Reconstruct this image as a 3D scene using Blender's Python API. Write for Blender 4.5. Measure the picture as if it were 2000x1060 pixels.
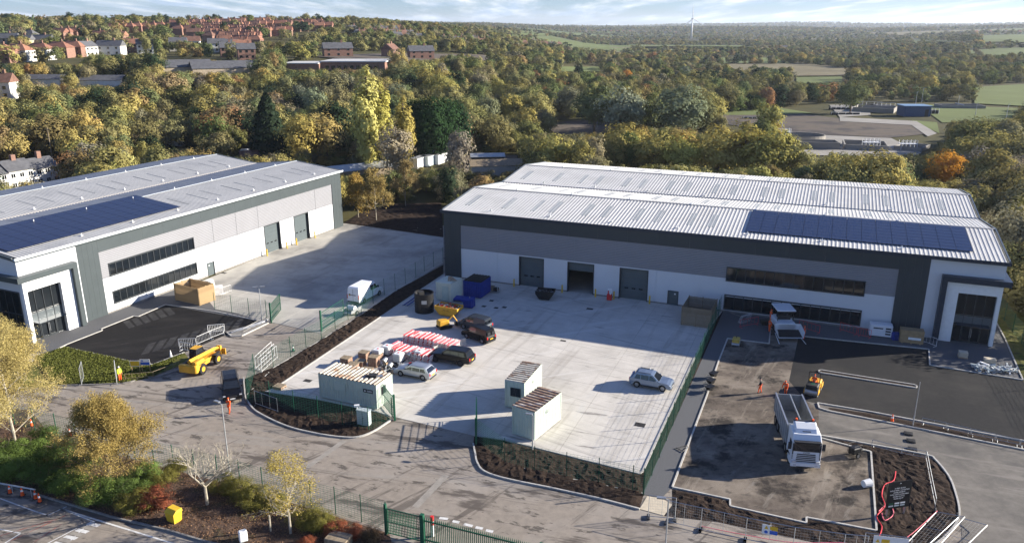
import bpy, bmesh, math, random
import numpy as np
from mathutils import Vector, noise as mnoise
R = math.radians
random.seed(7); rng = np.random.default_rng(7)
sc = bpy.context.scene
for o in list(bpy.data.objects): bpy.data.objects.remove(o)
COL = sc.collection

# ------------------------------------------------------------------ camera, sky, sun, exposure
F, HY, H = 1538.76, 49.4, 37.0
PITCH = math.atan((530-HY)/F)
cd = bpy.data.cameras.new('camera'); cam = bpy.data.objects.new('camera', cd); COL.objects.link(cam)
cam.location = (0, 0, H); cam.rotation_euler = (R(90)-PITCH, 0, 0)
cd.lens = F/2000*36; cd.sensor_width = 36; cd.clip_start = 0.5; cd.clip_end = 40000
sc.camera = cam
SUN_AZ, SUN_EL = 10.0, 18.6          # degrees, from +X towards +Y
w = bpy.data.worlds.new('World'); sc.world = w; w.use_nodes = True
nt = w.node_tree; nt.nodes.clear()
def N(nt, t, **k):
    n = nt.nodes.new(t)
    for a, b in k.items():
        if a in n.inputs.keys() if hasattr(n.inputs, 'keys') else False: n.inputs[a].default_value = b
        else: setattr(n, a, b)
    return n
sky = N(nt, 'ShaderNodeTexSky'); sky.sky_type = 'NISHITA'; sky.sun_disc = False
sky.sun_elevation = R(SUN_EL); sky.sun_rotation = R(90-SUN_AZ); sky.air_density = 1.0; sky.dust_density = 0.15; sky.ozone_density = 4.0
tc = N(nt, 'ShaderNodeTexCoord'); sp = N(nt, 'ShaderNodeSeparateXYZ'); nt.links.new(tc.outputs['Generated'], sp.inputs[0])
# clouds laid on a flat layer: direction / (z + k)
ad = N(nt, 'ShaderNodeMath', operation='ADD'); ad.inputs[1].default_value = 0.05; nt.links.new(sp.outputs[2], ad.inputs[0])
mx = N(nt, 'ShaderNodeMath', operation='MAXIMUM'); mx.inputs[1].default_value = 0.02; nt.links.new(ad.outputs[0], mx.inputs[0])
dv = N(nt, 'ShaderNodeVectorMath', operation='DIVIDE'); nt.links.new(tc.outputs['Generated'], dv.inputs[0])
cb = N(nt, 'ShaderNodeCombineXYZ'); 
for i in (0, 1): nt.links.new(mx.outputs[0], cb.inputs[i])
cb.inputs[2].default_value = 1; nt.links.new(cb.outputs[0], dv.inputs[1])
mp = N(nt, 'ShaderNodeMapping'); mp.inputs['Scale'].default_value = (0.85, 0.20, 9.0); mp.inputs['Location'].default_value = (3.1, 5.2, 0.0); nt.links.new(dv.outputs[0], mp.inputs[0])
nz = N(nt, 'ShaderNodeTexNoise'); nz.inputs['Scale'].default_value = 1.3; nz.inputs['Detail'].default_value = 8; nz.inputs['Roughness'].default_value = 0.58; nt.links.new(mp.outputs[0], nz.inputs['Vector'])
cr = N(nt, 'ShaderNodeValToRGB'); cr.color_ramp.elements[0].position = 0.45; cr.color_ramp.elements[1].position = 0.62; nt.links.new(nz.outputs[0], cr.inputs[0])
nz2 = N(nt, 'ShaderNodeTexNoise'); nz2.inputs['Scale'].default_value = 3.4; nz2.inputs['Detail'].default_value = 6; nt.links.new(mp.outputs[0], nz2.inputs['Vector'])
cr2 = N(nt, 'ShaderNodeValToRGB'); cr2.color_ramp.elements[0].position = 0.4; cr2.color_ramp.elements[1].position = 0.68
cr2.color_ramp.elements[0].color = (4.0, 5.2, 6.8, 1); cr2.color_ramp.elements[1].color = (8.6, 8.9, 9.2, 1); nt.links.new(nz2.outputs[0], cr2.inputs[0])
ce = N(nt, 'ShaderNodeMapRange'); ce.inputs[1].default_value = 0.06; ce.inputs[2].default_value = 0.6; ce.inputs[3].default_value = 0.9; ce.inputs[4].default_value = 0.2; nt.links.new(sp.outputs[2], ce.inputs[0])   # cumulus banks close up towards the horizon
mr = N(nt, 'ShaderNodeMath', operation='MULTIPLY'); nt.links.new(ce.outputs[0], mr.inputs[1]); nt.links.new(cr.outputs[0], mr.inputs[0])
mix = N(nt, 'ShaderNodeMix', data_type='RGBA'); nt.links.new(mr.outputs[0], mix.inputs[0]); 
tint = N(nt, 'ShaderNodeMix', data_type='RGBA', blend_type='MULTIPLY'); tint.inputs[0].default_value = 1; tint.inputs[7].default_value = (0.68, 0.86, 1.30, 1); nt.links.new(sky.outputs[0], tint.inputs[6]); nt.links.new(tint.outputs[2], mix.inputs[6]); nt.links.new(cr2.outputs[0], mix.inputs[7])
bg = N(nt, 'ShaderNodeBackground'); bg.inputs[1].default_value = 0.05; nt.links.new(mix.outputs[2], bg.inputs[0])
ow = N(nt, 'ShaderNodeOutputWorld'); nt.links.new(bg.outputs[0], ow.inputs[0])
sd = bpy.data.lights.new('sun', 'SUN'); sd.energy = 5.0; sd.angle = R(0.5); sd.color = (1.0, 0.93, 0.82)
sun = bpy.data.objects.new('sun', sd); COL.objects.link(sun); sun.location = (60, 20, 90)
sdir = Vector((math.cos(R(SUN_AZ))*math.cos(R(SUN_EL)), math.sin(R(SUN_AZ))*math.cos(R(SUN_EL)), math.sin(R(SUN_EL))))
sun.rotation_euler = sdir.to_track_quat('Z', 'Y').to_euler()
sc.view_settings.view_transform = 'Standard'; sc.view_settings.look = 'None'; sc.view_settings.gamma = 1
sc.view_settings.exposure = 1.45; sc.view_settings.use_curve_mapping = False
sc.render.engine = 'CYCLES'
sc.cycles.volume_bounces = 0; sc.cycles.volume_max_steps = 64; sc.cycles.max_bounces = 5; sc.cycles.transparent_max_bounces = 8

# ------------------------------------------------------------------ helpers
def ray(px, py):
    u = (px-1000)/F; v = (py-530)/F
    return Vector((u, math.cos(PITCH)-v*math.sin(PITCH), -math.sin(PITCH)-v*math.cos(PITCH)))
def at(px, py, z=0.0):
    "surveyed point: where the line of sight of a photograph pixel meets height z"
    d = ray(px, py); t = (z-H)/d.z
    return Vector((d.x*t, d.y*t, z))
def topix(x, y, z):
    dz = z-H; c = y*math.cos(PITCH)-dz*math.sin(PITCH); up = y*math.sin(PITCH)+dz*math.cos(PITCH)
    return 1000+F*x/c, 530-F*up/c

MATS = {}
def mat(name, col, rough=0.7, metal=0.0, var=0.12, scale=2.0, bump=0.0, bscale=20.0, col2=None, spec=0.3, coords='Object', lo=0.35, hi=0.65, alpha=None, detail=6, stretch=None):
    if name in MATS: return MATS[name]
    m = bpy.data.materials.new(name); m.use_nodes = True; t = m.node_tree; b = t.nodes['Principled BSDF']
    b.inputs['Roughness'].default_value = rough; b.inputs['Metallic'].default_value = metal
    b.inputs['Specular IOR Level'].default_value = spec
    if coords == 'World':
        g = N(t, 'ShaderNodeNewGeometry'); vec = g.outputs['Position']
    else:
        g = N(t, 'ShaderNodeTexCoord'); vec = g.outputs['Object']
    if stretch:
        mpn = N(t, 'ShaderNodeMapping'); mpn.inputs['Scale'].default_value = stretch[:3]
        if len(stretch) > 3: mpn.inputs['Rotation'].default_value = (0, 0, R(stretch[3]))
        t.links.new(vec, mpn.inputs[0]); vec = mpn.outputs[0]
    n = N(t, 'ShaderNodeTexNoise'); n.inputs['Scale'].default_value = scale; n.inputs['Detail'].default_value = detail; n.inputs['Roughness'].default_value = 0.62
    t.links.new(vec, n.inputs['Vector'])
    r = N(t, 'ShaderNodeValToRGB'); r.color_ramp.elements[0].position = lo; r.color_ramp.elements[1].position = hi
    c2 = col2 if col2 else tuple(min(1, c*(1+var)) for c in col)
    c1 = col if col2 else tuple(c*(1-var) for c in col)
    r.color_ramp.elements[0].color = (*c1, 1); r.color_ramp.elements[1].color = (*c2, 1)
    t.links.new(n.outputs[0], r.inputs[0]); t.links.new(r.outputs[0], b.inputs['Base Color'])
    if bump:
        n2 = N(t, 'ShaderNodeTexNoise'); n2.inputs['Scale'].default_value = bscale; n2.inputs['Detail'].default_value = 5
        t.links.new(vec, n2.inputs['Vector'])
        bp = N(t, 'ShaderNodeBump'); bp.inputs['Strength'].default_value = bump; bp.inputs['Distance'].default_value = 0.05
        t.links.new(n2.outputs[0], bp.inputs['Height']); t.links.new(bp.outputs[0], b.inputs['Normal'])
    if alpha is not None: b.inputs['Alpha'].default_value = alpha
    MATS[name] = m; return m
def layered(m, specs):
    "add stain layers (colour, scale, lo, hi, amount, stretch) over a material's base colour, in world coordinates"
    t = m.node_tree; b = t.nodes['Principled BSDF']
    src = b.inputs['Base Color'].links[0].from_socket
    g = N(t, 'ShaderNodeNewGeometry')
    for i, (col, scale, lo, hi, amt, st) in enumerate(specs):
        mpn = N(t, 'ShaderNodeMapping'); mpn.vector_type = 'TEXTURE'; mpn.inputs['Scale'].default_value = [1/q for q in st[:3]]; mpn.inputs['Location'].default_value = (i*17.3, i*5.1, 0)
        if len(st) > 3: mpn.inputs['Rotation'].default_value = (0, 0, R(st[3]))
        t.links.new(g.outputs['Position'], mpn.inputs[0])
        n = N(t, 'ShaderNodeTexNoise'); n.inputs['Scale'].default_value = scale; n.inputs['Detail'].default_value = 8; n.inputs['Roughness'].default_value = 0.65
        t.links.new(mpn.outputs[0], n.inputs['Vector'])
        r = N(t, 'ShaderNodeMapRange'); r.inputs[1].default_value = lo; r.inputs[2].default_value = hi; r.inputs[4].default_value = amt
        t.links.new(n.outputs[0], r.inputs[0])
        x = N(t, 'ShaderNodeMix', data_type='RGBA'); t.links.new(r.outputs[0], x.inputs[0]); t.links.new(src, x.inputs[6]); x.inputs[7].default_value = (*col, 1)
        src = x.outputs[2]
    t.links.new(src, b.inputs['Base Color']); return m

class MB:
    def __init__(s): s.v = []; s.f = []; s.m = []
    def add(s, vs, fs, m=0):
        k = len(s.v); s.v += [tuple(p) for p in vs]; s.f += [tuple(i+k for i in f) for f in fs]; s.m += [m]*len(fs); return s
    def box(s, x0, x1, y0, y1, z0, z1, m=0):
        if x0 > x1: x0, x1 = x1, x0
        if y0 > y1: y0, y1 = y1, y0
        return s.add([(x0,y0,z0),(x1,y0,z0),(x1,y1,z0),(x0,y1,z0),(x0,y0,z1),(x1,y0,z1),(x1,y1,z1),(x0,y1,z1)],
            [(3,2,1,0),(4,5,6,7),(0,1,5,4),(1,2,6,5),(2,3,7,6),(3,0,4,7)], m)
    def obox(s, c, sx, sy, sz, rz=0, m=0, tilt=0):
        "box centred in x,y on c with its base at c.z"
        ca, sa = math.cos(rz), math.sin(rz); vs = []
        for z in (0, sz):
            for x, y in ((-sx/2,-sy/2),(sx/2,-sy/2),(sx/2,sy/2),(-sx/2,sy/2)):
                zz = z+x*tilt
                vs.append((c[0]+x*ca-y*sa, c[1]+x*sa+y*ca, c[2]+zz))
        return s.add(vs, [(3,2,1,0),(4,5,6,7),(0,1,5,4),(1,2,6,5),(2,3,7,6),(3,0,4,7)], m)
    def bevbox(s, x0, x1, y0, y1, z0, z1, b=0.05, m=0):
        "box with chamfered upright and top edges"
        def ring(i, z): return [(x0+i+b,y0+i,z),(x1-i-b,y0+i,z),(x1-i,y0+i+b,z),(x1-i,y1-i-b,z),(x1-i-b,y1-i,z),(x0+i+b,y1-i,z),(x0+i,y1-i-b,z),(x0+i,y0+i+b,z)]
        return s.loft([ring(0,z0), ring(0,z1-b), ring(b,z1)], m)
    def loft(s, rings, m=0, cap=True):
        n = len(rings[0]); vs = [p for r in rings for p in r]; fs = []
        for k in range(len(rings)-1):
            for i in range(n):
                j = (i+1) % n; fs.append((k*n+i, k*n+j, (k+1)*n+j, (k+1)*n+i))
        if cap: fs.append(tuple(range(n-1, -1, -1))); fs.append(tuple((len(rings)-1)*n+i for i in range(n)))
        return s.add(vs, fs, m)
    def cyl(s, p0, p1, r0, r1=None, n=8, m=0, cap=True):
        if r1 is None: r1 = r0
        p0 = Vector(p0); p1 = Vector(p1); d = (p1-p0)
        if d.length < 1e-6: return s
        d.normalize(); a = Vector((0,0,1)) if abs(d.z) < 0.9 else Vector((1,0,0)); u = d.cross(a).normalized(); v = d.cross(u)
        R0 = [p0+u*math.cos(2*math.pi*i/n)*r0+v*math.sin(2*math.pi*i/n)*r0 for i in range(n)]
        R1 = [p1+u*math.cos(2*math.pi*i/n)*r1+v*math.sin(2*math.pi*i/n)*r1 for i in range(n)]
        return s.loft([R0, R1], m, cap)
    def bar(s, p0, p1, t=0.03, m=0): return s.cyl(p0, p1, t*0.7, n=4, m=m)
    def path(s, pts, r, n=6, m=0):
        for a, b in zip(pts, pts[1:]): s.cyl(a, b, r, n=n, m=m)
        return s
    def prism(s, poly, z0, z1, m=0):
        n = len(poly); vs = [(p[0],p[1],z0) for p in poly]+[(p[0],p[1],z1) for p in poly]
        fs = [tuple(range(n-1,-1,-1)), tuple(range(n,2*n))]+[(i,(i+1)%n,(i+1)%n+n,i+n) for i in range(n)]
        return s.add(vs, fs, m)
    def sheet(s, poly, z, m=0): return s.add([(p[0],p[1],z) for p in poly], [tuple(range(len(poly)))], m)
    def side(s, pts, W, ins=lambda z: 0.0, m=0, b=0.05):
        "extrude an x-z outline across the width W, narrowing with height, with softened side edges"
        cx = sum(p[0] for p in pts)/len(pts); cz = sum(p[1] for p in pts)/len(pts)
        rs = []
        for sg, k in ((-1,0),(-1,1),(1,1),(1,0)):
            rg = []
            for x, z in pts:
                y = sg*(W/2-ins(z)-(b if k else 0))
                if k: rg.append((x, y, z))
                else:
                    dx, dz = cx-x, cz-z; L = math.hypot(dx, dz) or 1
                    rg.append((x+dx/L*b*.6, y, z+dz/L*b*.6))
            rs.append(rg)
        return s.loft(rs, m)
    def build(s, name, mats, parent=None, loc=None, rz=None, smooth=False, **props):
        me = bpy.data.meshes.new(name); me.from_pydata(s.v, [], s.f)
        if not isinstance(mats, (list, tuple)): mats = [mats]
        for mm in mats: me.materials.append(mm)
        if len(mats) > 1: me.polygons.foreach_set('material_index', s.m)
        if smooth: me.polygons.foreach_set('use_smooth', [True]*len(me.polygons))
        me.update()
        return link(name, me, parent, loc, rz, **props)
def link(name, me, parent=None, loc=None, rz=None, **props):
    o = bpy.data.objects.new(name, me); COL.objects.link(o)
    if parent: o.parent = parent
    if loc is not None: o.location = loc
    if rz is not None: o.rotation_euler = (0, 0, rz)
    for k, v in props.items(): o[k] = v
    return o
def thing(name, label, cat, loc=(0,0,0), rz=0, group=None):
    o = link(name, None, None, loc, rz); o['label'] = label; o['category'] = cat; o.empty_display_size = 0.3
    if group: o['group'] = group
    return o
def tag(o, label, cat, group=None):
    o['label'] = label; o['category'] = cat
    if group: o['group'] = group
    return o
def dup(root, loc, rz, label=None, group=None):
    kids = {}
    for o in list(root.children_recursive): kids.setdefault(o.parent.name, []).append(o)
    def rec(o, par):
        c = o.copy(); COL.objects.link(c)
        if par: c.parent = par
        for k in kids.get(o.name, []): rec(k, c)
        return c
    r = rec(root, None); r.location = loc; r.rotation_euler = (0, 0, rz)
    if label: r['label'] = label
    if group: r['group'] = group
    return r
def struct(name, mb, m, **k): return mb.build(name, m, kind='structure', **k)

# ------------------------------------------------------------------ terrain heights
def sm(a, b, x):
    t = min(1, max(0, (x-a)/(b-a))); return t*t*(3-2*t)
def Z(x, y):
    d = math.hypot(x, y)
    if d < 200: return 0.0
    az = x/max(y, 1)                      # -0.65 .. 0.65 across the view
    left = sm(0.02, -0.22, az)
    z = left*(20*sm(230, 470, d)+17*sm(480, 850, d)+3*sm(850, 1300, d))
    mid = sm(0.14, -0.06, az)*(1-left)
    z += mid*(14*sm(280, 520, d)+9*sm(520, 1000, d)+6*sm(1000, 1800, d))
    z *= 1-0.35*sm(1800, 3500, d)
    z += 16*sm(0.40, 0.62, az)*sm(700, 1500, d)
    if d > 1500:
        q = Vector((x/2600, y/2600, 0.3))
        z += sm(1500, 4500, d)*(8+24*(mnoise.fractal(q, 1, 2, 4)+0.15))
        z += sm(5200, 9000, d)*(20+26*mnoise.noise(Vector((x/1900, 4.2, 1)))+12*mnoise.noise(Vector((x/500, 1.2, 7))))
    return z
# ------------------------------------------------------------------ ground materials
M = {}
M['concrete'] = layered(mat('concrete', (0.52,0.485,0.43), 0.85, var=0.07, scale=0.5, coords='World', bump=0.15, bscale=6), [
    ((0.34,0.315,0.275), 0.10, 0.47, 0.64, 0.55, (1,1,1)), ((0.30,0.265,0.22), 0.35, 0.54, 0.64, 0.45, (0.10,1.8,1,66)), ((0.26,0.24,0.21), 0.9, 0.56, 0.64, 0.5, (0.05,2.2,1,-35)), ((0.60,0.58,0.54), 0.5, 0.56, 0.66, 0.55, (0.08,1.6,1,20)),
    ((0.12,0.11,0.10), 0.55, 0.61, 0.68, 0.7, (0.3,1.5,1,-22)), ((0.48,0.47,0.44), 0.6, 0.58, 0.7, 0.5, (0.2,1.2,1,68))])
M['concrete2'] = layered(mat('concrete2', (0.41,0.385,0.335), 0.85, var=0.08, scale=0.4, coords='World', bump=0.15, bscale=6), [
    ((0.25,0.235,0.21), 0.12, 0.46, 0.62, 0.85, (1,1,1)), ((0.20,0.19,0.17), 0.28, 0.58, 0.68, 0.6, (0.2,1.4,1,66)), ((0.42,0.40,0.37), 0.7, 0.6, 0.7, 0.5, (0.2,1.4,1,70))])
M['asphalt'] = layered(mat('asphalt', (0.25,0.213,0.172), 0.9, var=0.12, scale=1.5, coords='World', bump=0.25, bscale=30), [
    ((0.32,0.285,0.245), 0.08, 0.45, 0.6, 0.6, (1,1,1)), ((0.085,0.07,0.058), 0.30, 0.56, 0.62, 0.9, (0.35,1.5,1,-17)), ((0.10,0.085,0.07), 0.8, 0.57, 0.64, 0.7, (0.05,1.4,1,-14)),
    ((0.07,0.06,0.05), 0.9, 0.57, 0.62, 0.85, (0.55,1.3,1,-20)), ((0.27,0.25,0.22), 0.45, 0.57, 0.66, 0.6, (0.08,1.5,1,-10)), ((0.09,0.075,0.062), 0.5, 0.58, 0.63, 0.75, (0.12,1.2,1,48))])
M['black_asphalt'] = layered(mat('black_asphalt', (0.016,0.015,0.015), 0.9, spec=0.12, var=0.15, scale=3, coords='World', bump=0.2, bscale=40), [
    ((0.030,0.028,0.026), 0.25, 0.5, 0.65, 0.8, (0.4,1.3,1,20)), ((0.075,0.07,0.066), 0.8, 0.62, 0.72, 0.6, (0.3,1.6,1,25))])
M['fresh_asphalt'] = layered(mat('fresh_asphalt', (0.024,0.0235,0.0235), 0.9, spec=0.12, var=0.10, scale=2, coords='World', bump=0.2, bscale=40), [
    ((0.052,0.048,0.043), 0.10, 0.47, 0.66, 0.7, (1,1,1)), ((0.022,0.022,0.022), 0.4, 0.55, 0.66, 0.6, (0.15,2,1,-20))])
M['subbase'] = layered(mat('subbase', (0.120,0.098,0.078), 0.95, spec=0.1, var=0.2, scale=1.2, coords='World', bump=0.5, bscale=14), [
    ((0.25,0.21,0.165), 0.16, 0.46, 0.60, 0.8, (1,1,1)), ((0.030,0.026,0.023), 0.22, 0.52, 0.60, 0.9, (1,1,1)), ((0.28,0.24,0.19), 0.5, 0.58, 0.66, 0.6, (.15,1.3,1,60)),
    ((0.045,0.04,0.036), 1.2, 0.56, 0.66, 0.7, (0.6,1.3,1,10)), ((0.25,0.225,0.19), 0.6, 0.6, 0.7, 0.6, (0.3,1.3,1,50))])
M['soil'] = layered(mat('soil', (0.034,0.023,0.017), 1.0, var=0.3, scale=3, coords='World', bump=1.0, bscale=12, spec=0.1), [((0.065,0.045,0.032), 0.9, 0.56, 0.7, 0.6, (1,1,1)), ((0.028,0.020,0.016), 2.2, 0.5, 0.7, 0.7, (1,1,1))])
M['path'] = mat('path', (0.115,0.115,0.117), 0.9, spec=0.1, var=0.18, scale=9, coords='World', bump=0.3, bscale=20)
M['kerb'] = mat('kerb', (0.42,0.40,0.36), 0.85, var=0.15, scale=3, coords='World')
M['kerbdark'] = mat('kerbdark', (0.22,0.205,0.185), 0.9, var=0.2, scale=3, coords='World')
M['grass'] = layered(mat('grass', (0.075,0.090,0.020), 0.95, col2=(0.15,0.135,0.04), scale=1.3, coords='World', bump=0.6, bscale=18, spec=0.1), [((0.05,0.035,0.022), 0.9, 0.52, 0.66, 0.7, (1,1,1))])
M['bark_mulch'] = layered(mat('bark_mulch', (0.095,0.062,0.045), 1.0, var=0.35, scale=6, coords='World', bump=0.8, bscale=16, spec=0.1), [((0.05,0.06,0.02), 0.5, 0.52, 0.68, 0.5, (1,1,1)), ((0.17,0.12,0.08), 3.0, 0.58, 0.7, 0.7, (1,1,1))])
M['pale_slab'] = mat('pale_slab', (0.50,0.43,0.32), 0.85, var=0.12, scale=2, coords='World')
M['white_paint'] = layered(mat('white_paint', (0.60,0.59,0.56), 0.8, var=0.1, scale=5, coords='World'), [((0.22,0.2,0.18), 2.0, 0.5, 0.7, 0.7, (1,1,1))])
M['red_paint'] = layered(mat('red_paint', (0.30,0.09,0.07), 0.8, var=0.2, scale=5, coords='World'), [((0.19,0.17,0.15), 1.5, 0.42, 0.6, 0.9, (1,1,1))])

# far land: fields, woods floor; colour by world position only
tm = bpy.data.materials.new('land'); tm.use_nodes = True; t = tm.node_tree; b = t.nodes['Principled BSDF']; b.inputs['Roughness'].default_value = 1; b.inputs['Specular IOR Level'].default_value = 0.1
g = N(t, 'ShaderNodeNewGeometry')
mpn = N(t, 'ShaderNodeMapping'); mpn.inputs['Scale'].default_value = (0.0016, 0.0042, 0.001); mpn.inputs['Rotation'].default_value = (0,0,0.5); t.links.new(g.outputs['Position'], mpn.inputs[0])
vo = N(t, 'ShaderNodeTexVoronoi'); vo.inputs['Scale'].default_value = 1.0; t.links.new(mpn.outputs[0], vo.inputs['Vector'])
sepc = N(t, 'ShaderNodeSeparateColor'); t.links.new(vo.outputs['Color'], sepc.inputs[0])
fr = N(t, 'ShaderNodeValToRGB'); fr.color_ramp.interpolation = 'CONSTANT'
for i, (p, c) in enumerate([(0,(0.030,0.038,0.020)),(0.5,(0.038,0.042,0.022)),(0.86,(0.085,0.11,0.042)),(0.93,(0.11,0.10,0.058)),(0.97,(0.06,0.085,0.032))]):
    e = fr.color_ramp.elements[i] if i < 2 else fr.color_ramp.elements.new(p); e.position = p; e.color = (*c, 1)
t.links.new(sepc.outputs[0], fr.inputs[0])
nf = N(t, 'ShaderNodeTexNoise'); nf.inputs['Scale'].default_value = 0.05; nf.inputs['Detail'].default_value = 8; t.links.new(g.outputs['Position'], nf.inputs['Vector'])
rf = N(t, 'ShaderNodeValToRGB'); rf.color_ramp.elements[0].position = .35; rf.color_ramp.elements[0].color = (0.06,0.058,0.025,1); rf.color_ramp.elements[1].position = .65; rf.color_ramp.elements[1].color = (0.085,0.075,0.03,1); t.links.new(nf.outputs[0], rf.inputs[0])
sy = N(t, 'ShaderNodeSeparateXYZ'); t.links.new(g.outputs['Position'], sy.inputs[0])
mrr = N(t, 'ShaderNodeMapRange'); mrr.inputs[1].default_value = 900; mrr.inputs[2].default_value = 1300; mrr.inputs[4].default_value = 0.85; t.links.new(sy.outputs[1], mrr.inputs[0])
mx2 = N(t, 'ShaderNodeMix', data_type='RGBA'); t.links.new(mrr.outputs[0], mx2.inputs[0]); t.links.new(rf.outputs[0], mx2.inputs[6]); t.links.new(fr.outputs[0], mx2.inputs[7]); t.links.new(mx2.outputs[2], b.inputs['Base Color'])

rad = [0, 12, 30, 60, 100, 150, 190]+[200*1.065**i for i in range(64)]
rad = [r for r in rad if r < 11500]+[12500]
angs = [R(a) for a in np.linspace(18, 162, 97)]
vs = []; 
for r in rad:
    for a in angs:
        x, y = r*math.cos(a), r*math.sin(a)-20; vs.append((x, y, Z(x, y)-0.10))
na = len(angs); fs = [(i*na+j+1, i*na+j, (i+1)*na+j, (i+1)*na+j+1) for i in range(len(rad)-1) for j in range(na-1)]
mb = MB(); mb.add(vs, fs); o = struct('terrain', mb, tm); o.data.polygons.foreach_set('use_smooth', [True]*len(o.data.polygons))

# ------------------------------------------------------------------ site surfaces
def P2(pts, z=0): return [at(x, y, z) for x, y in pts]
def surface(name, px, m, z, thick=None):
    poly = P2(px, 0)
    mb = MB()
    if thick: mb.prism([(p.x,p.y) for p in poly], z-thick, z)
    else: mb.sheet([(p.x,p.y) for p in poly], z)
    return struct(name, mb, m)
LM = {}
def lane(pts, w=0.14, off=0):    # ribbon polygon around a ground polyline
    L = []; Rr = []
    for i, p in enumerate(pts):
        a = pts[max(0,i-1)]; c = pts[min(len(pts)-1,i+1)]; d = Vector((c.x-a.x, c.y-a.y, 0)).normalized(); n = Vector((-d.y, d.x, 0))
        L.append(p+n*(off+w/2)); Rr.append(p+n*(off-w/2))
    return L, Rr
def smooth_line(px, n=5, closed=False):
    pts = [at(*p) for p in px]; out = []
    for i in range(len(pts)-1):
        p0 = pts[max(i-1,0)]; p1 = pts[i]; p2 = pts[i+1]; p3 = pts[min(i+2,len(pts)-1)]
        for k in range(n):
            t = k/n; out.append(0.5*((2*p1)+(-p0+p2)*t+(2*p0-5*p1+4*p2-p3)*t*t+(-p0+3*p1-3*p2+p3)*t**3))
    out.append(pts[-1]); return out
def kerb(name, px, m='kerb', w=0.15, h=0.11, smooth=False, step=0.92, z=0.0):
    pts = smooth_line(px) if smooth else [at(*p) for p in px]
    mb = MB(); 
    # resample into stones with open joints
    carry = 0
    for a, c in zip(pts, pts[1:]):
        L = (c-a).length; d = (c-a).normalized(); s = 0.0; rz = math.atan2(d.y, d.x)
        n = max(1, round(L/step)); st = L/n
        for i in range(n):
            p = a+d*(st*(i+.5)); mb.obox((p.x, p.y, z-0.05), st-(0.012 if st > .5 else 0), w+random.uniform(-.004,.004), h+0.05+random.uniform(-.004,.004), rz)
    return struct(name, mb, M[m])
def bumpy(name, px, m, z=0.05, amp=0.07, L=0.5, freq=2.2, kind='structure', furrow=None):
    poly = [at(*p) for p in px]; bm = bmesh.new(); vv = [bm.verts.new((p.x,p.y,0)) for p in poly]; bm.faces.new(vv)
    bmesh.ops.triangulate(bm, faces=bm.faces[:])
    edge = [(poly[i], poly[(i+1)%len(poly)]) for i in range(len(poly))]
    for _ in range(9):
        es = [e for e in bm.edges if e.calc_length() > L]
        if not es: break
        bmesh.ops.subdivide_edges(bm, edges=es, cuts=1); bmesh.ops.triangulate(bm, faces=[f for f in bm.faces if len(f.verts) > 3])
        if len(bm.faces) > 60000: break
    for v in bm.verts:
        dmin = min(((v.co-a)-(b2-a)*max(0,min(1,(v.co-a).dot(b2-a)/max(1e-6,(b2-a).length_squared)))).length for a, b2 in edge)
        k = min(1, dmin/0.5); q = Vector((v.co.x*freq, v.co.y*freq, 0.5))
        v.co.z = z*k+k*amp*(mnoise.noise(q)+0.6*mnoise.noise(q*2.7)+0.25)-0.02*(1-k)
    me = bpy.data.meshes.new(name); bm.normal_update()
    for f in bm.faces:
        if f.normal.z < 0: f.normal_flip()
    bm.to_mesh(me); bm.free(); me.materials.append(m)
    o = link(name, me); o['kind'] = kind; return o

ROADP = [(60,780),(104,752),(240,748),(300,736),(360,716),(395,694),(440,690),(530,626),(628,646),(660,640),(478,745),(760,830),(930,860),(1249,1000),(1290,985),(1310,950),(1600,850),(1700,870),(1850,900)]
base = [at(-320,800), at(60,752), at(104,745), at(390,560), at(640,440), at(900,440), at(1400,560), at(2050,640), at(2350,900), at(2350,1300), at(-700,1300)]
mb = MB(); mb.sheet([(p.x,p.y) for p in base], -0.03); struct('road', mb, M['asphalt'])

def clip_cell(poly, cx, cy, ex, ey, hx, hy):
    def clip(pl, n, dd):
        out = []
        for i in range(len(pl)):
            a, c = pl[i], pl[(i+1)%len(pl)]; da = a.dot(n)-dd; db = c.dot(n)-dd
            if da <= 0: out.append(a)
            if (da < 0 < db) or (db < 0 < da): out.append(a+(c-a)*(da/(da-db)))
        return out
    c = Vector((cx, cy)); p = [Vector((q.x,q.y)) for q in poly]
    for n, dd in ((ex, c.dot(ex)+hx), (-ex, -(c.dot(ex)-hx)), (ey, c.dot(ey)+hy), (-ey, -(c.dot(ey)-hy))):
        p = clip(p, n, dd)
        if len(p) < 3: return None
    return p
def slabs(name, px, m, ang, sx, sy, z=0.0, ox=0, oy=0):
    poly = P2(px); root = struct(name, MB().sheet([(p.x,p.y) for p in poly], z-0.024), M['kerbdark'])
    ex = Vector((math.cos(ang), math.sin(ang))); ey = Vector((-ex.y, ex.x))
    us = [Vector((p.x,p.y)).dot(ex) for p in poly]; vs_ = [Vector((p.x,p.y)).dot(ey) for p in poly]
    i = math.floor((min(us)-ox)/sx)
    while ox+i*sx < max(us):
        j = math.floor((min(vs_)-oy)/sy)
        while oy+j*sy < max(vs_):
            c = ex*(ox+(i+.5)*sx)+ey*(oy+(j+.5)*sy)
            q = clip_cell(poly, c.x, c.y, ex, ey, sx/2-.017, sy/2-.017)
            if q:
                zz = z+random.uniform(-.002,.002)
                MB().prism([(p.x,p.y) for p in q], z-0.06, zz).build('concrete_slab', m, root)
            j += 1
        i += 1
    return root
RA, LA = -0.3824, 1.1536
RO, LO = (-10.2777,116.0092), (-32.6992,148.0278)
slabs('yard', [(866,535),(1180,573),(1400,598),(1412,606),(1380,648),(1255,920),(1249,925),(981,858),(926,850),(764,812),(739,804),(620,779),(518,764),(545,752)], M['concrete'], RA, 7.0, 5.2, 0.0, ox=1.2, oy=2.4)
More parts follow.
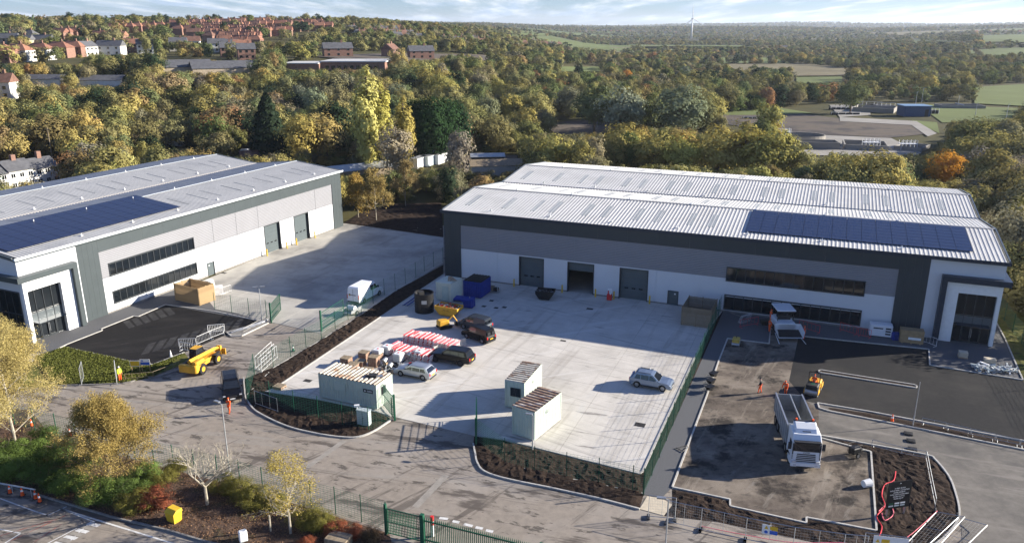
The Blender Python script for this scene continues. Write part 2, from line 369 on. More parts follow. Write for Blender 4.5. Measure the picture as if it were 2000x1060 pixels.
slabs('loading_yard', [(390,565),(395,548),(672,436),(866,464),(866,513),(706,611),(640,641),(628,651),(530,629),(513,627),(453,609),(420,603)], M['concrete2'], LA, 8.0, 6.0, 0.0, ox=3, oy=1)
# drain covers and inspection lids in the yards
def cover(px, sx, sy, label, rz=RA, m=None):
    p = at(*px); mb = MB(); mb.obox((p.x,p.y,0.004), sx, sy, 0.008, rz)
    for k in range(4): mb.obox((p.x+math.cos(rz)*sx*(k-1.5)/4.4, p.y+math.sin(rz)*sx*(k-1.5)/4.4, 0.012), sx/12, sy*.8, 0.006, rz)
    return tag(mb.build('drain_cover', m or M['iron']), label, 'drain cover', 'metal covers set in the yard concrete')
M['iron'] = mat('iron', (0.05,0.045,0.04), 0.6, 0.3, var=0.3, scale=6)
for px, s1, s2, lab in [((1250,829),1.0,.8,'square iron drain cover in the sunlit right side of the main yard'),((601,743),.9,.6,'iron drain cover near the left corner of the main yard'),
    ((1152,603),.9,.6,'dark drain cover in the shade before the middle loading door'),((1100,665),.7,.4,'small dark cover just beyond the shadow edge in the main yard'),
    ((985,600),.6,.6,'round-looking dark cover between the yellow skip and black skip, furthest right of four'),((960,587),.6,.6,'dark cover below the blue container, rear left of four'),
    ((945,598),.6,.6,'dark cover right of the yellow skip, front left of four'),((969,601),.6,.6,'dark cover right of the blue box, front middle of four'),((437,533),.9,.6,'dark cover beside the white wall of the left warehouse')]:
    cover(px, s1, s2, lab)

surface('car_park', [(323,595),(270,618),(261,617),(198,642),(200,645),(131,672),(126,678),(269,709),(299,712),(360,688),(438,655),(513,628)], M['black_asphalt'], -0.012)
surface('forecourt_paving', [(60,664),(210,613),(396,546),(420,604),(453,610),(513,628),(323,595),(270,618),(261,617),(198,642),(200,645),(131,672),(98,690),(40,690)], M['path'], -0.004)
surface('pale_path', [(40,690),(98,690),(60,706),(-40,706)], M['pale_slab'], -0.002)
surface('footpath', [(1413,606),(1505,640),(1502,671),(1421,661),(1404,704),(1380,774),(1313,951),(1292,972),(1255,964)], M['path'], -0.004)
surface('entrance_paving', [(1413,604),(1740,645),(1800,650),(1935,640),(1945,624),(1963,662),(1998,742),(1816,713),(1814,682),(1560,656),(1505,640)], M['path'], -0.008)
surface('new_car_park', [(1560,656),(1814,682),(1816,713),(1998,742),(2120,770),(2120,900),(2000,860),(1597,787),(1575,783),(1541,743)], M['fresh_asphalt'], -0.014)
surface('stone_base', [(1421,661),(1502,671),(1505,640),(1560,656),(1541,743),(1575,783),(1599,800),(1599,854),(1701,882),(1712,1036),(1575,1021),(1426,988),(1313,951),(1380,774),(1404,704)], M['subbase'], -0.010)
surface('site_road', [(1575,783),(1597,787),(2120,885),(2120,960),(2350,1200),(1990,1200),(1880,1060),(1875,990),(1853,930),(1808,889),(1701,882),(1599,854)], layered(mat('site_road', (0.15,0.135,0.115), 0.92, var=0.15, scale=1.2, coords='World', bump=0.4, bscale=20), [((0.075,0.07,0.064), 0.12, 0.45, 0.6, 0.8, (1,1,1)), ((0.23,0.205,0.175), 0.5, 0.55, 0.65, 0.6, (0.2,1.5,1,-20))]), -0.012)
surface('concrete_threshold', [(1264,968),(1292,972),(1313,985),(1297,1006),(1249,993)], M['pale_slab'], 0.004)
surface('verge', [(69,697),(126,678),(269,709),(299,713),(360,688),(372,704),(300,735),(240,748),(104,752),(40,760)], M['grass'], 0.0)
bumpy('soil_bed', [(866,517),(866,537),(545,752),(518,764),(620,780),(739,805),(762,816),(728,842),(700,852),(670,853),(620,846),(560,831),(505,805),(483,786),(480,776),(476,740),(497,731),(534,716),(628,661),(706,612),(772,567)], M['soil'], 0.07, 0.15)
bumpy('soil_bed', [(926,851),(981,859),(1249,926),(1258,962),(1249,992),(1172,973),(1087,954),(994,935),(947,920),(930,899),(924,870)], M['soil'], 0.07, 0.15)
bumpy('soil_strip', [(1412,606),(1413,610),(1257,964),(1249,925),(1256,921),(1382,648)], M['soil'], 0.03, 0.05, L=0.5)
bumpy('soil_bed', [(1701,883),(1610,856),(1640,858),(1808,889),(1827,899),(1853,930),(1866,962),(1873,1000),(1865,1025),(1845,1047),(1820,1060),(1790,1085),(1600,1060),(1400,1018),(1297,1006),(1313,984),(1313,954),(1426,976),(1426,988),(1575,1022),(1575,1012),(1712,1037)], M['soil'], 0.07, 0.14)
bumpy('soil_bed', [(1608,793),(1700,806),(2090,880),(2090,893),(1730,822),(1620,800)], M['soil'], 0.04, 0.03, L=0.5)
bumpy('planting_bed', [(60,800),(104,856),(139,862),(295,905),(467,950),(652,1006),(760,1040),(780,1110),(640,1110),(404,1058),(330,1036),(217,1009),(130,983),(0,944),(-160,905),(-160,780)], M['bark_mulch'], 0.04, 0.08, L=0.8)
bumpy('soil_ground', [(1943,622),(1960,600),(2100,640),(2200,800),(2080,790),(1999,745),(1965,662)], M['grass'], 0.02, 0.12, L=1.0)
bumpy('soil_ground', [(672,435),(700,417),(760,398),(862,395),(866,463)], M['soil'], 0.02, 0.12, L=1.2)

# kerbs
kerb('kerb', [(476,738),(478,760),(480,776),(488,790),(505,806),(560,832),(620,847),(671,854),(701,853),(730,842),(764,820)], smooth=True)
kerb('kerb', [(924,866),(928,885),(932,903),(947,921),(994,936),(1087,955),(1172,974),(1249,994)], smooth=True)
kerb('kerb', [(545,752),(866,536)], h=0.06)
kerb('kerb', [(518,764),(620,779),(739,804),(764,812)], h=0.03)
kerb('kerb', [(926,850),(981,857),(1249,924),(1255,920),(1380,648),(1406,606)], h=0.06, w=.2)
kerb('kerb', [(1313,951),(1380,774),(1404,704),(1421,661),(1502,671),(1505,641),(1560,656),(1814,682),(1816,713),(1998,742)], h=0.09)
kerb('kerb', [(1313,951),(1426,975),(1426,988),(1575,1021),(1575,1010),(1712,1036),(1701,882),(1599,854)], h=0.09)
kerb('kerb', [(1600,850),(1640,857),(1701,868),(1808,888),(1827,898),(1853,930),(1866,962),(1874,1000),(1866,1024),(1846,1048),(1820,1068)], smooth=True)
kerb('kerb', [(1597,787),(1700,804),(2090,878)], h=0.10)
kerb('kerb', [(1597,787),(1600,797),(1620,803),(1730,824),(2090,896)], h=0.10)
kerb('kerb', [(1943,624),(1963,662),(1998,742)], h=0.08)
kerb('kerb', [(323,595),(270,618),(261,617),(198,642),(200,645),(131,672),(60,706)], h=0.06)
kerb('kerb', [(323,595),(420,608),(513,628)], h=0.07)
kerb('kerb', [(126,678),(269,709),(299,712),(360,688)], h=0.08)
kerb('kerb', [(104,753),(240,748),(278,735),(300,737),(350,722),(390,698)], m='kerbdark', h=0.08, smooth=True)
kerb('kerb', [(-20,940),(0,944),(130,983),(217,1009),(330,1036),(404,1058),(640,1112)], m='kerbdark')
kerb('edging', [(483,770),(534,718),(628,663),(706,614),(772,568),(866,516)], h=0.05, w=0.10)
kerb('edging', [(981,858),(986,903),(1044,920),(1106,933),(1169,945),(1256,963)][1:], h=0.05, w=0.08)
# island by the left gate and the thin island on the new car park
kp = [(438,652),(448,657),(470,657),(528,631),(530,624)]
kerb('kerb', [(444,650),(452,657),(472,656),(530,628)], h=0.11)
surface('island', [(440,648),(452,656),(472,656),(530,627),(513,624),(480,638)], M['kerbdark'], 0.06, 0.1)
def island(px, w, name='island'):
    a, c = at(*px[0]), at(*px[1]); d = (c-a).normalized(); n = Vector((-d.y,d.x,0)); mb = MB()
    mb.prism([(a+n*w/2).to_tuple(), (c+n*w/2).to_tuple(), (c+d*w/2).to_tuple(), (c-n*w/2).to_tuple(), (a-n*w/2).to_tuple(), (a-d*w/2).to_tuple()], -0.05, 0.05, 1)
    for s in (1,-1):
        L = (c-a).length; k = int(L/0.92)
        for i in range(k):
            p = a+d*(L*(i+.5)/k)+n*s*w/2; mb.obox((p.x,p.y,-0.05), L/k-.012, 0.13, 0.16, math.atan2(d.y,d.x))
    for q, s in ((a,-1),(c,1)):
        for k2 in range(5):
            th = math.pi*(k2-2)/5; p = q+(d*s)*math.cos(th)*w/2+n*math.sin(th)*w/2; mb.obox((p.x,p.y,-0.05), .3, 0.13, 0.16, math.atan2(d.y,d.x)+math.pi/2+s*th)
    return mb.build(name, [M['kerb'], M['soil']], kind='structure')
island([(1606,726),(1783,754)], 0.75)
# concrete trench strips across the road, markings
def strip(name, a, c, wd, m, z=-0.024): 
    a, c = at(*a), at(*c); d = (c-a).normalized(); n = Vector((-d.y,d.x,0))*wd/2; return struct(name, MB().sheet([(a+n).to_tuple(),(a-n).to_tuple(),(c-n).to_tuple(),(c+n).to_tuple()], z), m)
M['trench'] = mat('trench', (0.27,0.245,0.21), 0.9, var=0.15, scale=1.5, coords='World')
strip('road_strip', (673,859), (599,912), 0.55, M['trench']); strip('road_strip', (871,927), (811,989), 0.6, M['trench'])
for a, c in [((858,1010),(875,1012)),((884,1016),(897,1019)),((906,1022),(923,1026)),((929,1028),(943,1031)),((949,1034),(963,1037))]:
    strip('road_marking', a, c, 0.30, M['white_paint'], -0.02)
# public car park markings at the lower left
for a, c, wd, m in [((0,972),(68,997),.12,'white_paint'),((68,997),(90,1004),.12,'white_paint'),((118,992),(345,1062),.16,'white_paint'),((118,992),(185,1018),.12,'white_paint'),((-10,1030),(40,1040),.12,'white_paint'),((40,1040),(5,1062),.12,'white_paint'),
      ((93,1005),(130,988),.1,'white_paint'),((88,1062),(150,1030),.1,'white_paint'),((120,1070),(178,1017),.1,'white_paint'),((20,1055),(130,1004),.10,'red_paint'),((0,1045),(118,1010),.10,'red_paint'),((50,1068),(120,1022),.10,'red_paint')]:
    strip('road_marking', a, c, wd, M[m], -0.02)
for k in range(7):
    t0 = k/7; t1 = (k+.8)/7
    f = lambda t, o: (176+(98-176)*t+o[0], 1018+(1062-1018)*t+o[1])
    mm = M['white_paint'] if k % 2 == 0 else M['trench']
    a, b2, c, d2 = at(*f(t0,(0,0))), at(*f(t1,(0,0))), at(*f(t1,(22,5))), at(*f(t0,(22,5)))
    struct('road_marking', MB().sheet([p.to_tuple() for p in (a,b2,c,d2)], -0.018), mm)

M['dried'] = layered(mat('dried_asphalt', (0.038,0.037,0.037), 0.9, spec=0.12, var=0.2, scale=3, coords='World'), [((0.075,0.072,0.07), 1.0, 0.5, 0.66, 0.6, (1,1,1))])
def bays(p0, p1, n, dx, dy):
    for k in range(n):
        t0, t1 = k/n, (k+.72)/n; f = lambda t: (p0[0]+(p1[0]-p0[0])*t, p0[1]+(p1[1]-p0[1])*t)
        a, c = f(t0), f(t1); q = [at(*a), at(*c), at(c[0]+dx,c[1]+dy), at(a[0]+dx,a[1]+dy)]
        struct('dry_bay', MB().sheet([v.to_tuple() for v in q], -0.007), M['dried'])
bays((240,628),(335,598),6,12,13); bays((275,693),(470,640),9,15,-22)
# ------------------------------------------------------------------ warehouses
M['dark_clad'] = mat('dark_clad', (0.060,0.073,0.076), 0.45, 0.2, var=0.05, scale=0.6)
M['dark_clad2'] = mat('dark_clad2', (0.042,0.052,0.058), 0.45, 0.2, var=0.05, scale=0.6)
M['grey_clad'] = mat('grey_clad', (0.225,0.225,0.235), 0.5, 0.1, var=0.03, scale=0.5)
M['white_clad'] = mat('white_clad', (0.56,0.57,0.575), 0.45, 0.0, var=0.02, scale=0.5)
M['pale_clad'] = mat('pale_clad', (0.54,0.55,0.56), 0.45, 0.0, var=0.02, scale=0.5)
M['roof_sheet'] = layered(mat('roof_sheet', (0.50,0.49,0.465), 0.7, 0.0, var=0.04, scale=0.5), [((0.42,0.41,0.385), 0.2, 0.5, 0.62, 0.6, (1,1,1)), ((0.38,0.37,0.35), 1.0, 0.55, 0.68, 0.4, (1.5,.15,1,-22))])
M['roof_sheet2'] = layered(mat('roof_sheet2', (0.40,0.395,0.38), 0.65, 0.0, var=0.04, scale=0.5), [((0.25,0.255,0.26), 0.25, 0.5, 0.7, 0.5, (1,1,1))])
M['rooflight'] = mat('rooflight', (0.30,0.32,0.32), 0.6, 0.0, var=0.1, scale=1.0)
M['glass'] = mat('glass', (0.010,0.013,0.016), 0.06, 0.0, var=0.3, scale=0.3, spec=0.8)
M['glass_blue'] = mat('glass_blue', (0.012,0.02,0.035), 0.08, 0.0, var=0.3, scale=0.5, spec=0.7)
M['frame'] = mat('frame', (0.05,0.056,0.06), 0.4, 0.3, var=0.05)
M['spandrel'] = mat('spandrel', (0.10,0.115,0.12), 0.35, 0.1, var=0.05)
M['door_panel'] = mat('door_panel', (0.085,0.105,0.11), 0.5, 0.1, var=0.05, scale=0.8)
M['gutter_dark'] = mat('gutter_dark', (0.03,0.04,0.06), 0.4, 0.3, var=0.05)
M['gutter_cream'] = mat('gutter_cream', (0.55,0.50,0.42), 0.5, 0.1, var=0.05)
M['gutter_light'] = mat('gutter_light', (0.60,0.63,0.62), 0.5, 0.1, var=0.05)
M['solar'] = mat('solar', (0.009,0.014,0.045), 0.3, 0.1, var=0.35, scale=0.6, spec=0.5)
M['solar_frame'] = mat('solar_frame', (0.015,0.02,0.05), 0.4, 0.3, var=0.05)
M['yellow'] = mat('yellow', (0.66,0.42,0.03), 0.5, var=0.1)
M['white'] = mat('white', (0.72,0.72,0.70), 0.5, var=0.04)
M['black'] = mat('black', (0.012,0.012,0.013), 0.45, var=0.2)
M['rubber'] = mat('rubber', (0.018,0.018,0.018), 0.85, var=0.2)
M['steel'] = mat('steel', (0.38,0.39,0.40), 0.4, 0.7, var=0.1)
M['galv'] = mat('galv', (0.42,0.43,0.43), 0.5, 0.5, var=0.1)

def ribs(mb, x0, x1, z0, z1, y, pitch=0.2, d=0.035, m=0, s=1):
    "horizontally ribbed sheet on the outer face at depth y (outside is -y)"
    z = z0; vs = []; k0 = math.ceil(z0/pitch)
    zs = [(z0, 0)]
    for k in range(k0, int(z1/pitch)+1):
        for dz, dd in ((0,0),(0.22*pitch,d),(0.62*pitch,d),(0.84*pitch,0)):
            q = k*pitch+dz
            if z0 < q < z1: zs.append((q, dd))
    zs.append((z1, 0))
    vs = [(x, y-dd, q) for x in (x0, x1) for q, dd in zs]; n = len(zs)
    mb.add(vs, [(i, i+n, i+n+1, i+1) for i in range(n-1)], m)
def tiles(x0, x1, z0, z1, holes):
    "rectangles of the wall left around openings"
    xs = sorted({x0, x1, *[h[0] for h in holes], *[h[1] for h in holes]}); xs = [x for x in xs if x0 <= x <= x1]
    out = []
    for a, b2 in zip(xs, xs[1:]):
        cuts = sorted((h[2], h[3]) for h in holes if h[0] <= a+1e-6 and h[1] >= b2-1e-6); z = z0
        for c0, c1 in cuts:
            if c0 > z and min(c0, z1) > z: out.append((a, b2, z, min(c0, z1)))
            z = max(z, c1)
        if z < z1: out.append((a, b2, z, z1))
    return out
def warehouse(name, label, org, ang, s, T):
    root = thing(name, label, 'warehouse', (org[0], org[1], 0), ang)
    L, D, h, r = T['L'], T['D'], T['h'], T['r']; sp = D/2; mats = T['mats']
    X = lambda u: s*u
    def bx(mb, u0, u1, y0, y1, z0, z1, m=0): mb.box(X(u0), X(u1), y0, y1, z0, z1, m)
    dark, grey, white, off = T['dark'], M['grey_clad'], M['white_clad'], M['pale_clad']
    doors = [(a, b2, -0.2, T['dh']) for a, b2 in T['doors']]; pd = (T['pd'][0], T['pd'][1], -0.2, 2.05)
    wins = [(T['w'][0], T['w'][1], a, b2) for a, b2 in T['wz']]
    holes = doors+[pd]+wins; u1 = T['panel'][0]; u2 = T['panel'][1]; zt = T['top']; zb = T['band']; th = 0.25
    # structural wall skin behind the cladding (inside face)
    mb = MB()
    for a in tiles(u1, u2, -0.2, zt, holes): bx(mb, a[0], a[1], 0.03, th, a[2], a[3])
    mb.build('inner_wall', M['grey_clad'], root)
    def clad(nm, u0, u1_, z0, z1, m, y=0.0, pitch=0.2, hs=()):
        for a in tiles(u0, u1_, z0, z1, list(hs)):
            mb = MB(); ribs(mb, X(a[0]), X(a[1]), a[2], a[3], y, pitch, 0.035 if pitch > .15 else 0.02); mb.build(nm, m, root)
    clad('lower_cladding', u1, u2, 0.18, zb, white, 0.0, 0.14, holes)
    clad('upper_cladding', u1, u2, zb, zt, grey, 0.0, 0.24, holes)
    for a in tiles(u1, u2, -0.1, 0.18, holes): mb = MB(); bx(mb, a[0], a[1], -0.05, 0.03, a[2], a[3]); mb.build('plinth', M['kerbdark'], root)
    # dark frame: end strip, top band, office strip - as single cladding planks
    mb = MB(); k = 0
    def planks(u0, u1_, z0, z1, n):
        for i in range(n):
            a = u0+(u1_-u0)*i/n; b2 = u0+(u1_-u0)*(i+1)/n
            MB().box(X(a+.006), X(b2-.006), -0.12, th, z0, z1).build('cladding_plank', dark, root)
    planks(0, u1, -0.1, h-0.25, 3); planks(u2, T['white'][0], -0.1, h-0.25, 4)
    n = 14
    for i in range(n):
        a = u1+(u2-u1)*i/n; b2 = u1+(u2-u1)*(i+1)/n
        MB().box(X(a+.006), X(b2-.006), -0.12, th, zt, h-0.25).build('cladding_plank', dark, root)
    wu0, wu1 = T['white']
    # office end: white wall with the entrance opening, proud frame
    g0, g1, gz = T['glass']
    mb = MB()
    for a in tiles(wu0, wu1, -0.1, h-0.25, [(g0, g1, -0.2, gz)]): bx(mb, a[0], a[1], -0.10, th, a[2], a[3])
    mb.build('office_wall', off, root)
    f0, f1, fz0, fz1 = T['frame']
    mb = MB(); bx(mb, f0, f0+0.62, -1.0, -0.1, -0.1, fz1); bx(mb, f0+.62, f1+.75, -1.0, -0.1, fz0, fz1); bx(mb, f1+.002, f1+.75, -0.1, 7.5, fz0, fz1)
    mb.build('portal_frame', T['dark2'], root)
    mb = MB()
    for a in tiles(f0+.62, f1, -0.1, fz0, [(g0, g1, -0.2, gz)]): bx(mb, a[0], a[1], -0.55, -0.1, a[2], a[3])
    mb.build('entrance_surround', M['white'], root)
    # corner glazing
    gl = MB(); bx(gl, g0, g1+.02, 0.02, 0.06, -0.05, gz); o = gl.build('entrance_glazing', M['glass'], root)
    nm = 4
    fr = MB()
    for i in range(nm+1):
        u = g0+(g1-g0)*i/nm; bx(fr, u-.035, u+.035, -0.06, 0.02, -0.05, gz)
    for z in (gz-.12, gz*0.55, gz*0.34, 0.03): bx(fr, g0, g1, -0.058, 0.018, z-.04, z+.04)
    fr.build('glazing_frame', M['frame'], o)
    for i in range(nm):
        u = g0+(g1-g0)*i/nm; sp_ = MB(); bx(sp_, u+.04, u+(g1-g0)/nm-.04, -0.03, 0.015, gz*.37, gz*.53); sp_.build('spandrel_panel', M['spandrel'], o)
    # glazed double door with pull handles, canopy
    dr = MB(); um = g0+(g1-g0)*0.5
    for k in (0, 1): 
        a = um+k*1.02-1.0; bx(dr, a, a+.09, -0.1, -0.06, 0, 2.15); bx(dr, a+.9, a+.98, -0.1, -0.06, 0, 2.15); bx(dr, a+.09, a+.9, -0.1, -0.06, 2.05, 2.15); bx(dr, a+.09, a+.9, -0.1, -0.06, 0, .2)
    d_ = dr.build('entrance_door', M['frame'], root)
    for k in (0, 1): hd = MB(); bx(hd, um-.1+k*.16, um-.06+k*.16, -0.18, -0.13, .7, 1.8); hd.build('handle', M['steel'], d_)
    cp = MB(); bx(cp, g0+.3, g1-.3, -1.3, -0.08, 2.42, 2.46); cp.build('canopy', M['glass_blue'], root)
    # gable walls: office end and door end
    def gable(u, out, m, nm_, zlim=0):
        a = X(u); b2 = X(u+out*0.2)
        for q in (0, 1):
            y0 = q*sp+(0.26 if q == 0 else 0); pts = [(y0, zlim), (q*sp+sp, zlim), (q*sp+sp, h-.3), (q*sp+sp/2, h+r-.3), (y0, h-.3)]
            vs = [(a, p[0], p[1]) for p in pts]+[(b2, p[0], p[1]) for p in pts]
            MB().add(vs, [(4,3,2,1,0), (5,6,7,8,9)]+[(i,(i+1)%5,(i+1)%5+5,i+5) for i in range(5)]).build(nm_, m, root)
    gable(0, 1, dark, 'gable_wall', -0.1)
    gable(L, -1, off, 'gable_wall', -0.1)
    # glass return on the office gable
    gg = MB(); bx(gg, L, L+.04, 0.3, 5.4, -.05, gz); og = gg.build('side_glazing', M['glass'], root)
    fr = MB()
    for i in range(5): y = .3+5.1*i/4; bx(fr, L+.04, L+.1, y-.04, y+.04, -.05, gz)
    for z in (gz-.1, gz*.55, gz*.34, .03): bx(fr, L+.04, L+.098, .34, 5.36, z-.04, z+.04)
    fr.build('glazing_frame', M['frame'], og)
    bk = MB(); bx(bk, 0.25, L-.25, D-.2, D, -.1, h-.25); bk.build('rear_wall', M['dark_clad'], root)
    fl = MB(); bx(fl, .25, L-.25, .25, D-.25, -.1, 0.01); fl.build('floor', M['concrete2'], root)
    # roof: trapezoid profiled sheets, four slopes
    pitch = 0.5; nr = int(L/pitch)
    for k in range(4):
        y0 = k*sp/2; y1 = y0+sp/2; za, zb2 = (h-.05, h+r-.05) if k % 2 == 0 else (h+r-.05, h-.05)
        if k == 0: y0 -= 0.25; za -= .25*r/(sp/2)
        prof = []
        for i in range(nr+1):
            for q, dz in ((0,0),(.30,0),(.40,.038),(.66,.038),(.76,0)):
                u = i*pitch+q*pitch
                if u <= L+.35: prof.append((X(u-.2), dz))
        vs = [(x, y0, za+dz) for x, dz in prof]+[(x, y1, zb2+dz) for x, dz in prof]; n_ = len(prof)
        MB().add(vs, [(i, i+1, i+n_+1, i+n_) for i in range(n_-1)]).build('roof_sheet', T['roofmat'], root)
    for y in (sp/2, sp*1.5): rd = MB(); rd.add([(X(-.2),y-.25,h+r+.01),(X(-.2),y,h+r+.07),(X(-.2),y+.25,h+r+.01),(X(L+.2),y-.25,h+r+.01),(X(L+.2),y,h+r+.07),(X(L+.2),y+.25,h+r+.01)], [(0,3,4,1),(1,4,5,2)]); rd.build('ridge_cap', T['trim'], root)
    vg = MB(); bx(vg, -.25, L+.25, sp-.35, sp+.35, h-.08, h+.03); vg.build('valley_gutter', T['valley'], root)
    for u in (-.32, L+.18):
        ve = MB()
        for q in (0, 1):
            for (ya, za, yb, zb2) in ((q*sp, h, q*sp+sp/2, h+r), (q*sp+sp/2, h+r, q*sp+sp, h)):
                a, b2 = X(u), X(u+.16); ve.add([(a,ya,za-.35),(b2,ya,za-.35),(b2,yb,zb2-.35),(a,yb,zb2-.35),(a,ya,za+.07),(b2,ya,za+.07),(b2,yb,zb2+.07),(a,yb,zb2+.07)], [(0,1,5,4),(2,3,7,6),(4,5,6,7),(1,2,6,5),(3,0,4,7),(0,3,2,1)])
        ve.build('verge_trim', T['verge'], root)
    gt = MB(); bx(gt, -.35, L+.35, -.62, -.28, h-.28, h-.05); bx(gt, -.35, L+.35, -.66, -.58, h-.05, h+.04); gt.build('eaves_gutter', T['gut'], root)
    gt = MB(); bx(gt, -.33, L+.33, -.57, -.15, h-.42, h-.285); gt.build('soffit', T['sof'], root)
    if T.get('gin'): gt = MB(); bx(gt, -.3, L+.3, -.575, -.30, h-.045, h-.015); gt.build('gutter_lining', T['gin'], root)
    # downpipes and cladding joint flashings
    for u in (u1+.15, u1+(u2-u1)*.33, u1+(u2-u1)*.66, u2-.15):
        if not any(a-.3 < u < b2+.3 for a, b2, *_ in holes): dp = MB(); dp.cyl((X(u),-.16,0.1),(X(u),-.16,h-.45),.055,n=6); dp.build('downpipe', M['white'] if u not in (u1+.15,) else dark, root) if T.get('pipes') else None
    for i in range(1, 10):
        u = u1+(u2-u1)*i/10
        for z0, z1 in ((.18, zb), (zb+.02, zt)):
            if not any(a-.1 < u < b2+.1 and c0 < z1 and c1 > z0 for a, b2, c0, c1 in holes): MB().box(X(u-.03), X(u+.03), -.055, -.02, z0, z1-.02).build('joint_flashing', white if z0 < 1 else grey, root)
    # rooflights
    def onroof(k, t):  # t along the slope 0..1 from low y
        y = k*sp/2+t*sp/2; z = h+(r*t if k % 2 == 0 else r*(1-t)); return y, z
    for k in range(4):
        for u in T['rl']:
            if k == 0 and T['sol'][0]-2 < u < T['sol'][1]+2: continue
            if u > L-1: continue
            (ya, za), (yb, zb2) = (onroof(k, .25), onroof(k, .69)) if k % 2 == 0 else (onroof(k, .31), onroof(k, .75))
            mb = MB(); q_ = T.get('rlw', .42); a, b2 = X(u-q_), X(u+q_)
            mb.add([(a,ya,za-.045),(b2,ya,za-.045),(b2,yb,zb2-.045),(a,yb,zb2-.045),(a,ya,za-.021),(b2,ya,za-.021),(b2,yb,zb2-.021),(a,yb,zb2-.021)], [(0,1,5,4),(1,2,6,5),(2,3,7,6),(3,0,4,7),(4,5,6,7)])
            mb.build('rooflight', T.get('rlm', M['rooflight']), root)
    # safety line posts on ridges and eaves
    for y, z in ((1.2, h+.13), (sp/2, h+r), (sp*1.5, h+r), (sp+1.2, h+.13)):
        for i in range(1, 8):
            u = L*i/8-2; mb = MB(); bx(mb, u-.14, u+.14, y-.14, y+.14, z+.02, z+.12); mb.cyl((X(u), y, z+.1), (X(u), y, z+.36), .06, n=6); mb.build('safety_anchor', M['white'], root)
        if T.get('cable'): c_ = MB(); c_.cyl((X(1), y, z+.32), (X(L-1), y, z+.32), .012, n=4); c_.build('safety_cable', M['steel'], root)
    # solar array: each module its own part
    sa, sb, ncol, nrow = T['sol']
    me = None; slope = math.atan2(r, sp/2); cw = (sb-sa)/ncol; chh = 9.05/math.cos(slope)/nrow
    mb = MB(); mb.box(-cw/2+.014, cw/2-.014, -chh/2+.014, chh/2-.014, 0, .035, 1); mb.box(-cw/2+.04, cw/2-.04, -chh/2+.04, chh/2-.04, .033, .037, 0)
    me = None
    for i in range(ncol):
        for j in range(nrow):
            u = sa+(i+.5)*cw; y = 2.05+(j+.5)*9.05/nrow; z = h+r*y/(sp/2)+.10
            if me is None:
                o = mb.build('solar_panel', [M['solar'], M['solar_frame']], root); me = o.data
            else: o = link('solar_panel', me, root)
            o.location = (X(u), y, z); o.rotation_euler = (slope, 0, 0)
    # loading doors: leaf in horizontal sections with vision lights
    for di, (a, b2, z0, z1) in enumerate(doors):
        fm = MB(); bx(fm, a, a+.12, -.06, .5, 0, z1-.12); bx(fm, b2-.12, b2, -.06, .5, 0, z1-.12); bx(fm, a, b2, -.06, .5, z1-.12, z1); o = fm.build('door_frame', M['frame'], root)
        lo = T['open'].get(di, 0.0); n_ = 7; hh = (z1-.12)/n_
        if T.get('reveal'): rv = MB(); bx(rv, a+.125, a+.6, .02, .42, 0, z1-.13); 
        lf = thing_part('loading_door', root)
        for i in range(n_):
            q0 = i*hh+lo
            if q0+hh > z1+.01: continue
            pn = MB(); bx(pn, a+.13, b2-.13, .34, .40, q0+.008, q0+hh-.008); pn.build('door_section', M['door_panel'], lf)
            if i == 2 and lo == 0:
                for q in range(3):
                    vw = MB(); c0 = a+.5+q*(b2-a-1.0)/3+.2; bx(vw, c0, c0+.55, .325, .34, q0+.2, q0+.42); vw.build('vision_panel', M['glass'], lf)
    fm = MB(); bx(fm, pd[0], pd[0]+.08, -.05, .2, 0, 2.05); bx(fm, pd[1]-.08, pd[1], -.05, .2, 0, 2.05); bx(fm, pd[0]+.08, pd[1]-.08, -.05, .2, 1.97, 2.05); fm.build('door_frame', M['frame'], root)
    dl = MB(); bx(dl, pd[0]+.08, pd[1]-.08, .05, .1, 0, 1.97); d_ = dl.build('fire_door', M['door_panel'], root)
    hd = MB(); bx(hd, pd[0]+.9, pd[0]+1.1, .03, .05, 1.5, 1.7); hd.build('door_sign', M['white'], d_)
    # window ribbons
    for (a, b2, z0, z1) in wins:
        fm = MB(); bx(fm, a-.08, b2+.08, -.10, -.037, z1, z1+.14); bx(fm, a-.08, b2+.08, -.10, -.037, z0-.08, z0); bx(fm, a-.08, a, -.10, .2, z0, z1); bx(fm, b2, b2+.08, -.10, .2, z0, z1)
        o = fm.build('window_frame', M['frame'], root); nb = 14
        for i in range(nb):
            c0 = a+(b2-a)*i/nb; c1 = a+(b2-a)*(i+1)/nb; pn = MB(); bx(pn, c0+.05, c1-.05, .02, .05, z0+.06, z1-.06); pn.build('window_pane', M['glass'], o)
            ml = MB(); bx(ml, c0-.045, c0+.045, -.035, .04, z0, z1); ml.build('mullion', M['frame'], o)
        ml = MB(); bx(ml, a, b2, -.036, -.005, z0, z0+.06); bx(ml, a, b2, -.036, -.005, z1-.06, z1); ml.build('transom', M['frame'], o)
        if T.get('blind') and z0 < 2: pn = MB(); bx(pn, a+.1, b2-.1, -.03, -.0, z1-.16, z1-.1); pn.build('blind_rail', M['white'], o)
    return root
def thing_part(name, parent):
    return link(name, None, parent)
common = dict(dh=4.55, panel=(2.75, 62.45), white=(65.8, 73.73))
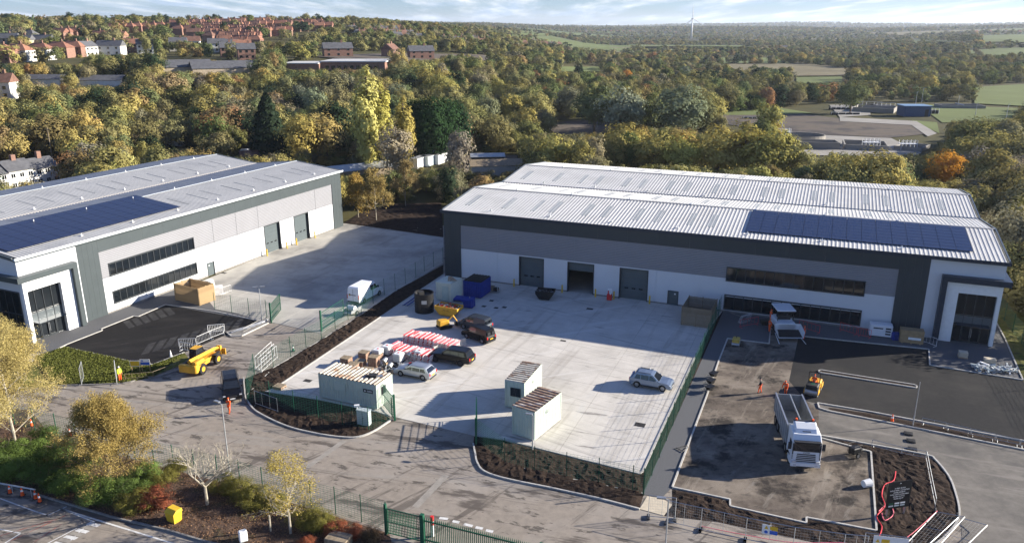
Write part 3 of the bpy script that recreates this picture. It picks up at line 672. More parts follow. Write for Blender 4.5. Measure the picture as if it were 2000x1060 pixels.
TR = dict(L=73.73, D=46.42, h=10.55, r=1.25, doors=[(12.2,16.1),(19.7,23.7),(27.4,31.5)], dh=4.55, pd=(34.3,35.8), w=(42.0,58.9), wz=[(4.4,6.22),(0.42,2.35)], panel=(2.75,62.45), top=8.35, band=4.72,
    white=(65.8,73.73), glass=(69.2,73.3,6.3), frame=(67.2,73.73,7.65,8.35), dark=M['dark_clad2'], dark2=M['gutter_dark'], mats=None, roofmat=M['roof_sheet'], trim=M['roof_sheet'], valley=M['gutter_dark'], verge=M['spandrel'], gut=M['gutter_dark'], sof=M['gutter_dark'],
    rl=[2.6,8.4,13.2,16.0,21.0,23.8,28.6,31.4,36.2,39.0,43.8,46.6,51.4,54.2,59,61.8,66.6,69.4], sol=(43.7,70.4,15,8), open={1:3.25}, blind=True)
TL = dict(L=64.36, D=40.2, h=10.8, r=1.1, doors=[(10.1,14.2),(17.9,21.9)], dh=4.9, pd=(33.6,35.1), w=(37.2,52.0), wz=[(4.98,6.62),(1.1,2.72)], panel=(2.8,53.3), top=8.6, band=4.85,
    white=(56.4,64.36), glass=(59.5,63.9,6.5), frame=(57.2,64.36,7.85,8.5), dark=M['dark_clad'], dark2=M['dark_clad'], mats=None, roofmat=M['roof_sheet2'], trim=M['gutter_light'], valley=M['gutter_cream'], verge=M['spandrel'], gut=M['gutter_light'], sof=M['dark_clad'], gin=M['gutter_cream'],
    rl=[5.2,8.0,12.8,15.6,20.4,23.2,28,30.8,34.6,38,42,45,50,53,58,61], sol=(36.8,63.5,15,8), open={}, cable=False, rlw=.17, rlm=mat('rooflight_dark', (0.12,0.13,0.135), 0.5, var=.3, scale=.6))
warehouse('warehouse', 'long warehouse with bright ribbed roof, its front in shade behind the main yard', RO, RA, 1, TR)
warehouse('warehouse', 'sunlit white and grey warehouse with dark green-grey frame and many rooflights, on the left', LO, LA, -1, TL)
def fw(org, ang, s, u, w_): # facade coordinates: u along the front, w_ out from it
    return Vector((org[0]+s*u*math.cos(ang)+w_*math.sin(ang), org[1]+s*u*math.sin(ang)-w_*math.cos(ang), 0))
for (org, ang, s, us, desc) in ((RO, RA, 1, (11.7,19.2,24.2,26.9,32.0), ['left of the first loading door','left of the open middle door','right of the open middle door','left of the third loading door','right of the third loading door']), (LO, LA, -1, (9.6,14.8,17.4,22.5), ['at the far side of the far loading door','at the near side of the far loading door','at the far side of the near loading door','at the near side of the near loading door'])):
    for u, dd in zip(us, desc):
        p = fw(org, ang, s, u, 0.75); mb = MB(); mb.cyl((0,0,0), (0,0,1.15), .11, n=10); mb.cyl((0,0,1.15), (0,0,1.2), .11, .05, n=10)
        tag(mb.build('bollard', M['yellow'], None, p), 'yellow steel bollard '+dd+(' of the shaded warehouse' if s == 1 else ' of the sunlit warehouse'), 'bollard', 'yellow bollards guarding the loading doors')
# ------------------------------------------------------------------ fences and gates
M['green'] = mat('green', (0.012,0.085,0.045), 0.5, var=0.1)
M['green_wire'] = mat('green_wire', (0.03,0.12,0.075), 0.5, var=0.1)
M['orange_hv'] = mat('orange_hv', (0.85,0.11,0.02), 0.8, var=0.12, scale=6)
M['yellow_hv'] = mat('yellow_hv', (0.55,0.80,0.05), 0.8, var=0.1, scale=6)
M['red'] = mat('red', (0.55,0.03,0.03), 0.5, var=0.15, scale=4)
M['skin'] = mat('skin', (0.50,0.30,0.21), 0.6, var=0.05)
M['timber'] = mat('timber', (0.36,0.245,0.125), 0.8, var=0.25, scale=1.2, stretch=(4,4,.6))
M['timber_old'] = mat('timber_old', (0.23,0.18,0.12), 0.85, var=0.3, scale=1.2, stretch=(4,4,.6))
M['pallet'] = mat('pallet', (0.36,0.25,0.15), 0.85, var=0.25, scale=3)
def mesh_fence(name, label, pts, h=2.4, z=0.0, wire=0.0055, post=0.03, rows=12, cstep=0.30, wm=None, pm=None, pname='post'):
    "green weld-mesh fence through surveyed post positions: each post and each mesh bay is a part"
    o = pts[0]; root = thing(name, label, 'fence', (o.x, o.y, z))
    for i, p in enumerate(pts):
        q = p-o; mb = MB(); mb.box(q.x-post, q.x+post, q.y-post, q.y+post, -0.1, h+0.08); mb.build('post', pm or M['green'], root)
    for a, c in zip(pts, pts[1:]):
        a = a-o; c = c-o; L = math.hypot(c.x-a.x, c.y-a.y); rz = math.atan2(c.y-a.y, c.x-a.x); mb = MB()
        for k in range(rows+1):
            zz = 0.06+(h-.1)*k/rows; mb.box(0.03, L-.03, -wire, wire, zz-wire, zz+wire)
        n = max(2, int(L/cstep))
        for k in range(1, n):
            x = L*k/n; mb.box(x-wire*.8, x+wire*.8, -wire*2.2, -wire, .06, h-.04)
        mb.build('mesh_panel', wm or M['green_wire'], root, (a.x, a.y, 0), rz)
    return root
def row(a, c, n): return [a+(c-a)*i/n for i in range(n+1)]
pxs = [(483,786),(497,731),(534,716),(568,695),(598,678),(628,661),(655,642),(680,624),(706,612),(729,593),(751,576),(772,566),(792,554),(812,542),(829,530),(847,521),(865,512)]
mesh_fence('mesh_fence', 'green mesh fence along the soil strip between the two yards', [at(*p) for p in pxs])
mesh_fence('mesh_fence', 'green mesh fence on the dark soil bed in front of the large site cabin', [at(*p) for p in [(483,786),(528,787),(575,806),(622,817),(669,829),(720,840),(766,820)]])
mesh_fence('mesh_fence', 'green mesh fence on the soil bed in front of the two small cabins', [at(*p) for p in [(931,862),(986,903),(1044,919),(1106,932),(1169,944),(1235,959),(1256,965)]])
mesh_fence('mesh_fence', 'green mesh fence between the main yard and the grey block footpath', row(at(1257,966), at(1409,604), 15), cstep=.10, wire=.0035)
mesh_fence('mesh_fence', 'green mesh fence between the loading yard and the black car park', [at(*p) for p in [(420,604),(453,610),(487,616),(521,620),(529,628)]], rows=8)
mesh_fence('mesh_fence', 'dark green mesh fence beside the glazed entrance at the right edge', row(at(1946,606), at(2080,790), 7)+[at(2120,850)], cstep=.25)
road_f = [(20,786),(60,797),(104,808),(141,818),(180,829),(220,840),(257,850),(295,861),(334,869),(375,878),(420,888),(464,899),(509,913),(556,926),(604,939),(652,951),(703,966),(752,980)]
mesh_fence('mesh_fence', 'long green mesh fence between the road and the shrub bed in the foreground', [at(x, y, 2.4) .xyz*1 for x, y in road_f] and [Vector((at(x,y,2.4).x, at(x,y,2.4).y, 0)) for x, y in road_f], rows=12, wire=.0065)
# swing gates to the two yards
def leaf(name, label, a, c, h=2.4, bars=12, hz=False):
    L = (c-a).length; rz = math.atan2(c.y-a.y, c.x-a.x); root = thing(name, label, 'gate', (a.x,a.y,0), rz)
    MB().box(-.09, .09, -.09, .09, -.1, h+.35).build('gate_post', M['green'], root)
    f = MB(); f.box(.12, .18, -.03, .03, .12, h); f.box(L-.06, L, -.03, .03, .12, h); f.box(.18, L-.06, -.03, .03, h-.06, h); f.box(.18, L-.06, -.03, .03, .12, .18); f.box(.18, L-.06, -.03, .03, h*.5, h*.5+.05); f.build('gate_frame', M['green'], root)
    if not hz:
        for k in range(1, 9): zz = .18+(h-.24)*k/9; MB().box(.18, L-.06, -.03, -.004, zz-.015, zz+.015).build('cross_wire', M['green'], root)
    for k in range(1, bars):
        if hz: zz = .18+(h-.24)*k/bars; MB().box(.18, L-.06, -.012, .012, zz-.012, zz+.012).build('bar', M['green'], root)
        else: x = .15+(L-.2)*k/bars; MB().box(x-.02, x+.02, -.07, -.031, .14, h-.02).build('bar', M['green'], root)
    return root
leaf('swing_gate', 'open green gate leaf at the left side of the loading yard entrance', at(530,630), at(549,606), bars=14)
leaf('swing_gate', 'open green gate leaf along the fence behind the trailer', at(628,646), at(672,617), bars=10, hz=True)
leaf('swing_gate', 'open green gate leaf seen edge-on beside the large site cabin', at(771,820), at(742,782), bars=14)
leaf('swing_gate', 'open green gate leaf seen edge-on on the soil bed by the smaller cabins', at(930,868), at(931,817), bars=14)
# palisade sliding gate in the foreground
ga = Vector((*at(752,991,2.3).xy, 0)); gb = Vector((*at(824,1008,2.3).xy, 0)); gc = Vector((*at(1020,1056,2.3).xy, 0))
leaf('swing_gate', 'green weld-mesh gate bay with crossed braces beside the palisade gate', ga, gb, h=2.3, bars=22)
L = (gc-gb).length*1.15; rz = math.atan2(gc.y-gb.y, gc.x-gb.x); root = thing('palisade_gate', 'long green palisade gate of upright pales at the bottom edge', 'gate', tuple(gb), rz)
MB().box(-.14,.14,-.14,.14,-.1,2.5).build('gate_post', M['green'], root); MB().box(L+.1,L+.35,-.14,.14,-.1,2.5).build('gate_post', M['green'], root)
for zz in (.25, 1.9): MB().box(.15, L+.1, .03, .10, zz, zz+.1).build('rail', M['green'], root)
n = int(L/.155); me = None
for k in range(n):
    if me is None: o = MB().add([(-.03,0,.1),(.03,0,.1),(.03,0,2.2),(0,0,2.36),(-.03,0,2.2),(-.03,.025,.1),(.03,.025,.1),(.03,.025,2.2),(0,.025,2.36),(-.03,.025,2.2)], [(0,1,2,3,4),(9,8,7,6,5),(0,5,6,1),(1,6,7,2),(2,7,8,3),(3,8,9,4),(4,9,5,0)]).build('pale', M['green'], root); me = o.data
    else: o = link('pale', me, root)
    o.location = (.22+k*.155, 0, 0)

# ------------------------------------------------------------------ lamp posts, poles
def lamp(px, h, label, arm=0.9, az=0.0, r=.06, z=0, double=False, head=True, base=None):
    p = base or at(*px); root = thing('lamp_post', label, 'lamp post', (p.x,p.y,z))
    mb = MB(); mb.cyl((0,0,-.05),(0,0,1.1), r*1.3, n=8); mb.cyl((0,0,1.1),(0,0,h), r, r*.7, n=8); mb.build('column', M['galv'], root)
    if head:
        for s in ((1,-1) if double else (1,)):
            d = Vector((math.cos(az), math.sin(az), 0))*s
            MB().cyl((0,0,h-.05), d*arm+Vector((0,0,h+.1)), .03, n=6).build('arm', M['galv'], root)
            MB().obox((*(d*(arm+.2)).xy, h+.06), .62, .24, .09, az).build('lantern', M['steel'], root)
    return root
lamp((449,923), 6.6, 'grey lamp post with a bracketed camera box on the near roadside', arm=.35, az=2.6)
lamp((512,626), 4.6, 'slim grey lamp post with a flat twin lantern beside the left yard gate', arm=.25, az=.3, double=True)
lamp((1040,880), 3.6, 'slim grey lamp post in front of the smaller cabins', arm=.15, az=2.9, r=.05)
lamp((1783,830), 4.6, 'leaning thin grey column without a lantern on the car park island', head=False, r=.045)
bp = Vector((*at(1306,975,6.0).xy, 0)); lamp((0,0), 6.0, 'grey lamp post with a camera at the bottom edge by the fence panels', arm=.3, az=3.0, r=.06, base=bp)
for px, h, lab in [((106,330),11,'thin wooden pole standing in trees beside the white cottages'),((265,290),7,'short wooden pole behind the left warehouse')]:
    p = at(*px); root = thing('utility_pole', lab, 'pole', tuple(p)); MB().cyl((0,0,0),(0,0,h), .14, .10, n=6).build('pole', M['timber_old'], root); MB().box(-.7,.7,-.05,.05,h-.5,h-.38).build('crossarm', M['timber_old'], root)

# ------------------------------------------------------------------ people
def person(px, label, rz=0.0, top='orange_hv', legs='orange_hv', head='orange_hv', pose='stand', z=0.0, h=1.76, base=None):
    root = thing('person', label, 'person', tuple(base) if base else tuple(at(px[0], px[1], z)), rz)
    J = []; E_ = []; Rr = []
    def j(x, y, zz, r, par=None):
        J.append((x*h, y*h, zz*h)); Rr.append(r*h)
        if par is not None: E_.append((par, len(J)-1))
        return len(J)-1
    step = {'walk':(.10,-.09),'stand':(.015,-.015),'bend':(.05,-.06),'sit':(.0,.0)}[pose]
    pel = j(0,0,.52,.085)
    lean = .22 if pose == 'bend' else .02
    wst = j(.2*lean,0,.60,.075,pel); ch = j(lean*.8,0,.74,.092,wst); nk = j(lean,0,.84,.036,ch); hd = j(lean*1.1+.008,0,.905,.052,nk); tp = j(lean*1.1+.006,0,.965,.045,hd)
    for s, st in ((1, step[0]), (-1, step[1])):
        hp = j(0,s*.055,.49,.062,pel)
        if pose == 'sit': kn = j(.24,s*.06,.49,.042,hp); an = j(.25,s*.06,.27,.03,kn); ft = j(.33,s*.06,.25,.024,an)
        else: kn = j(st*.5+.02,s*.06,.28,.042,hp); an = j(st,s*.06,.045,.028,kn); ft = j(st+.085,s*.065,.022,.024,an)
        shd = j(lean*.85,s*.115,.79,.046,ch)
        fw_ = .12 if pose != 'stand' else .04
        el = j(lean*.8+fw_*.4*(1 if pose!='walk' else s),s*.15,.63,.032,shd); wr = j(lean*.8+fw_*(1.3 if pose!='walk' else s*1.0),s*.14,.50,.021,el); pm = j(lean*.8+fw_*1.45*(1 if pose!='walk' else s*.8),s*.138,.465,.018,wr)
        bx_, by_, bz_ = [q/h for q in J[pm]]
        for q, (fx, ln) in enumerate(((-.014,.036),(-.005,.042),(.004,.040),(.013,.033))): f1 = j(bx_+fx, by_, bz_-ln*.5, .006, pm); j(bx_+fx+.004, by_-s*.004, bz_-ln, .005, f1)
        j(bx_+.024, by_-s*.012, bz_-.014, .006, pm)
    me = bpy.data.meshes.new('body'); me.from_pydata(J, E_, []); tmp = bpy.data.objects.new('tmp', me); COL.objects.link(tmp)
    md = tmp.modifiers.new('skin', 'SKIN'); sv = me.skin_vertices[0].data
    for i, r in enumerate(Rr): sv[i].radius = (r, r); sv[i].use_root = (i == 0)
    tmp.modifiers.new('sub', 'SUBSURF').levels = 1
    dg = bpy.context.evaluated_depsgraph_get(); bm_ = bpy.data.meshes.new_from_object(tmp.evaluated_get(dg)); bpy.data.objects.remove(tmp); bm_.name = 'body'
    for mm in (M['skin'], M[legs], M[top], M['black']): bm_.materials.append(mm)
    for p in bm_.polygons:
        c = p.center; k = c.z/h
        if k > .845: p.material_index = 0
        elif abs(c.y) > .112*h and k < .52 and pose != 'sit': p.material_index = 0
        elif k < .05: p.material_index = 3
        elif k < .55: p.material_index = 1
        else: p.material_index = 2
    o = link('body', bm_, root)
    o.data.polygons.foreach_set('use_smooth', [True]*len(o.data.polygons))
    hx = (lean*1.1+.008)*h; hz = .935*h
    rings = [[(hx+math.cos(a)*r, math.sin(a)*r*.9, zz) for a in [i*math.pi/4 for i in range(8)]] for r, zz in ((.105,hz),(.10,hz+.06),(.07,hz+.11),(.02,hz+.13))]
    MB().loft(rings).build('helmet' if head != 'black' else 'hair', M[head], root, smooth=True)
    for s in (1,-1): MB().box(hx+.075, hx+.095, s*.035-.012, s*.035+.012, hz-.035, hz-.02).build('eye', M['black'], root)
    if top != 'black':
        for zz in (.62, .70): 
            w_ = .088*h*1.12; cx = lean*.6*h*(1 if zz > .65 else .6); rg = [[(cx+math.cos(a)*w_, math.sin(a)*w_, q) for a in [i*math.pi/5 for i in range(10)]] for q in (zz*h, zz*h+.05)]
            MB().loft(rg, cap=False).build('reflective_band', M['steel'], root)
    return root
person((448,808), 'worker in full orange suit walking behind the black people carrier', rz=1.2, pose='walk')
person((235,744), 'worker in orange trousers, yellow vest and white helmet by the grass verge', rz=-.3, top='yellow_hv', head='white')
person((1484,767), 'worker in a black top and orange trousers on the dusty ground', rz=2.8, top='black', head='black', pose='walk')
person((1534,770), 'worker in full orange leaning forward on the edge of the new asphalt', rz=-2.2, pose='bend')
person((1570,662), 'worker in full orange standing right of the white paver', rz=2.9)
person((1502,648), 'worker in full orange standing left of the white paver', rz=.4)
# ------------------------------------------------------------------ road vehicles
M['tyre'] = mat('tyre', (0.016,0.016,0.017), 0.85, var=0.2)
M['rim'] = mat('rim', (0.30,0.31,0.32), 0.35, 0.7, var=0.1)
M['carglass'] = mat('carglass', (0.012,0.015,0.02), 0.05, var=0.1, spec=0.8)
M['lamp_red'] = mat('lamp_red', (0.45,0.015,0.012), 0.25, var=0.1)
M['lamp_clear'] = mat('lamp_clear', (0.6,0.62,0.65), 0.1, 0.3, var=0.05)
M['silver_car'] = mat('silver_car', (0.40,0.42,0.45), 0.28, 0.65, var=0.03)
M['blue_silver'] = mat('blue_silver', (0.20,0.25,0.33), 0.25, 0.5, var=0.03)
M['black_car'] = mat('black_car', (0.006,0.006,0.007), 0.22, 0.0, var=0.1, spec=0.35)
M['grey_van'] = mat('grey_van', (0.05,0.06,0.075), 0.25, 0.5, var=0.05)
M['white_van'] = mat('white_van', (0.76,0.76,0.75), 0.3, var=0.02, spec=.5)
M['trim'] = mat('trim', (0.03,0.03,0.032), 0.6, var=0.1)
def wheel(root, x, y, r, w=.22, rim='rim', dish=.62):
    s = 1 if y > 0 else -1
    rg = [[(x+math.cos(a)*q, y+dy*s, r+math.sin(a)*q) for a in [i*math.pi/9 for i in range(18)]] for q, dy in ((r*.9,-w),(r,-w*.85),(r,-.03),(r*.92,0),(r*dish,-.005),(r*dish*.9,-.04))]
    t_ = MB().loft(rg).build('wheel', M['tyre'], root, smooth=False)
    mb = MB(); mb.cyl((x,y-.045*s,r),(x,y-.02*s,r), r*dish*.98, n=16)
    for k in range(5):
        a = k*2*math.pi/5+.3; mb.add([(x+math.cos(a-.25)*r*.12,y+.0*s,r+math.sin(a-.25)*r*.12),(x+math.cos(a+.25)*r*.12,y,r+math.sin(a+.25)*r*.12),(x+math.cos(a+.16)*r*.58,y-.012*s,r+math.sin(a+.16)*r*.58),(x+math.cos(a-.16)*r*.58,y-.012*s,r+math.sin(a-.16)*r*.58)], [(0,1,2,3)])
    mb.build('rim', M[rim], t_)
def arch(cx, r, n=7): return [(cx+r*math.cos(math.pi*i/(n-1)), .02+r*math.sin(math.pi*i/(n-1))*1.0) for i in range(n)]
def car(label, cat, loc, rz, L, W, kind, paint, name='parked_car', rim='rim'):
    root = thing(name, label, cat, tuple(loc), rz); x0, x1 = -L/2, L/2
    K = dict( # wheel radius, sill, bonnet z, windscreen base x, roof front, roof rear, tail base x, roof z, belt z, tail z
        suv=(.36,.30,.98,.95,.25,-1.65,-2.1,1.68,1.02,1.08), estate=(.33,.22,.84,1.10,.35,-1.75,-2.15,1.46,.92,.95), pickup=(.39,.40,1.10,1.05,.35,-2.15,-2.45,1.82,1.16,1.12),
        van=(.33,.24,1.02,1.25,.65,-1.95,-2.1,1.84,1.08,1.05), mpv=(.34,.26,1.05,1.35,.75,-2.1,-2.3,1.88,1.08,1.05))[kind]
    r, sill, zb, wx, rf, rr, tx, zr, belt, tz = K; fx = x1-.92; bx_ = x0+.85
    if kind == 'pickup': fx = x1-.95; bx_ = x0+1.15
    ar = [(fx-a if False else p[0], p[1]+sill*.2) for p in []]
    def ac(cx): return [(cx+(r+.07)*math.cos(t), max(sill, r+(r+.07)*math.sin(t))) for t in [math.pi*i/8 for i in range(9)]]
    low = [(x1-.12,sill)]+ac(fx)+ac(bx_)+[(x0+.12,sill),(x0+.02,sill+.15),(x0,tz-.2),(x0+.08,tz),(wx-.2,belt),(wx+.12,belt-.01),(x1-.55,zb-.02),(x1-.18,zb-.14),(x1-.02,zb-.35),(x1,sill+.12)]
    ins = lambda z: max(0,(z-.55))*.08+max(0,(sill+.12-z))*.3
    MB().side(low, W, ins, b=.07).build('body', paint, root)
    gh = [(wx+.05,belt-.03),(rf+.05,zr-.1),(rf-.25,zr-.02),((rf+rr)/2,zr),(rr+.2,zr-.03),(rr,zr-.1),(tx if kind != 'pickup' else tx,belt-.04)]
    gi = lambda z: .07+max(0,(z-belt))*.26*(.75 if kind in ('van','mpv') else 1)
    MB().side(gh, W, gi, b=.05).build('cabin', paint, root)
    # side glass
    zt = zr-.17; zl = belt+.03
    xa = wx-(wx-rf)*(zl-belt)/(zr-.1-belt)-.16; xb = rf-.12
    segs = {'suv':[(.0,1),(.0,1),(.0,1)],'estate':3,'pickup':3,'mpv':3,'van':1}[kind]
    nseg = 3 if kind != 'van' else 1; rear = (tx+.35 if kind not in ('van',) else rf-.95)
    for s in (1,-1):
        edges = [xa]+[xa+(rear-xa)*q for q in ((.36,.72,1) if nseg == 3 else (1,))]
        for k in range(nseg):
            e0, e1 = edges[k]-.03, edges[k+1]+.03
            t0 = xb if k == 0 else e0; t1 = e1+(.22 if k == nseg-1 and kind != 'van' else 0)
            y0 = s*(W/2-gi(zl)+.008); y1 = s*(W/2-gi(zt)+.008)
            MB().add([(e0,y0,zl),(e1,y0,zl),(t1,y1,zt),(t0,y1,zt)], [(0,1,2,3)]).build('side_window', M['carglass'], root)
        MB().obox((wx-.25, s*(W/2+.06), belt+.02), .12, .18, .14).build('mirror', paint, root)
        MB().box(x1-.30,x1-.045,s*(W/2-.16)-.12,s*(W/2-.16)+.12,zb-.33,zb-.21).build('headlight', M['lamp_clear'], root)
        MB().box(x0-.012,x0+.06,s*(W/2-.19)-.09,s*(W/2-.19)+.09,tz-.35,tz+(-.05 if kind != 'pickup' else -.02)).build('tail_light', M['lamp_red'], root)
        MB().box(bx_+r+.12, fx-r-.12, s*(W/2-.03), s*(W/2+.012), sill+.0, sill+.14).build('sill_trim', M['trim'], root)
        for dx in (.36, .70): q = xa+(rear-xa)*dx; MB().box(q+.12, q+.30, s*(W/2-ins(.9)-.03), s*(W/2-ins(.9)+.015), belt-.14, belt-.10).build('door_handle', paint, root)
        if kind in ('suv','estate','mpv'): MB().bar((rf-.25,s*(W/2-gi(zr)-.06),zr+.04), (rr+.25,s*(W/2-gi(zr)-.06),zr+.03), .045).build('roof_rail', M['steel'] if kind == 'estate' else M['trim'], root)
        for x in (fx, bx_): wheel(root, x, s*(W/2-.01), r, rim=rim)
    def scr(xa_, za, xb_, zb_, nm, k=.12):
        n = Vector((zb_-za, 0, -(xb_-xa_))).normalized()*(.012 if xa_ > 0 else -.012); n = Vector((abs(n.x)*(1 if xa_ > 0 else -1), 0, abs(n.z)))*1
        ya = W/2-gi(za)-k*.6; yb = W/2-gi(zb_)-k
        MB().add([(xa_+n.x,-ya,za+n.z),(xa_+n.x,ya,za+n.z),(xb_+n.x,yb,zb_+n.z),(xb_+n.x,-yb,zb_+n.z)], [(0,1,2,3)]).build(nm, M['carglass'], root)
    scr(wx+.05-(wx-rf)*.08, belt+.04, rf+.05+(wx-rf)*.06, zr-.14, 'windscreen')
    if kind != 'van': scr(tx+(rr-tx)*.12, belt+.04, tx+(rr-tx)*.9, zr-.16, 'rear_window')
    else: 
        for s in (1,-1): MB().box(tx-.05, tx+.02, s*.12, s*.62, belt+.1, zr-.3).build('rear_window', M['carglass'], root)
    MB().box(x1-.02, x1+.012, -.45, .45, zb-.45, zb-.30).build('grille', M['trim'], root)
    MB().box(x1-.03, x1+.015, -.26, .26, sill+.12, sill+.24).build('number_plate', M['white'], root); MB().box(x0-.018, x0+.02, -.26, .26, tz-.45, tz-.33).build('number_plate', M['yellow'], root)
    MB().box(x1-.06, x1+.01, -W/2+.2, W/2-.2, sill-.02, sill+.1).build('front_bumper', M['trim'], root); MB().box(x0-.01, x0+.06, -W/2+.2, W/2-.2, sill-.02, sill+.14).build('rear_bumper', M['trim'], root)
    return root
def pose(rw, fw2, W, side):   # near-side wheel contact pixels rear, front; side = which side of the car they are on (+1 left, -1 right)
    a, c = at(*rw), at(*fw2); d = (c-a).normalized(); n = Vector((-d.y, d.x, 0)); mid = (a+c)/2
    return mid-n*side*W/2, math.atan2(d.y, d.x)
lc_, rz = pose((1245,757), (1292,765), 1.88, -1); car('silver-blue sports utility car parked alone on the right side of the yard', 'car', lc_, rz, 4.55, 1.88, 'suv', M['blue_silver'])
lc_, rz = pose((823,743), (783,735), 1.8, 1); car('silver estate car with pale roof bars beside the large site cabin', 'car', lc_, rz, 4.6, 1.8, 'estate', M['silver_car'])
lc_, rz = pose((899,716), (852,708), 1.9, 1); car('black pickup truck with hardtop and red tail lights, behind the silver estate', 'pickup truck', lc_, rz, 5.3, 1.9, 'pickup', M['black_car'], name='pickup_truck', rim='trim')
lc_, rz = pose((939,671), (911,661), 1.8, 1); car('black small van parked nearer the pickup, next to a dark grey van', 'van', lc_, rz, 4.4, 1.8, 'van', M['black_car'], name='parked_van')
lc_, rz = pose((937,650), (904,642), 1.8, 1); car('dark blue-grey small van parked beyond the black van at the shadow edge', 'van', lc_, rz, 4.4, 1.8, 'van', M['grey_van'], name='parked_van')
a, c = at(450,752), at(455,782); d = (c-a).normalized(); car('black people carrier on the road beside the orange-suited worker', 'people carrier', (a+c)/2, math.atan2(d.y, d.x), 4.9, 1.92, 'mpv', M['black_car'])

# white panel van in the loading yard
def panel_van(label, loc, rz, L=6.0, W=2.0, logo=True):
    root = thing('panel_van', label, 'van', tuple(loc), rz); x0, x1 = -L/2, L/2; r = .36; fx, bx_ = x1-1.0, x0+1.25
    def ac(cx): return [(cx+(r+.07)*math.cos(t), max(.34, r+(r+.07)*math.sin(t))) for t in [math.pi*i/8 for i in range(9)]]
    pr = [(x1-.1,.34)]+ac(fx)+ac(bx_)+[(x0+.05,.36),(x0,.6),(x0+.02,1.6),(x0+.10,2.42),(x0+.35,2.55),(x1-2.6,2.6),(x1-2.0,2.42),(x1-1.05,1.32),(x1-.35,1.10),(x1-.06,.85),(x1,.5)]
    ins = lambda z: max(0,z-1.0)*.085
    MB().side(pr, W, ins, b=.08).build('body', M['white_van'], root)
    gi = ins
    MB().add([(x1-1.12,-W/2+.16,1.42),(x1-1.12,W/2-.16,1.42),(x1-1.86,W/2-.3,2.3),(x1-1.86,-W/2+.3,2.3)], [(0,1,2,3)]).build('windscreen', M['carglass'], root).location.x = .03
    for s in (1,-1):
        for (e0, e1, t0, t1) in ((x1-1.35,x1-2.25,x1-1.85,x1-2.25),(x1-2.35,x1-3.1,x1-2.35,x1-3.1)):
            MB().add([(e0,s*(W/2-gi(1.4)+.012),1.4),(e1,s*(W/2-gi(1.4)+.012),1.4),(t1,s*(W/2-gi(2.1)+.012),2.1),(t0,s*(W/2-gi(2.1)+.012),2.1)], [(0,1,2,3)]).build('side_window', M['carglass'], root)
        MB().box(x1-.22,x1-.02,s*.74-.13,s*.74+.13,.82,1.0).build('headlight', M['lamp_clear'], root)
        MB().box(x0-.02,x0+.05,s*.93-.05,s*.93+.05,.9,1.5).build('tail_light', M['lamp_red'], root)
        MB().obox((x1-1.5,s*(W/2+.14),1.45),.14,.22,.3).build('mirror', M['trim'], root)
        for x in (fx, bx_): wheel(root, x, s*(W/2-.01), r)
        MB().box(bx_+.5, fx-.5, s*(W/2-.02), s*(W/2+.02), .34, .44).build('sill_trim', M['trim'], root)
    MB().box(x0-.03,x0+.02,-W/2+.1,W/2-.1,.38,.56).build('rear_bumper', M['trim'], root)
    MB().box(x0-.008,x0+.03,-.008,.008,.6,2.3).build('door_seam', M['trim'], root)
    if logo:
        b2 = MB(); b2.cyl((x0-.012,.55,1.45),(x0+.05,.55,1.45),.16,n=14); lg = b2.build('logo_disc', M['trim'], root)
        MB().cyl((x0-.02,.55,1.45),(x0-.012,.55,1.45),.09,n=12).build('logo_centre', M['gold'], lg)
        for k, wd in enumerate((.09,.12,.08,.12,.1,.09)): MB().box(x0-.012,x0+.03,.30-k*.14-wd*.5,.30-k*.14+wd*.4,1.39,1.5).build('logo_letter', M['trim'], root)
    return root
M['gold'] = mat('gold', (0.55,0.38,0.08), 0.5, var=0.1)
lc_, rz = pose((711,593), (741,577), 2.0, -1); panel_van('white long-wheelbase van with lettering on its rear doors, parked in the loading yard', lc_, rz)
# plant trailer behind the van
a = at(690,612); root = thing('trailer', 'small grey trailer with rolled materials by the fence behind the white van', 'trailer', tuple(a), rz)
MB().box(-1.4,1.0,-.7,.7,.45,.52).build('deck', M['galv'], root); MB().bar((1.0,0,.45),(2.0,0,.42),.07).build('drawbar', M['galv'], root)
for s in (1,-1): wheel(root, -.2, s*.85, .3, .18); MB().box(-1.4,1.0,s*.7-.02,s*.7+.02,.53,.85).build('side_rail', M['galv'], root)
MB().cyl((-.3,-.55,.9),(-.3,.55,.9),.36,n=14).build('cable_roll', M['white'], root)
# ------------------------------------------------------------------ construction machines
M['jcb'] = layered(mat('machine_yellow', (0.60,0.32,0.03), 0.5, var=0.12, scale=2), [((0.12,0.09,0.06), 1.2, 0.6, 0.75, 0.6, (1,1,1))])
M['mech'] = mat('mech', (0.04,0.038,0.036), 0.6, 0.3, var=0.3)
M['truckwhite'] = layered(mat('truckwhite', (0.64,0.65,0.66), 0.35, var=0.03, spec=.5), [((0.3,0.27,0.24), 2.0, 0.62, 0.8, 0.5, (1,1,1))])
M['bodygrey'] = mat('bodygrey', (0.27,0.29,0.31), 0.5, 0.3, var=0.15)
M['tipbed'] = mat('tipbed', (0.34,0.33,0.29), 0.45, 0.4, var=0.25, scale=1)
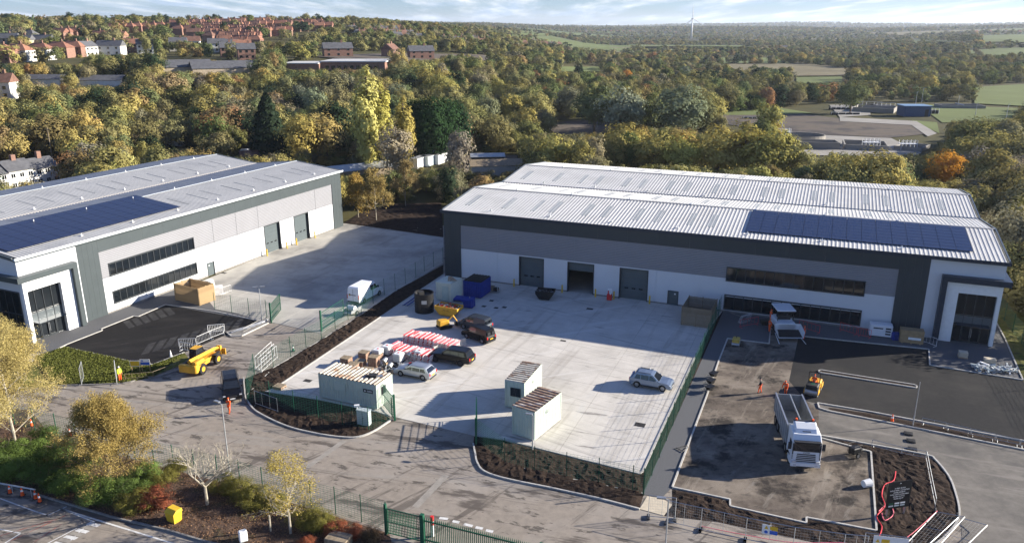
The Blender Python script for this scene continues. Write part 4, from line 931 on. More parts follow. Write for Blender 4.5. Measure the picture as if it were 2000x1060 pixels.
# telehandler
a, c = at(398,730), at(427,710); d = (c-a).normalized(); n = Vector((-d.y,d.x,0)); rz = math.atan2(d.y,d.x)
root = thing('telehandler', 'yellow telescopic handler with big tyres and lowered boom by white barriers', 'telehandler', tuple((a+c)/2+n*1.05), rz)
MB().bevbox(-2.3,2.2,-.55,.55,.55,1.1,.06).build('chassis', M['jcb'], root)
MB().bevbox(-2.5,-.9,-1.05,-.45,.7,1.75,.1).build('engine_cover', M['jcb'], root)
MB().bevbox(-2.75,-2.2,-1.1,1.1,.6,1.45,.1).build('counterweight', M['jcb'], root)
MB().side([(-.7,.9),(.75,.9),(.85,1.5),(.45,2.4),(-.6,2.45),(-.75,1.6)], .9, lambda z: max(0,z-1.5)*.08, b=.04).build('cab', M['carglass'], root).location.y = .55
fr = MB()
for y in (.12, .98):
    for p, q in (((-.72,.9),(-.76,1.6)),((-.76,1.6),(-.6,2.46)),((.86,1.5),(.46,2.42)),((-.6,2.46),(.46,2.42)),((.76,.9),(.86,1.5))): fr.bar((p[0],y,p[1]),(q[0],y,q[1]),.09)
fr.build('cab_frame', M['mech'], root)
MB().box(-.62,.48,.1,1.0,2.44,2.5).build('cab_roof', M['jcb'], root)
bo = MB(); bo.cyl((-2.3,-.05,1.7),(2.3,-.05,1.35),.26,.24,n=4).build('boom', M['jcb'], root); MB().cyl((2.2,-.05,1.36),(3.3,-.05,1.2),.19,n=4).build('inner_boom', M['jcb'], root)
MB().add([(3.2,-.3,.3),(3.5,-.3,.3),(3.5,.2,.3),(3.2,.2,.3),(3.1,-.3,1.5),(3.4,-.3,1.4),(3.4,.2,1.4),(3.1,.2,1.5)], [(3,2,1,0),(4,5,6,7),(0,1,5,4),(1,2,6,5),(2,3,7,6),(3,0,4,7)]).build('headstock', M['jcb'], root)
MB().box(3.4,3.5,-.75,.65,.3,1.05).build('carriage', M['jcb'], root)
for s in (.45,-.55): MB().box(3.5,4.6,s-.06,s+.06,.28,.34).build('fork', M['mech'], root)
MB().cyl((-1.2,-.05,1.0),(-.2,-.05,1.5),.08,n=6).build('lift_cylinder', M['steel'], root)
for x in (-1.45,1.45):
    for s in (1,-1): wheel(root, x, s*1.15, .62, .42, rim='jcb', dish=.5); MB().box(x-.6,x+.6,s*.75-.2*0,s*1.12,1.27,1.32).build('mudguard', M['mech'], root)

# eight-wheel tipper lorry
a, c = at(1545,915), at(1597,919); w_ = (c-a).normalized(); d = Vector((w_.y, -w_.x, 0)); rz = math.atan2(d.y, d.x); Lt = 9.0
root = thing('tipper_lorry', 'white eight-wheel tipper lorry with an empty grey body, facing the camera', 'lorry', tuple((a+c)/2-d*Lt/2+Vector((0,0,0))), rz); W = 2.5
MB().box(-4.4,4.2,-.42,.42,.75,1.02).build('chassis', M['mech'], root)
cabp = [(4.5,.45),(4.5,1.5),(4.42,2.6),(4.05,3.2),(2.6,3.3),(2.35,3.2),(2.35,1.0),(2.5,.75),(3.0,1.15),(3.9,1.15),(4.1,.45)]
MB().side(cabp, W, lambda z: max(0,z-2.4)*.10, b=.08).build('cab', M['truckwhite'], root)
MB().add([(4.49,-1.1,1.78),(4.49,1.1,1.78),(4.44,1.05,2.62),(4.44,-1.05,2.62)], [(0,1,2,3)]).build('windscreen', M['carglass'], root).location.x = .02
MB().box(4.38,4.72,-1.12,1.12,2.66,2.78).build('sun_visor', M['trim'], root)
for k in range(5): MB().box(4.49,4.53,-.85+.02*k,.85-.02*k,.78+k*.17,.87+k*.17).build('grille_slat', M['trim'], root)
MB().box(4.45,4.62,-1.24,1.24,.35,.72).build('bumper', M['truckwhite'], root); MB().box(4.615,4.635,-.45,.45,.42,.6).build('number_plate', M['white'], root)
def letters(txt, parent, loc, size, m, rot, name='lettering', align='CENTER', ext=0.004):
    cu = bpy.data.curves.new(name, 'FONT'); cu.body = txt; cu.size = size; cu.align_x = align; cu.extrude = ext; cu.resolution_u = 2
    tmp = bpy.data.objects.new('t', cu); COL.objects.link(tmp); me = bpy.data.meshes.new_from_object(tmp.evaluated_get(bpy.context.evaluated_depsgraph_get())); bpy.data.objects.remove(tmp)
    me.name = name; me.materials.clear(); me.materials.append(m); o = link(name, me, parent, loc); o.rotation_euler = rot; return o
letters('SCANIA', root, (4.53,0,1.63), .17, M['trim'], (R(90),0,R(90)))
for s in (1,-1):
    MB().box(4.45,4.64,s*1.0-.16,s*1.0+.16,.74,.92).build('headlight', M['lamp_clear'], root); MB().obox((4.35,s*1.42,1.9),.12,.26,.62).build('mirror', M['trim'], root)
    y = s*1.252; MB().add([(4.25,y,1.8),(3.35,y,1.8),(3.35,y-s*.02,2.5),(4.15,y-s*.02,2.5)], [(0,1,2,3)]).build('side_window', M['carglass'], root)
    MB().box(3.25,4.2,s*1.18,s*1.27,.45,.95).build('step_panel', M['truckwhite'], root)
MB().box(4.625,4.64,-.75,.75,.37,.40).build('bumper_slot', M['trim'], root); MB().box(3.2,3.8,-.35,.35,3.29,3.36).build('roof_hatch', M['trim'], root)
for s in (1,-1): MB().box(4.615,4.64,s*.9-.12,s*.9+.12,.44,.56).build('fog_lamp', M['lamp_clear'], root); MB().box(4.46,4.5,s*1.14-.05,s*1.14+.05,1.0,2.5).build('corner_deflector', M['trim'], root); MB().bar((4.56,s*.15,1.85),(4.56,s*.75,2.1),.02).build('wiper', M['trim'], root); MB().box(2.36,2.5,s*1.0-.2,s*1.0+.2,1.1,3.1).build('side_fairing', M['truckwhite'], root)
MB().box(4.53,4.545,-.5,.5,2.15,2.18)
MB().side([(3.9,3.2),(3.6,3.5),(2.9,3.75),(2.5,3.75),(2.5,3.2)], 1.9, b=.12).build('wind_deflector', M['truckwhite'], root)
bcn = MB().box(2.5,2.7,-.95,.95,3.76,3.82).build('light_bar', M['trim'], root)
for s in (.7,-.7): MB().cyl((2.6,s,3.82),(2.6,s,3.98),.09,n=8).build('beacon', M['orange_hv'], bcn)
# tipper body: floor, sides, ends with lip rails; half-pipe style insides
def wall(p, q, nm, m=M['truckwhite']): pass
ins_ = 1.22
MB().add([(-4.5,-.95,1.15),(2.0,-.95,1.15),(2.0,.95,1.15),(-4.5,.95,1.15)], [(0,1,2,3)]).build('body_floor', M['tipbed'], root)
for s in (1,-1):
    MB().add([(-4.5,s*.95,1.15),(2.0,s*.95,1.15),(2.0,s*1.19,1.6),(-4.5,s*1.19,1.6),(2.0,s*1.19,2.85),(-4.5,s*1.19,2.85)], [(0,1,2,3),(3,2,4,5)]).build('inner_side', M['tipbed'], root)
    MB().box(-4.5,2.0,s*1.2,s*1.255,1.15,2.85).build('body_side', M['bodygrey'], root)
    MB().box(-4.55,2.05,s*1.14,s*1.28,2.85,2.97).build('top_rail', M['steel'], root)
    for k in range(8): x = -4.2+k*.82; MB().box(x-.05,x+.05,s*1.256,s*1.30,1.15,2.84).build('body_rib', M['bodygrey'], root)
MB().add([(-4.3,-.9,2.60),(1.9,-.9,2.60),(1.9,.0,2.72),(-4.3,.0,2.72)],[(0,1,2,3)])
MB().box(1.95,2.06,-1.19,1.19,1.15,3.1).build('headboard', M['bodygrey'], root); MB().box(-4.58,-4.5,-1.19,1.19,1.15,2.85).build('tailgate', M['bodygrey'], root)
MB().cyl((-4.4,.05,2.93),(1.9,.05,2.93),.07,n=6).build('sheet_roll', M['bodygrey'], root)
MB().add([(-4.4,.05,2.92),(1.9,.05,2.92),(1.9,1.12,2.90),(-4.4,1.12,2.90)],[(0,1,2,3)])
for x in (3.45,1.7,-2.2,-3.55):
    for s in (1,-1): wheel(root, x, s*1.24, .52, .3 if x > 0 else .5, dish=.55)
for s in (1,-1): MB().box(-1.4,.9,s*1.0,s*1.18,.5,1.0).build('side_tank', M['steel'], root)

# tandem road roller with driver
a = at(1578,782); c = at(1599,742); d = (c-a).normalized(); rz = math.atan2(d.y,d.x); mid = at(1588,765)
root = thing('road_roller', 'yellow and black tandem road roller with orange-suited driver on new asphalt', 'road roller', tuple(mid), rz)
for x in (-.95,.95): MB().cyl((x,-.65,.42),(x,.65,.42),.42,n=20).build('drum', M['steel'], root); MB().box(x-.5,x+.5,-.72,-.66,.35,.8).build('yoke', M['jcb'], root); MB().box(x-.5,x+.5,.66,.72,.35,.8).build('yoke', M['jcb'], root)
MB().bevbox(-1.35,-.15,-.6,.6,.8,1.25,.08).build('engine_cover', M['mech'], root); MB().cyl((-.75,0,1.25),(-.75,0,1.262),.22,n=12).build('badge', M['green'], root)
MB().bevbox(.1,1.35,-.6,.6,.8,1.15,.08).build('front_body', M['jcb'], root); MB().box(-.3,.4,-.62,.62,.6,.85).build('deck', M['jcb'], root)
MB().box(-.28,.1,-.28,.28,.85,1.1).build('seat', M['black'], root)
rp = MB(); rp.bar((-.1,.55,.85),(-.15,.55,2.3),.06); rp.bar((-.1,-.55,.85),(-.15,-.55,2.3),.06); rp.bar((-.15,-.55,2.3),(-.15,.55,2.3),.06); rp.build('roll_bar', M['mech'], root)
MB().cyl((.3,0,1.2),(.45,0,1.5),.02,n=5).build('steering_column', M['mech'], root)
person(None, 'seated roller driver in full orange on the yellow road roller', rz=rz, pose='sit', base=mid+Vector((0,0,.28))-d*.1)

# asphalt paver
mid = at(1530,650); rz = R(90)
root = thing('asphalt_paver', 'white asphalt paver with flat canopy roof and raised hopper, in the building shade', 'paver', tuple(mid), R(-92))
MB().bevbox(-2.4,1.2,-1.1,1.1,.7,1.7,.1).build('body', M['truckwhite'], root)
hp = MB(); hp.add([(1.2,-1.5,.9),(3.0,-1.5,.5),(3.0,1.5,.5),(1.2,1.5,.9),(1.2,-1.62,1.7),(3.0,-1.62,1.3),(3.0,1.62,1.3),(1.2,1.62,1.7)], [(3,2,1,0),(0,1,5,4),(2,3,7,6),(3,0,4,7)]); hp.build('hopper', M['truckwhite'], root)
MB().add([(1.25,-1.4,.95),(2.9,-1.4,.6),(2.9,1.4,.6),(1.25,1.4,.95)], [(0,1,2,3)]).build('hopper_floor', M['black'], root)
for s in (1,-1): MB().side([(-2.3,.15),(-2.5,.5),(-2.2,.85),(.9,.85),(1.2,.5),(1.0,.15)], .35).build('track', M['tyre'], root).location.y = s*.95
for x in (-2.0,.2):
    for s in (1,-1): MB().bar((x,s*.95,1.7),(x,s*.95,3.05),.07).build('canopy_post', M['mech'], root)
MB().bevbox(-2.3,.5,-1.15,1.15,3.05,3.2,.05).build('canopy', M['truckwhite'], root)
MB().box(-1.6,-1.2,-.6,.6,1.7,2.3).build('seat', M['mech'], root); MB().box(-.5,-.3,-.8,.8,1.7,2.25).build('control_console', M['mech'], root)
MB().box(-3.6,-2.5,-2.0,2.0,.05,.5).build('screed', M['mech'], root)
for s in (1,-1): MB().bar((1.0,s*1.35,.4),(3.8,s*1.6,.1),.07).build('push_arm', M['truckwhite'], root)
person(None, 'worker in orange standing on the rear of the white paver', rz=0.3, base=mid+Vector((-1.0,2.3,.55)))
# small twin-drum hand roller and generator set
def small_roller(px, rz, label, m):
    root = thing('small_roller', label, 'compactor', tuple(at(*px)), rz)
    for x in (-.45,.45): MB().cyl((x,-.45,.24),(x,.45,.24),.24,n=14).build('drum', M['steel'], root)
    MB().bevbox(-.6,.6,-.42,.42,.45,.85,.06).build('engine_cover', M[m], root); MB().bar((-.5,.3,.8),(-1.3,.3,1.1),.04).build('handle', M['mech'], root); MB().bar((-.5,-.3,.8),(-1.3,-.3,1.1),.04).build('handle', M['mech'], root)
    MB().cyl((.2,0,.85),(.2,0,1.15),.05,n=6).build('exhaust', M['mech'], root)
small_roller((1437,673), 1.2, 'small dusty twin-drum roller at the corner of the unfinished base', 'gold')
root = thing('wheeled_compressor', 'small black wheeled pump with hoses on the kerb right of the lorry', 'pump', tuple(at(1668,890)), .4)
MB().bevbox(-.5,.5,-.35,.35,.4,.95,.08).build('engine_cover', M['black'], root); MB().bar((.5,0,.4),(1.3,0,.35),.05).build('drawbar', M['mech'], root)
fr = MB(); [fr.bar((x,y,.4),(x,y,1.2),.03) for x in (-.5,.5) for y in (-.35,.35)]; [fr.bar((-.5,y,1.2),(.5,y,1.2),.03) for y in (-.35,.35)]; fr.build('frame', M['mech'], root)
for s in (1,-1): wheel(root, 0, s*.5, .25, .14)

# ------------------------------------------------------------------ cabins and containers
M['cabin_green'] = layered(mat('cabin_green', (0.44,0.50,0.43), 0.6, var=0.05), [((0.27,0.22,0.14), 0.9, 0.60, 0.75, 0.6, (1,1,.4))])
M['cabin_pale'] = layered(mat('cabin_pale', (0.56,0.57,0.47), 0.6, var=0.05), [((0.35,0.27,0.16), 1.2, 0.6, 0.75, 0.5, (1,1,.4))])
M['rusty_roof'] = layered(mat('rusty_roof', (0.50,0.46,0.38), 0.7, var=0.1), [((0.23,0.12,0.06), 0.7, 0.48, 0.6, 0.85, (1,1,1)), ((0.60,0.58,0.5), 1.5, 0.55, 0.7, 0.5, (1,1,1))])
M['rusty_roof2'] = layered(mat('rusty_roof2', (0.30,0.21,0.15), 0.8, var=0.2), [((0.55,0.5,0.44), 0.9, 0.52, 0.6, 0.8, (.5,2,1)), ((0.16,0.06,0.035), 1.2, 0.5, 0.65, 0.7, (1,1,1))])
M['rust_valley'] = mat('rust_valley', (0.17,0.10,0.06), .85, var=.35, scale=1.5)
M['blue'] = mat('blue', (0.015,0.035,0.22), 0.5, 0.1, var=0.15)
def cabin(label, A, B, W, h, side, wallm, roofm, parts=(), name='site_cabin', ribd=.035, cat='site cabin', roofribs=True, span=None, rib='long'):
    "A,B ground points of the long near wall; the box lies behind it"
    d = (B-A); L = d.length; d.normalize(); n = Vector((-d.y, d.x, 0))*side; mid = (A+B)/2+n*W/2; rz = math.atan2(d.y, d.x)
    root = thing(name, label, cat, tuple(mid), rz)
    def corr(nm, x0, x1, yc, ax, pitch=.28):   # corrugated wall
        n_ = int((x1-x0)/pitch); st = (x1-x0)/n_; pr = []
        for i in range(n_):
            for q, dd in ((0,0),(.15,1),(.5,1),(.65,0)): pr.append((x0+(i+q)*st, dd*ribd))
        pr.append((x1, 0)); sg = 1 if yc > 0 else -1
        vs = []
        for z in (.18, h-.12):
            for x, dd in pr: vs.append((x, yc-sg*dd, z) if ax == 'x' else (yc-sg*dd, x, z))
        k = len(pr); MB().add(vs, [(i, i+1, i+k+1, i+k) for i in range(k-1)]).build(nm, wallm, root)
    corr('wall', -L/2+.06, L/2-.06, -W/2+.02, 'x'); corr('wall', -L/2+.06, L/2-.06, W/2-.02, 'x'); corr('wall', -W/2+.06, W/2-.06, L/2-.02, 'y'); corr('wall', -W/2+.06, W/2-.06, -L/2+.02, 'y')
    fr = MB()
    for x in (-L/2, L/2-.12):
        for y in (-W/2, W/2-.12): fr.box(x, x+.12, y, y+.12, .12, h)
    for y in (-W/2, W/2-.12): fr.box(-L/2+.12, L/2-.12, y+.004, y+.116, .12, .26); fr.box(-L/2+.12, L/2-.12, y+.004, y+.116, h-.14, h-.004)
    for x in (-L/2, L/2-.12): fr.box(x+.004, x+.116, -W/2+.12, W/2-.12, .12, .26); fr.box(x+.004, x+.116, -W/2+.12, W/2-.12, h-.14, h-.004)
    fr.build('frame', wallm, root)
    pr = []; rb = .46
    if rib == 'long': n_ = int(L/rb); st = L/n_
    else: n_ = int(W/rb); st = W/n_
    o0 = -(L if rib == 'long' else W)/2
    for i in range(n_):
        for q, dd in ((0,0),(.15,1),(.5,1),(.65,0)): pr.append((o0+(i+q)*st, dd*.09))
    pr.append((-o0, 0)); k = len(pr)
    vs = [((x, y, h+dd) if rib == 'long' else (y*(L/W), x, h+dd)) for y in (-W/2, W/2) for x, dd in pr]
    rfm = MB()
    for i in range(k-1): rfm.add([vs[i],vs[i+1],vs[i+1+k],vs[i+k]], [(0,1,2,3)], 1 if i % 4 == 3 else 0)
    rfm.build('roof', [roofm, M['rust_valley'] if roofm in (M['rusty_roof'], M['rusty_roof2']) else roofm], root)
    MB().box(-L/2+.05,L/2-.05,-W/2+.05,W/2-.05,h-.05,h-.01).build('ceiling', wallm, root)
    for fcn in parts: fcn(root, L, W, h)
    return root
def window_on(x, z0, wd, hh, face='front', nm='window', m='glass'):
    def f(root, L, W, h):
        if face == 'front': o = MB().box(x-wd/2,x+wd/2,-W/2-.03,-W/2+.03,z0,z0+hh).build(nm, M['frame'] if nm == 'window' else M[m], root); q = [(x-wd/2+.05,x-.03),(x+.03,x+wd/2-.05)]; 
        else:
            X_ = L/2 if face == 'right' else -L/2; o = MB().box(X_-.03,X_+.03,x-wd/2,x+wd/2,z0,z0+hh).build(nm, M['frame'] if nm == 'window' else M[m], root)
        if nm == 'window':
            for a_, b_ in ((x-wd/2+.05,x-.03),(x+.03,x+wd/2-.05)):
                if face == 'front': MB().box(a_,b_,-W/2-.036,-W/2-.03,z0+.05,z0+hh-.05).build('window_pane', M['glass'], o)
                else: s = 1 if face == 'right' else -1; MB().box(X_+s*.03,X_+s*.036,a_,b_,z0+.05,z0+hh-.05).build('window_pane', M['glass'], o)
    return f
A, B = at(625,776), at(737,801)
def clutter(root, L, W, h):
    MB().obox((L*.30, .1, h+.06), .9,.7,.22, .3).build('roof_unit', M['mech'], root); MB().obox((L*.38,.35,h+.06),.8,.5,.05,.8).build('loose_sheet', M['steel'], root)
def sign_front(root, L, W, h):
    o = MB().box(L*.28,L*.44,-W/2-.03,-W/2-.012,1.75,2.12).build('sign', M['black'], root); MB().cyl((L*.31,-W/2-.04,1.93),(L*.31,-W/2-.03,1.93),.09,n=10).build('logo_disc', M['white'], o)
    for z_ in (1.86,1.96): MB().box(L*.34,L*.43,-W/2-.036,-W/2-.03,z_,z_+.05).build('lettering', M['white'], o)
cabin('long pale green site cabin with a corrugated rusty roof behind the soil bed', A, B, 3.0, 2.75, 1, M['cabin_green'], M['rusty_roof'], [window_on(-.9,1.25,1.3,.9,'front','shutter','cabin_green'), window_on(-.2,1.3,.8,.85,'right'), sign_front, clutter])
A, B = at(1000,848), at(1044,862)
def vlet(txt):
    def f(root, L, W, h): letters(txt, root, (L/2+.03, -.2, 2.0), .42, M['steel'], (R(90),0,R(90)))
    return f
cabin('small pale cabin with red-brown striped rusty roof, the nearer of two', A, B, 5.0, 3.0, 1, M['cabin_green'], M['rusty_roof2'], [vlet('NK')], rib='cross')
A, B = at(986,795), at(1024,802)
cabin('small pale green cabin with whitish roof and a barred window, the farther of two', A, B, 5.2, 3.0, 1, M['cabin_green'], M['rusty_roof'], [window_on(.1,1.4,1.1,.95,'front'), vlet('NK')], rib='cross')
cabin('pale olive steel store with planks on its roof, left of the blue container', at(852,586), at(881,591), 3.2, 2.7, 1, M['cabin_pale'], M['cabin_pale'], [window_on(.3,.25,1.0,2.0,'front','door','cabin_green'), lambda r_, L, W, h: [MB().obox((-.2+.22*k,.2,h+.06+.04*k),.16,2.0,.05,.5+.1*k).build('plank', M['pallet'], r_) for k in range(5)] and None], name='store_container', cat='container', rib='cross')
cabin('blue steel container with a dark roof beside the olive store', at(905,579), at(939,584), 3.4, 2.4, 1, M['blue'], M['black'], [], name='store_container', cat='container')
# low blue tank, grey crate
root = thing('generator', 'low blue generator box in front of the blue container', 'generator', tuple(at(907,598)), RA+.1)
MB().bevbox(-1.4,1.4,-.7,.7,.1,1.3,.1).build('housing', M['blue'], root); MB().box(-1.2,-.2,-.72,-.702,.4,1.0).build('vent_panel', M['mech'], root); MB().cyl((.8,0,1.3),(.8,0,1.5),.06,n=6).build('exhaust', M['steel'], root)
root = thing('crate', 'open pale grey crate between the yellow skip and blue generator', 'crate', tuple(at(890,603)), RA+.1)
for (x0_,x1_,y0_,y1_) in ((-.9,.9,-.55,-.5),(-.9,.9,.5,.55),(-.9,-.85,-.5,.5),(.85,.9,-.5,.5)): MB().box(x0_,x1_,y0_,y1_,.1,.85).build('side_panel', M['galv'], root)
MB().box(-.85,.85,-.5,.5,.1,.15).build('base', M['galv'], root)
# black tank
root = thing('water_tank', 'tall black cylindrical tank with open top at the yard edge', 'tank', tuple(at(829,607)), 0)
rg = [[(math.cos(a_)*r_, math.sin(a_)*r_, z_) for a_ in [i*math.pi/12 for i in range(24)]] for r_, z_ in ((1.3,0),(1.3,.7),(1.34,.74),(1.3,.78),(1.3,1.5),(1.34,1.54),(1.3,1.58),(1.3,2.6),(1.36,2.65),(1.25,2.7),(1.22,2.3))]
MB().loft(rg).build('shell', M['black'], root); MB().box(-.2,.5,-1.33,-1.3,1.4,1.9).build('label_plate', M['galv'], root); MB().obox((-.4,0,2.3),.8,.5,.5,.5).build('pump', M['mech'], root)
# skips
def skip(px, rz, label, m, fill, txt=None, sc_=1.0):
    root = thing('skip', label, 'skip', tuple(at(*px)), rz); L, B_, W, h = 3.0*sc_, 1.7*sc_, 1.75, 1.25
    b = MB(); P_ = [(-B_/2,.12),(B_/2,.12),(L/2,h*.72),(L/2,h),(-L/2,h),(-L/2,h*.72)]
    for s in (1,-1): MB().add([(x, s*W/2, z) for x, z in P_]+[(x, s*(W/2-.05), z) for x, z in P_], [(0,1,2,3,4,5),(11,10,9,8,7,6)]+[(i,(i+1)%6,(i+1)%6+6,i+6) for i in range(6)]).build('side_plate', m, root)
    for i in (0,1,5): 
        p, q = P_[i], P_[(i+1)%6]; MB().add([(p[0],-W/2+.05,p[1]),(q[0],-W/2+.05,q[1]),(q[0],W/2-.05,q[1]),(p[0],W/2-.05,p[1])], [(0,1,2,3)]).build('end_plate' if i else 'floor', m, root)
    for s in (1,-1): MB().add([(s*L/2,-W/2+.05,h*.72),(s*L/2,-W/2+.05,h),(s*L/2,W/2-.05,h),(s*L/2,W/2-.05,h*.72)], [(0,1,2,3)]).build('end_plate', m, root)
    rl = MB(); rl.box(-L/2-.04,L/2+.04,-W/2-.05,-W/2+.03,h,h+.07); rl.box(-L/2-.04,L/2+.04,W/2-.03,W/2+.05,h,h+.07); rl.build('rim', m, root, kind='stuff') if False else rl.build('rim', m, root)
    for s in (1,-1):
        for x in (-.55,.55): MB().cyl((x,s*W/2,.75),(x,s*(W/2+.12),.75),.06,n=6).build('lifting_lug', m, root)
    db = MB(); rr_ = random.Random(5)
    for k in range(110):
        x, y = rr_.uniform(-L/2+.15, L/2-.15), rr_.uniform(-W/2+.15, W/2-.15); z_ = h-.22+.35*(1-abs(x)/(L/2))*rr_.random()
        db.obox((x,y,z_), rr_.uniform(.08,.55), rr_.uniform(.04,.2), rr_.uniform(.03,.15), rr_.uniform(0,3.14), rr_.choice(range(len(fill))), rr_.uniform(-.5,.5))
    tag_ = db.build('debris', fill, root, kind='stuff')
    if txt: letters(txt, root, (0,-W/2-.006,.78), .2, M['trim'], (R(90),0,0))
    return root
skip((877,614), RA-.05, 'yellow skip heaped with broken timber and rubble', M['jcb'], [M['pallet'], M['white'], M['timber'], M['mech'], M['red']], 'SKIP HIRE', 1.15)
skip((1065,583), RA+.12, 'black skip full of dark waste in the shade near a loading door', M['black'], [M['mech'], M['black'], M['bodygrey']], None, .85)
# stillage and scrap behind
root = thing('stillage', 'steel stillage with brown boxes beside the blue container, in shade', 'stillage', tuple(at(963,569)), RA)
for x in (-.9,.9):
    for y in (-.5,.5): MB().bar((x,y,0),(x,y,1.1),.05).build('leg', M['galv'], root)
MB().box(-.95,.95,-.55,.55,.15,.2).build('deck', M['galv'], root); MB().box(-.7,.1,-.4,.4,.2,.8).build('box', M['timber_old'], root); MB().box(.2,.8,-.4,.3,.2,.65).build('box', M['mech'], root)
tag(MB().obox((*at(948,566).xy,0),1.0,.6,.5,.4).obox((*(at(948,566)+Vector((.3,.3,0))).xy,.5),.4,.9,.2,1.0).build('scrap_pile', M['galv']), 'small pile of grey scrap metal right behind the blue container', 'scrap')
# blue pipes on the yard edge
for k in range(5):
    a, c = at(786+k*3.2,597+k*.6), at(812+k*3.2,579+k*.6); mb = MB(); mb.cyl((a.x,a.y,.08+(k%2)*.1),(c.x,c.y,.08+(k%2)*.1),.07,n=8); tag(mb.build('pipe', M['blue'] if k%2 else M['galv']), 'plastic pipe lying by the yard kerb left of the black tank', 'pipe', 'pipes beside the black tank')

# ------------------------------------------------------------------ timber enclosures
def enclosure(label, A, B, depth, h, m, mold):
    d = (B-A); L = d.length; d.normalize(); root = thing('timber_enclosure', label, 'enclosure', tuple(A), math.atan2(d.y,d.x))
    me = {}
    def side_(p, q):
        p, q = Vector((*p,0)), Vector((*q,0)); l = (q-p).length; n = int(l/.15); ang = math.atan2((q-p).y,(q-p).x)
        for i in range(n):
            c = p+(q-p)*(i+.5)/n; hh = h+((i*7)%5-2)*.012
            key = i % 5
            if key not in me: me[key] = MB().box(-.065,.065,-.012,.012,.05,hh).build('plank', m if (i*5)%3 else m, root).data; o = [o_ for o_ in root.children if o_.data == me[key]][0]
            else: o = link('plank', me[key], root)
            o.location = (c.x,c.y,0); o.rotation_euler = (0,0,ang)
        for zz in (.35, h*.55, h-.35): 
            nv = Vector((-(q-p).y,(q-p).x,0)).normalized()*.05; rl = MB(); rl.bar((p+nv+Vector((0,0,zz))),(q+nv+Vector((0,0,zz))),.05); rl.build('rail', m, root)
    side_((0,0),(L,0)); side_((L,.02),(L,depth)); side_((L,depth),(0,depth)); side_((0,depth),(0,.02))
    for x, y in ((0,0),(L,0),(L,depth),(0,depth),(L/2,0),(L/2,depth)): MB().box(x-.06,x+.06,y+.03,y+.15,0,h+.05).build('post', mold, root)
enclosure('weathered grey-brown timber bin enclosure in the shade before the right warehouse', at(1330,634), at(1386,642), 4.6, 2.5, M['timber_old'], M['timber_old'])
enclosure('new pale timber bin enclosure beside the left warehouse windows', at(391,597), at(421,586), 4.8, 2.5, M['timber'], M['timber'])

# ------------------------------------------------------------------ barriers, tanks, bricks, kerbs: stored goods
M['red_bar'] = mat('red_bar', (0.62,0.035,0.05), 0.55, var=0.2, scale=3)
M['pinkw'] = mat('pinkw', (0.74,0.60,0.60), 0.6, var=0.1, scale=3); M['pink_bar'] = mat('pink_bar', (0.68,0.16,0.19), 0.6, var=0.2, scale=3)
def barrier_mesh(wd=2.0, h=1.0):
    mb = MB(); mb.box(-wd/2,wd/2,-.025,.025,h-.07,h,0); mb.box(-wd/2,wd/2,-.018,.018,.12,.2,1); mb.box(-wd/2+.061,wd/2-.061,-.03,.03,h*.5,h*.5+.12,1); mb.box(-wd/2,-wd/2+.06,-.022,.022,.201,h-.071,1); mb.box(wd/2-.06,wd/2,-.022,.022,.201,h-.071,1)
    for k in range(9): x = -wd/2+.2+k*(wd-.4)/8; mb.box(x-.045,x+.045,-.015,.015,.2,h-.072,0)
    for s in (1,-1): mb.box(s*(wd/2-.25)-.05,s*(wd/2-.25)+.05,-.25,.25,0,.06,0)
    return mb
proto = {}; ORD = ['frontmost','second','third','fourth','fifth','sixth','seventh','eighth','ninth','tenth']
def barrier_stack(px, n, rz, m, label, step=.13, tilt=.2):
    base = at(*px); dx = Vector((-math.sin(rz), math.cos(rz), 0))
    for k in range(n):
        key = m if k % 2 == 0 else 'pinkw'
        p = base+dx*step*k+Vector((math.cos(rz), math.sin(rz), 0))*random.uniform(-.12,.12); lab_ = '%s, %s'%(label, ORD[k])
        if key not in proto:
            root = thing('crowd_barrier', lab_, 'barrier', tuple(p), rz, 'red and white plastic barriers stacked upright in the yard'); mb = barrier_mesh()
            f_ = MB(); f_.v, f_.f, f_.m = mb.v, mb.f, mb.m; f_.build('panel', [M[key], M['white']], root); proto[key] = root
        else: root = dup(proto[key], p, rz, lab_, 'red and white plastic barriers stacked upright in the yard')
        root.rotation_euler = (tilt, 0, rz+random.uniform(-.05,.05))
ang = 1.0
for px, n, m, lb in [((795,662),8,'red_bar','rearmost left stack'),((808,664),8,'red_bar','rearmost middle stack'),((825,666),8,'red_bar','rearmost right stack'),((855,676),9,'pink_bar','separate stack on the right'),
      ((766,684),3,'pink_bar','small far left front stack'),((777,690),6,'red_bar','front left stack'),((797,694),6,'pink_bar','front middle stack'),((812,698),6,'red_bar','front right-middle stack'),((826,699),6,'red_bar','front right stack')]:
    barrier_stack(px, n, RA+1.45, m, 'red and white barrier in the '+lb, -.30, .22)
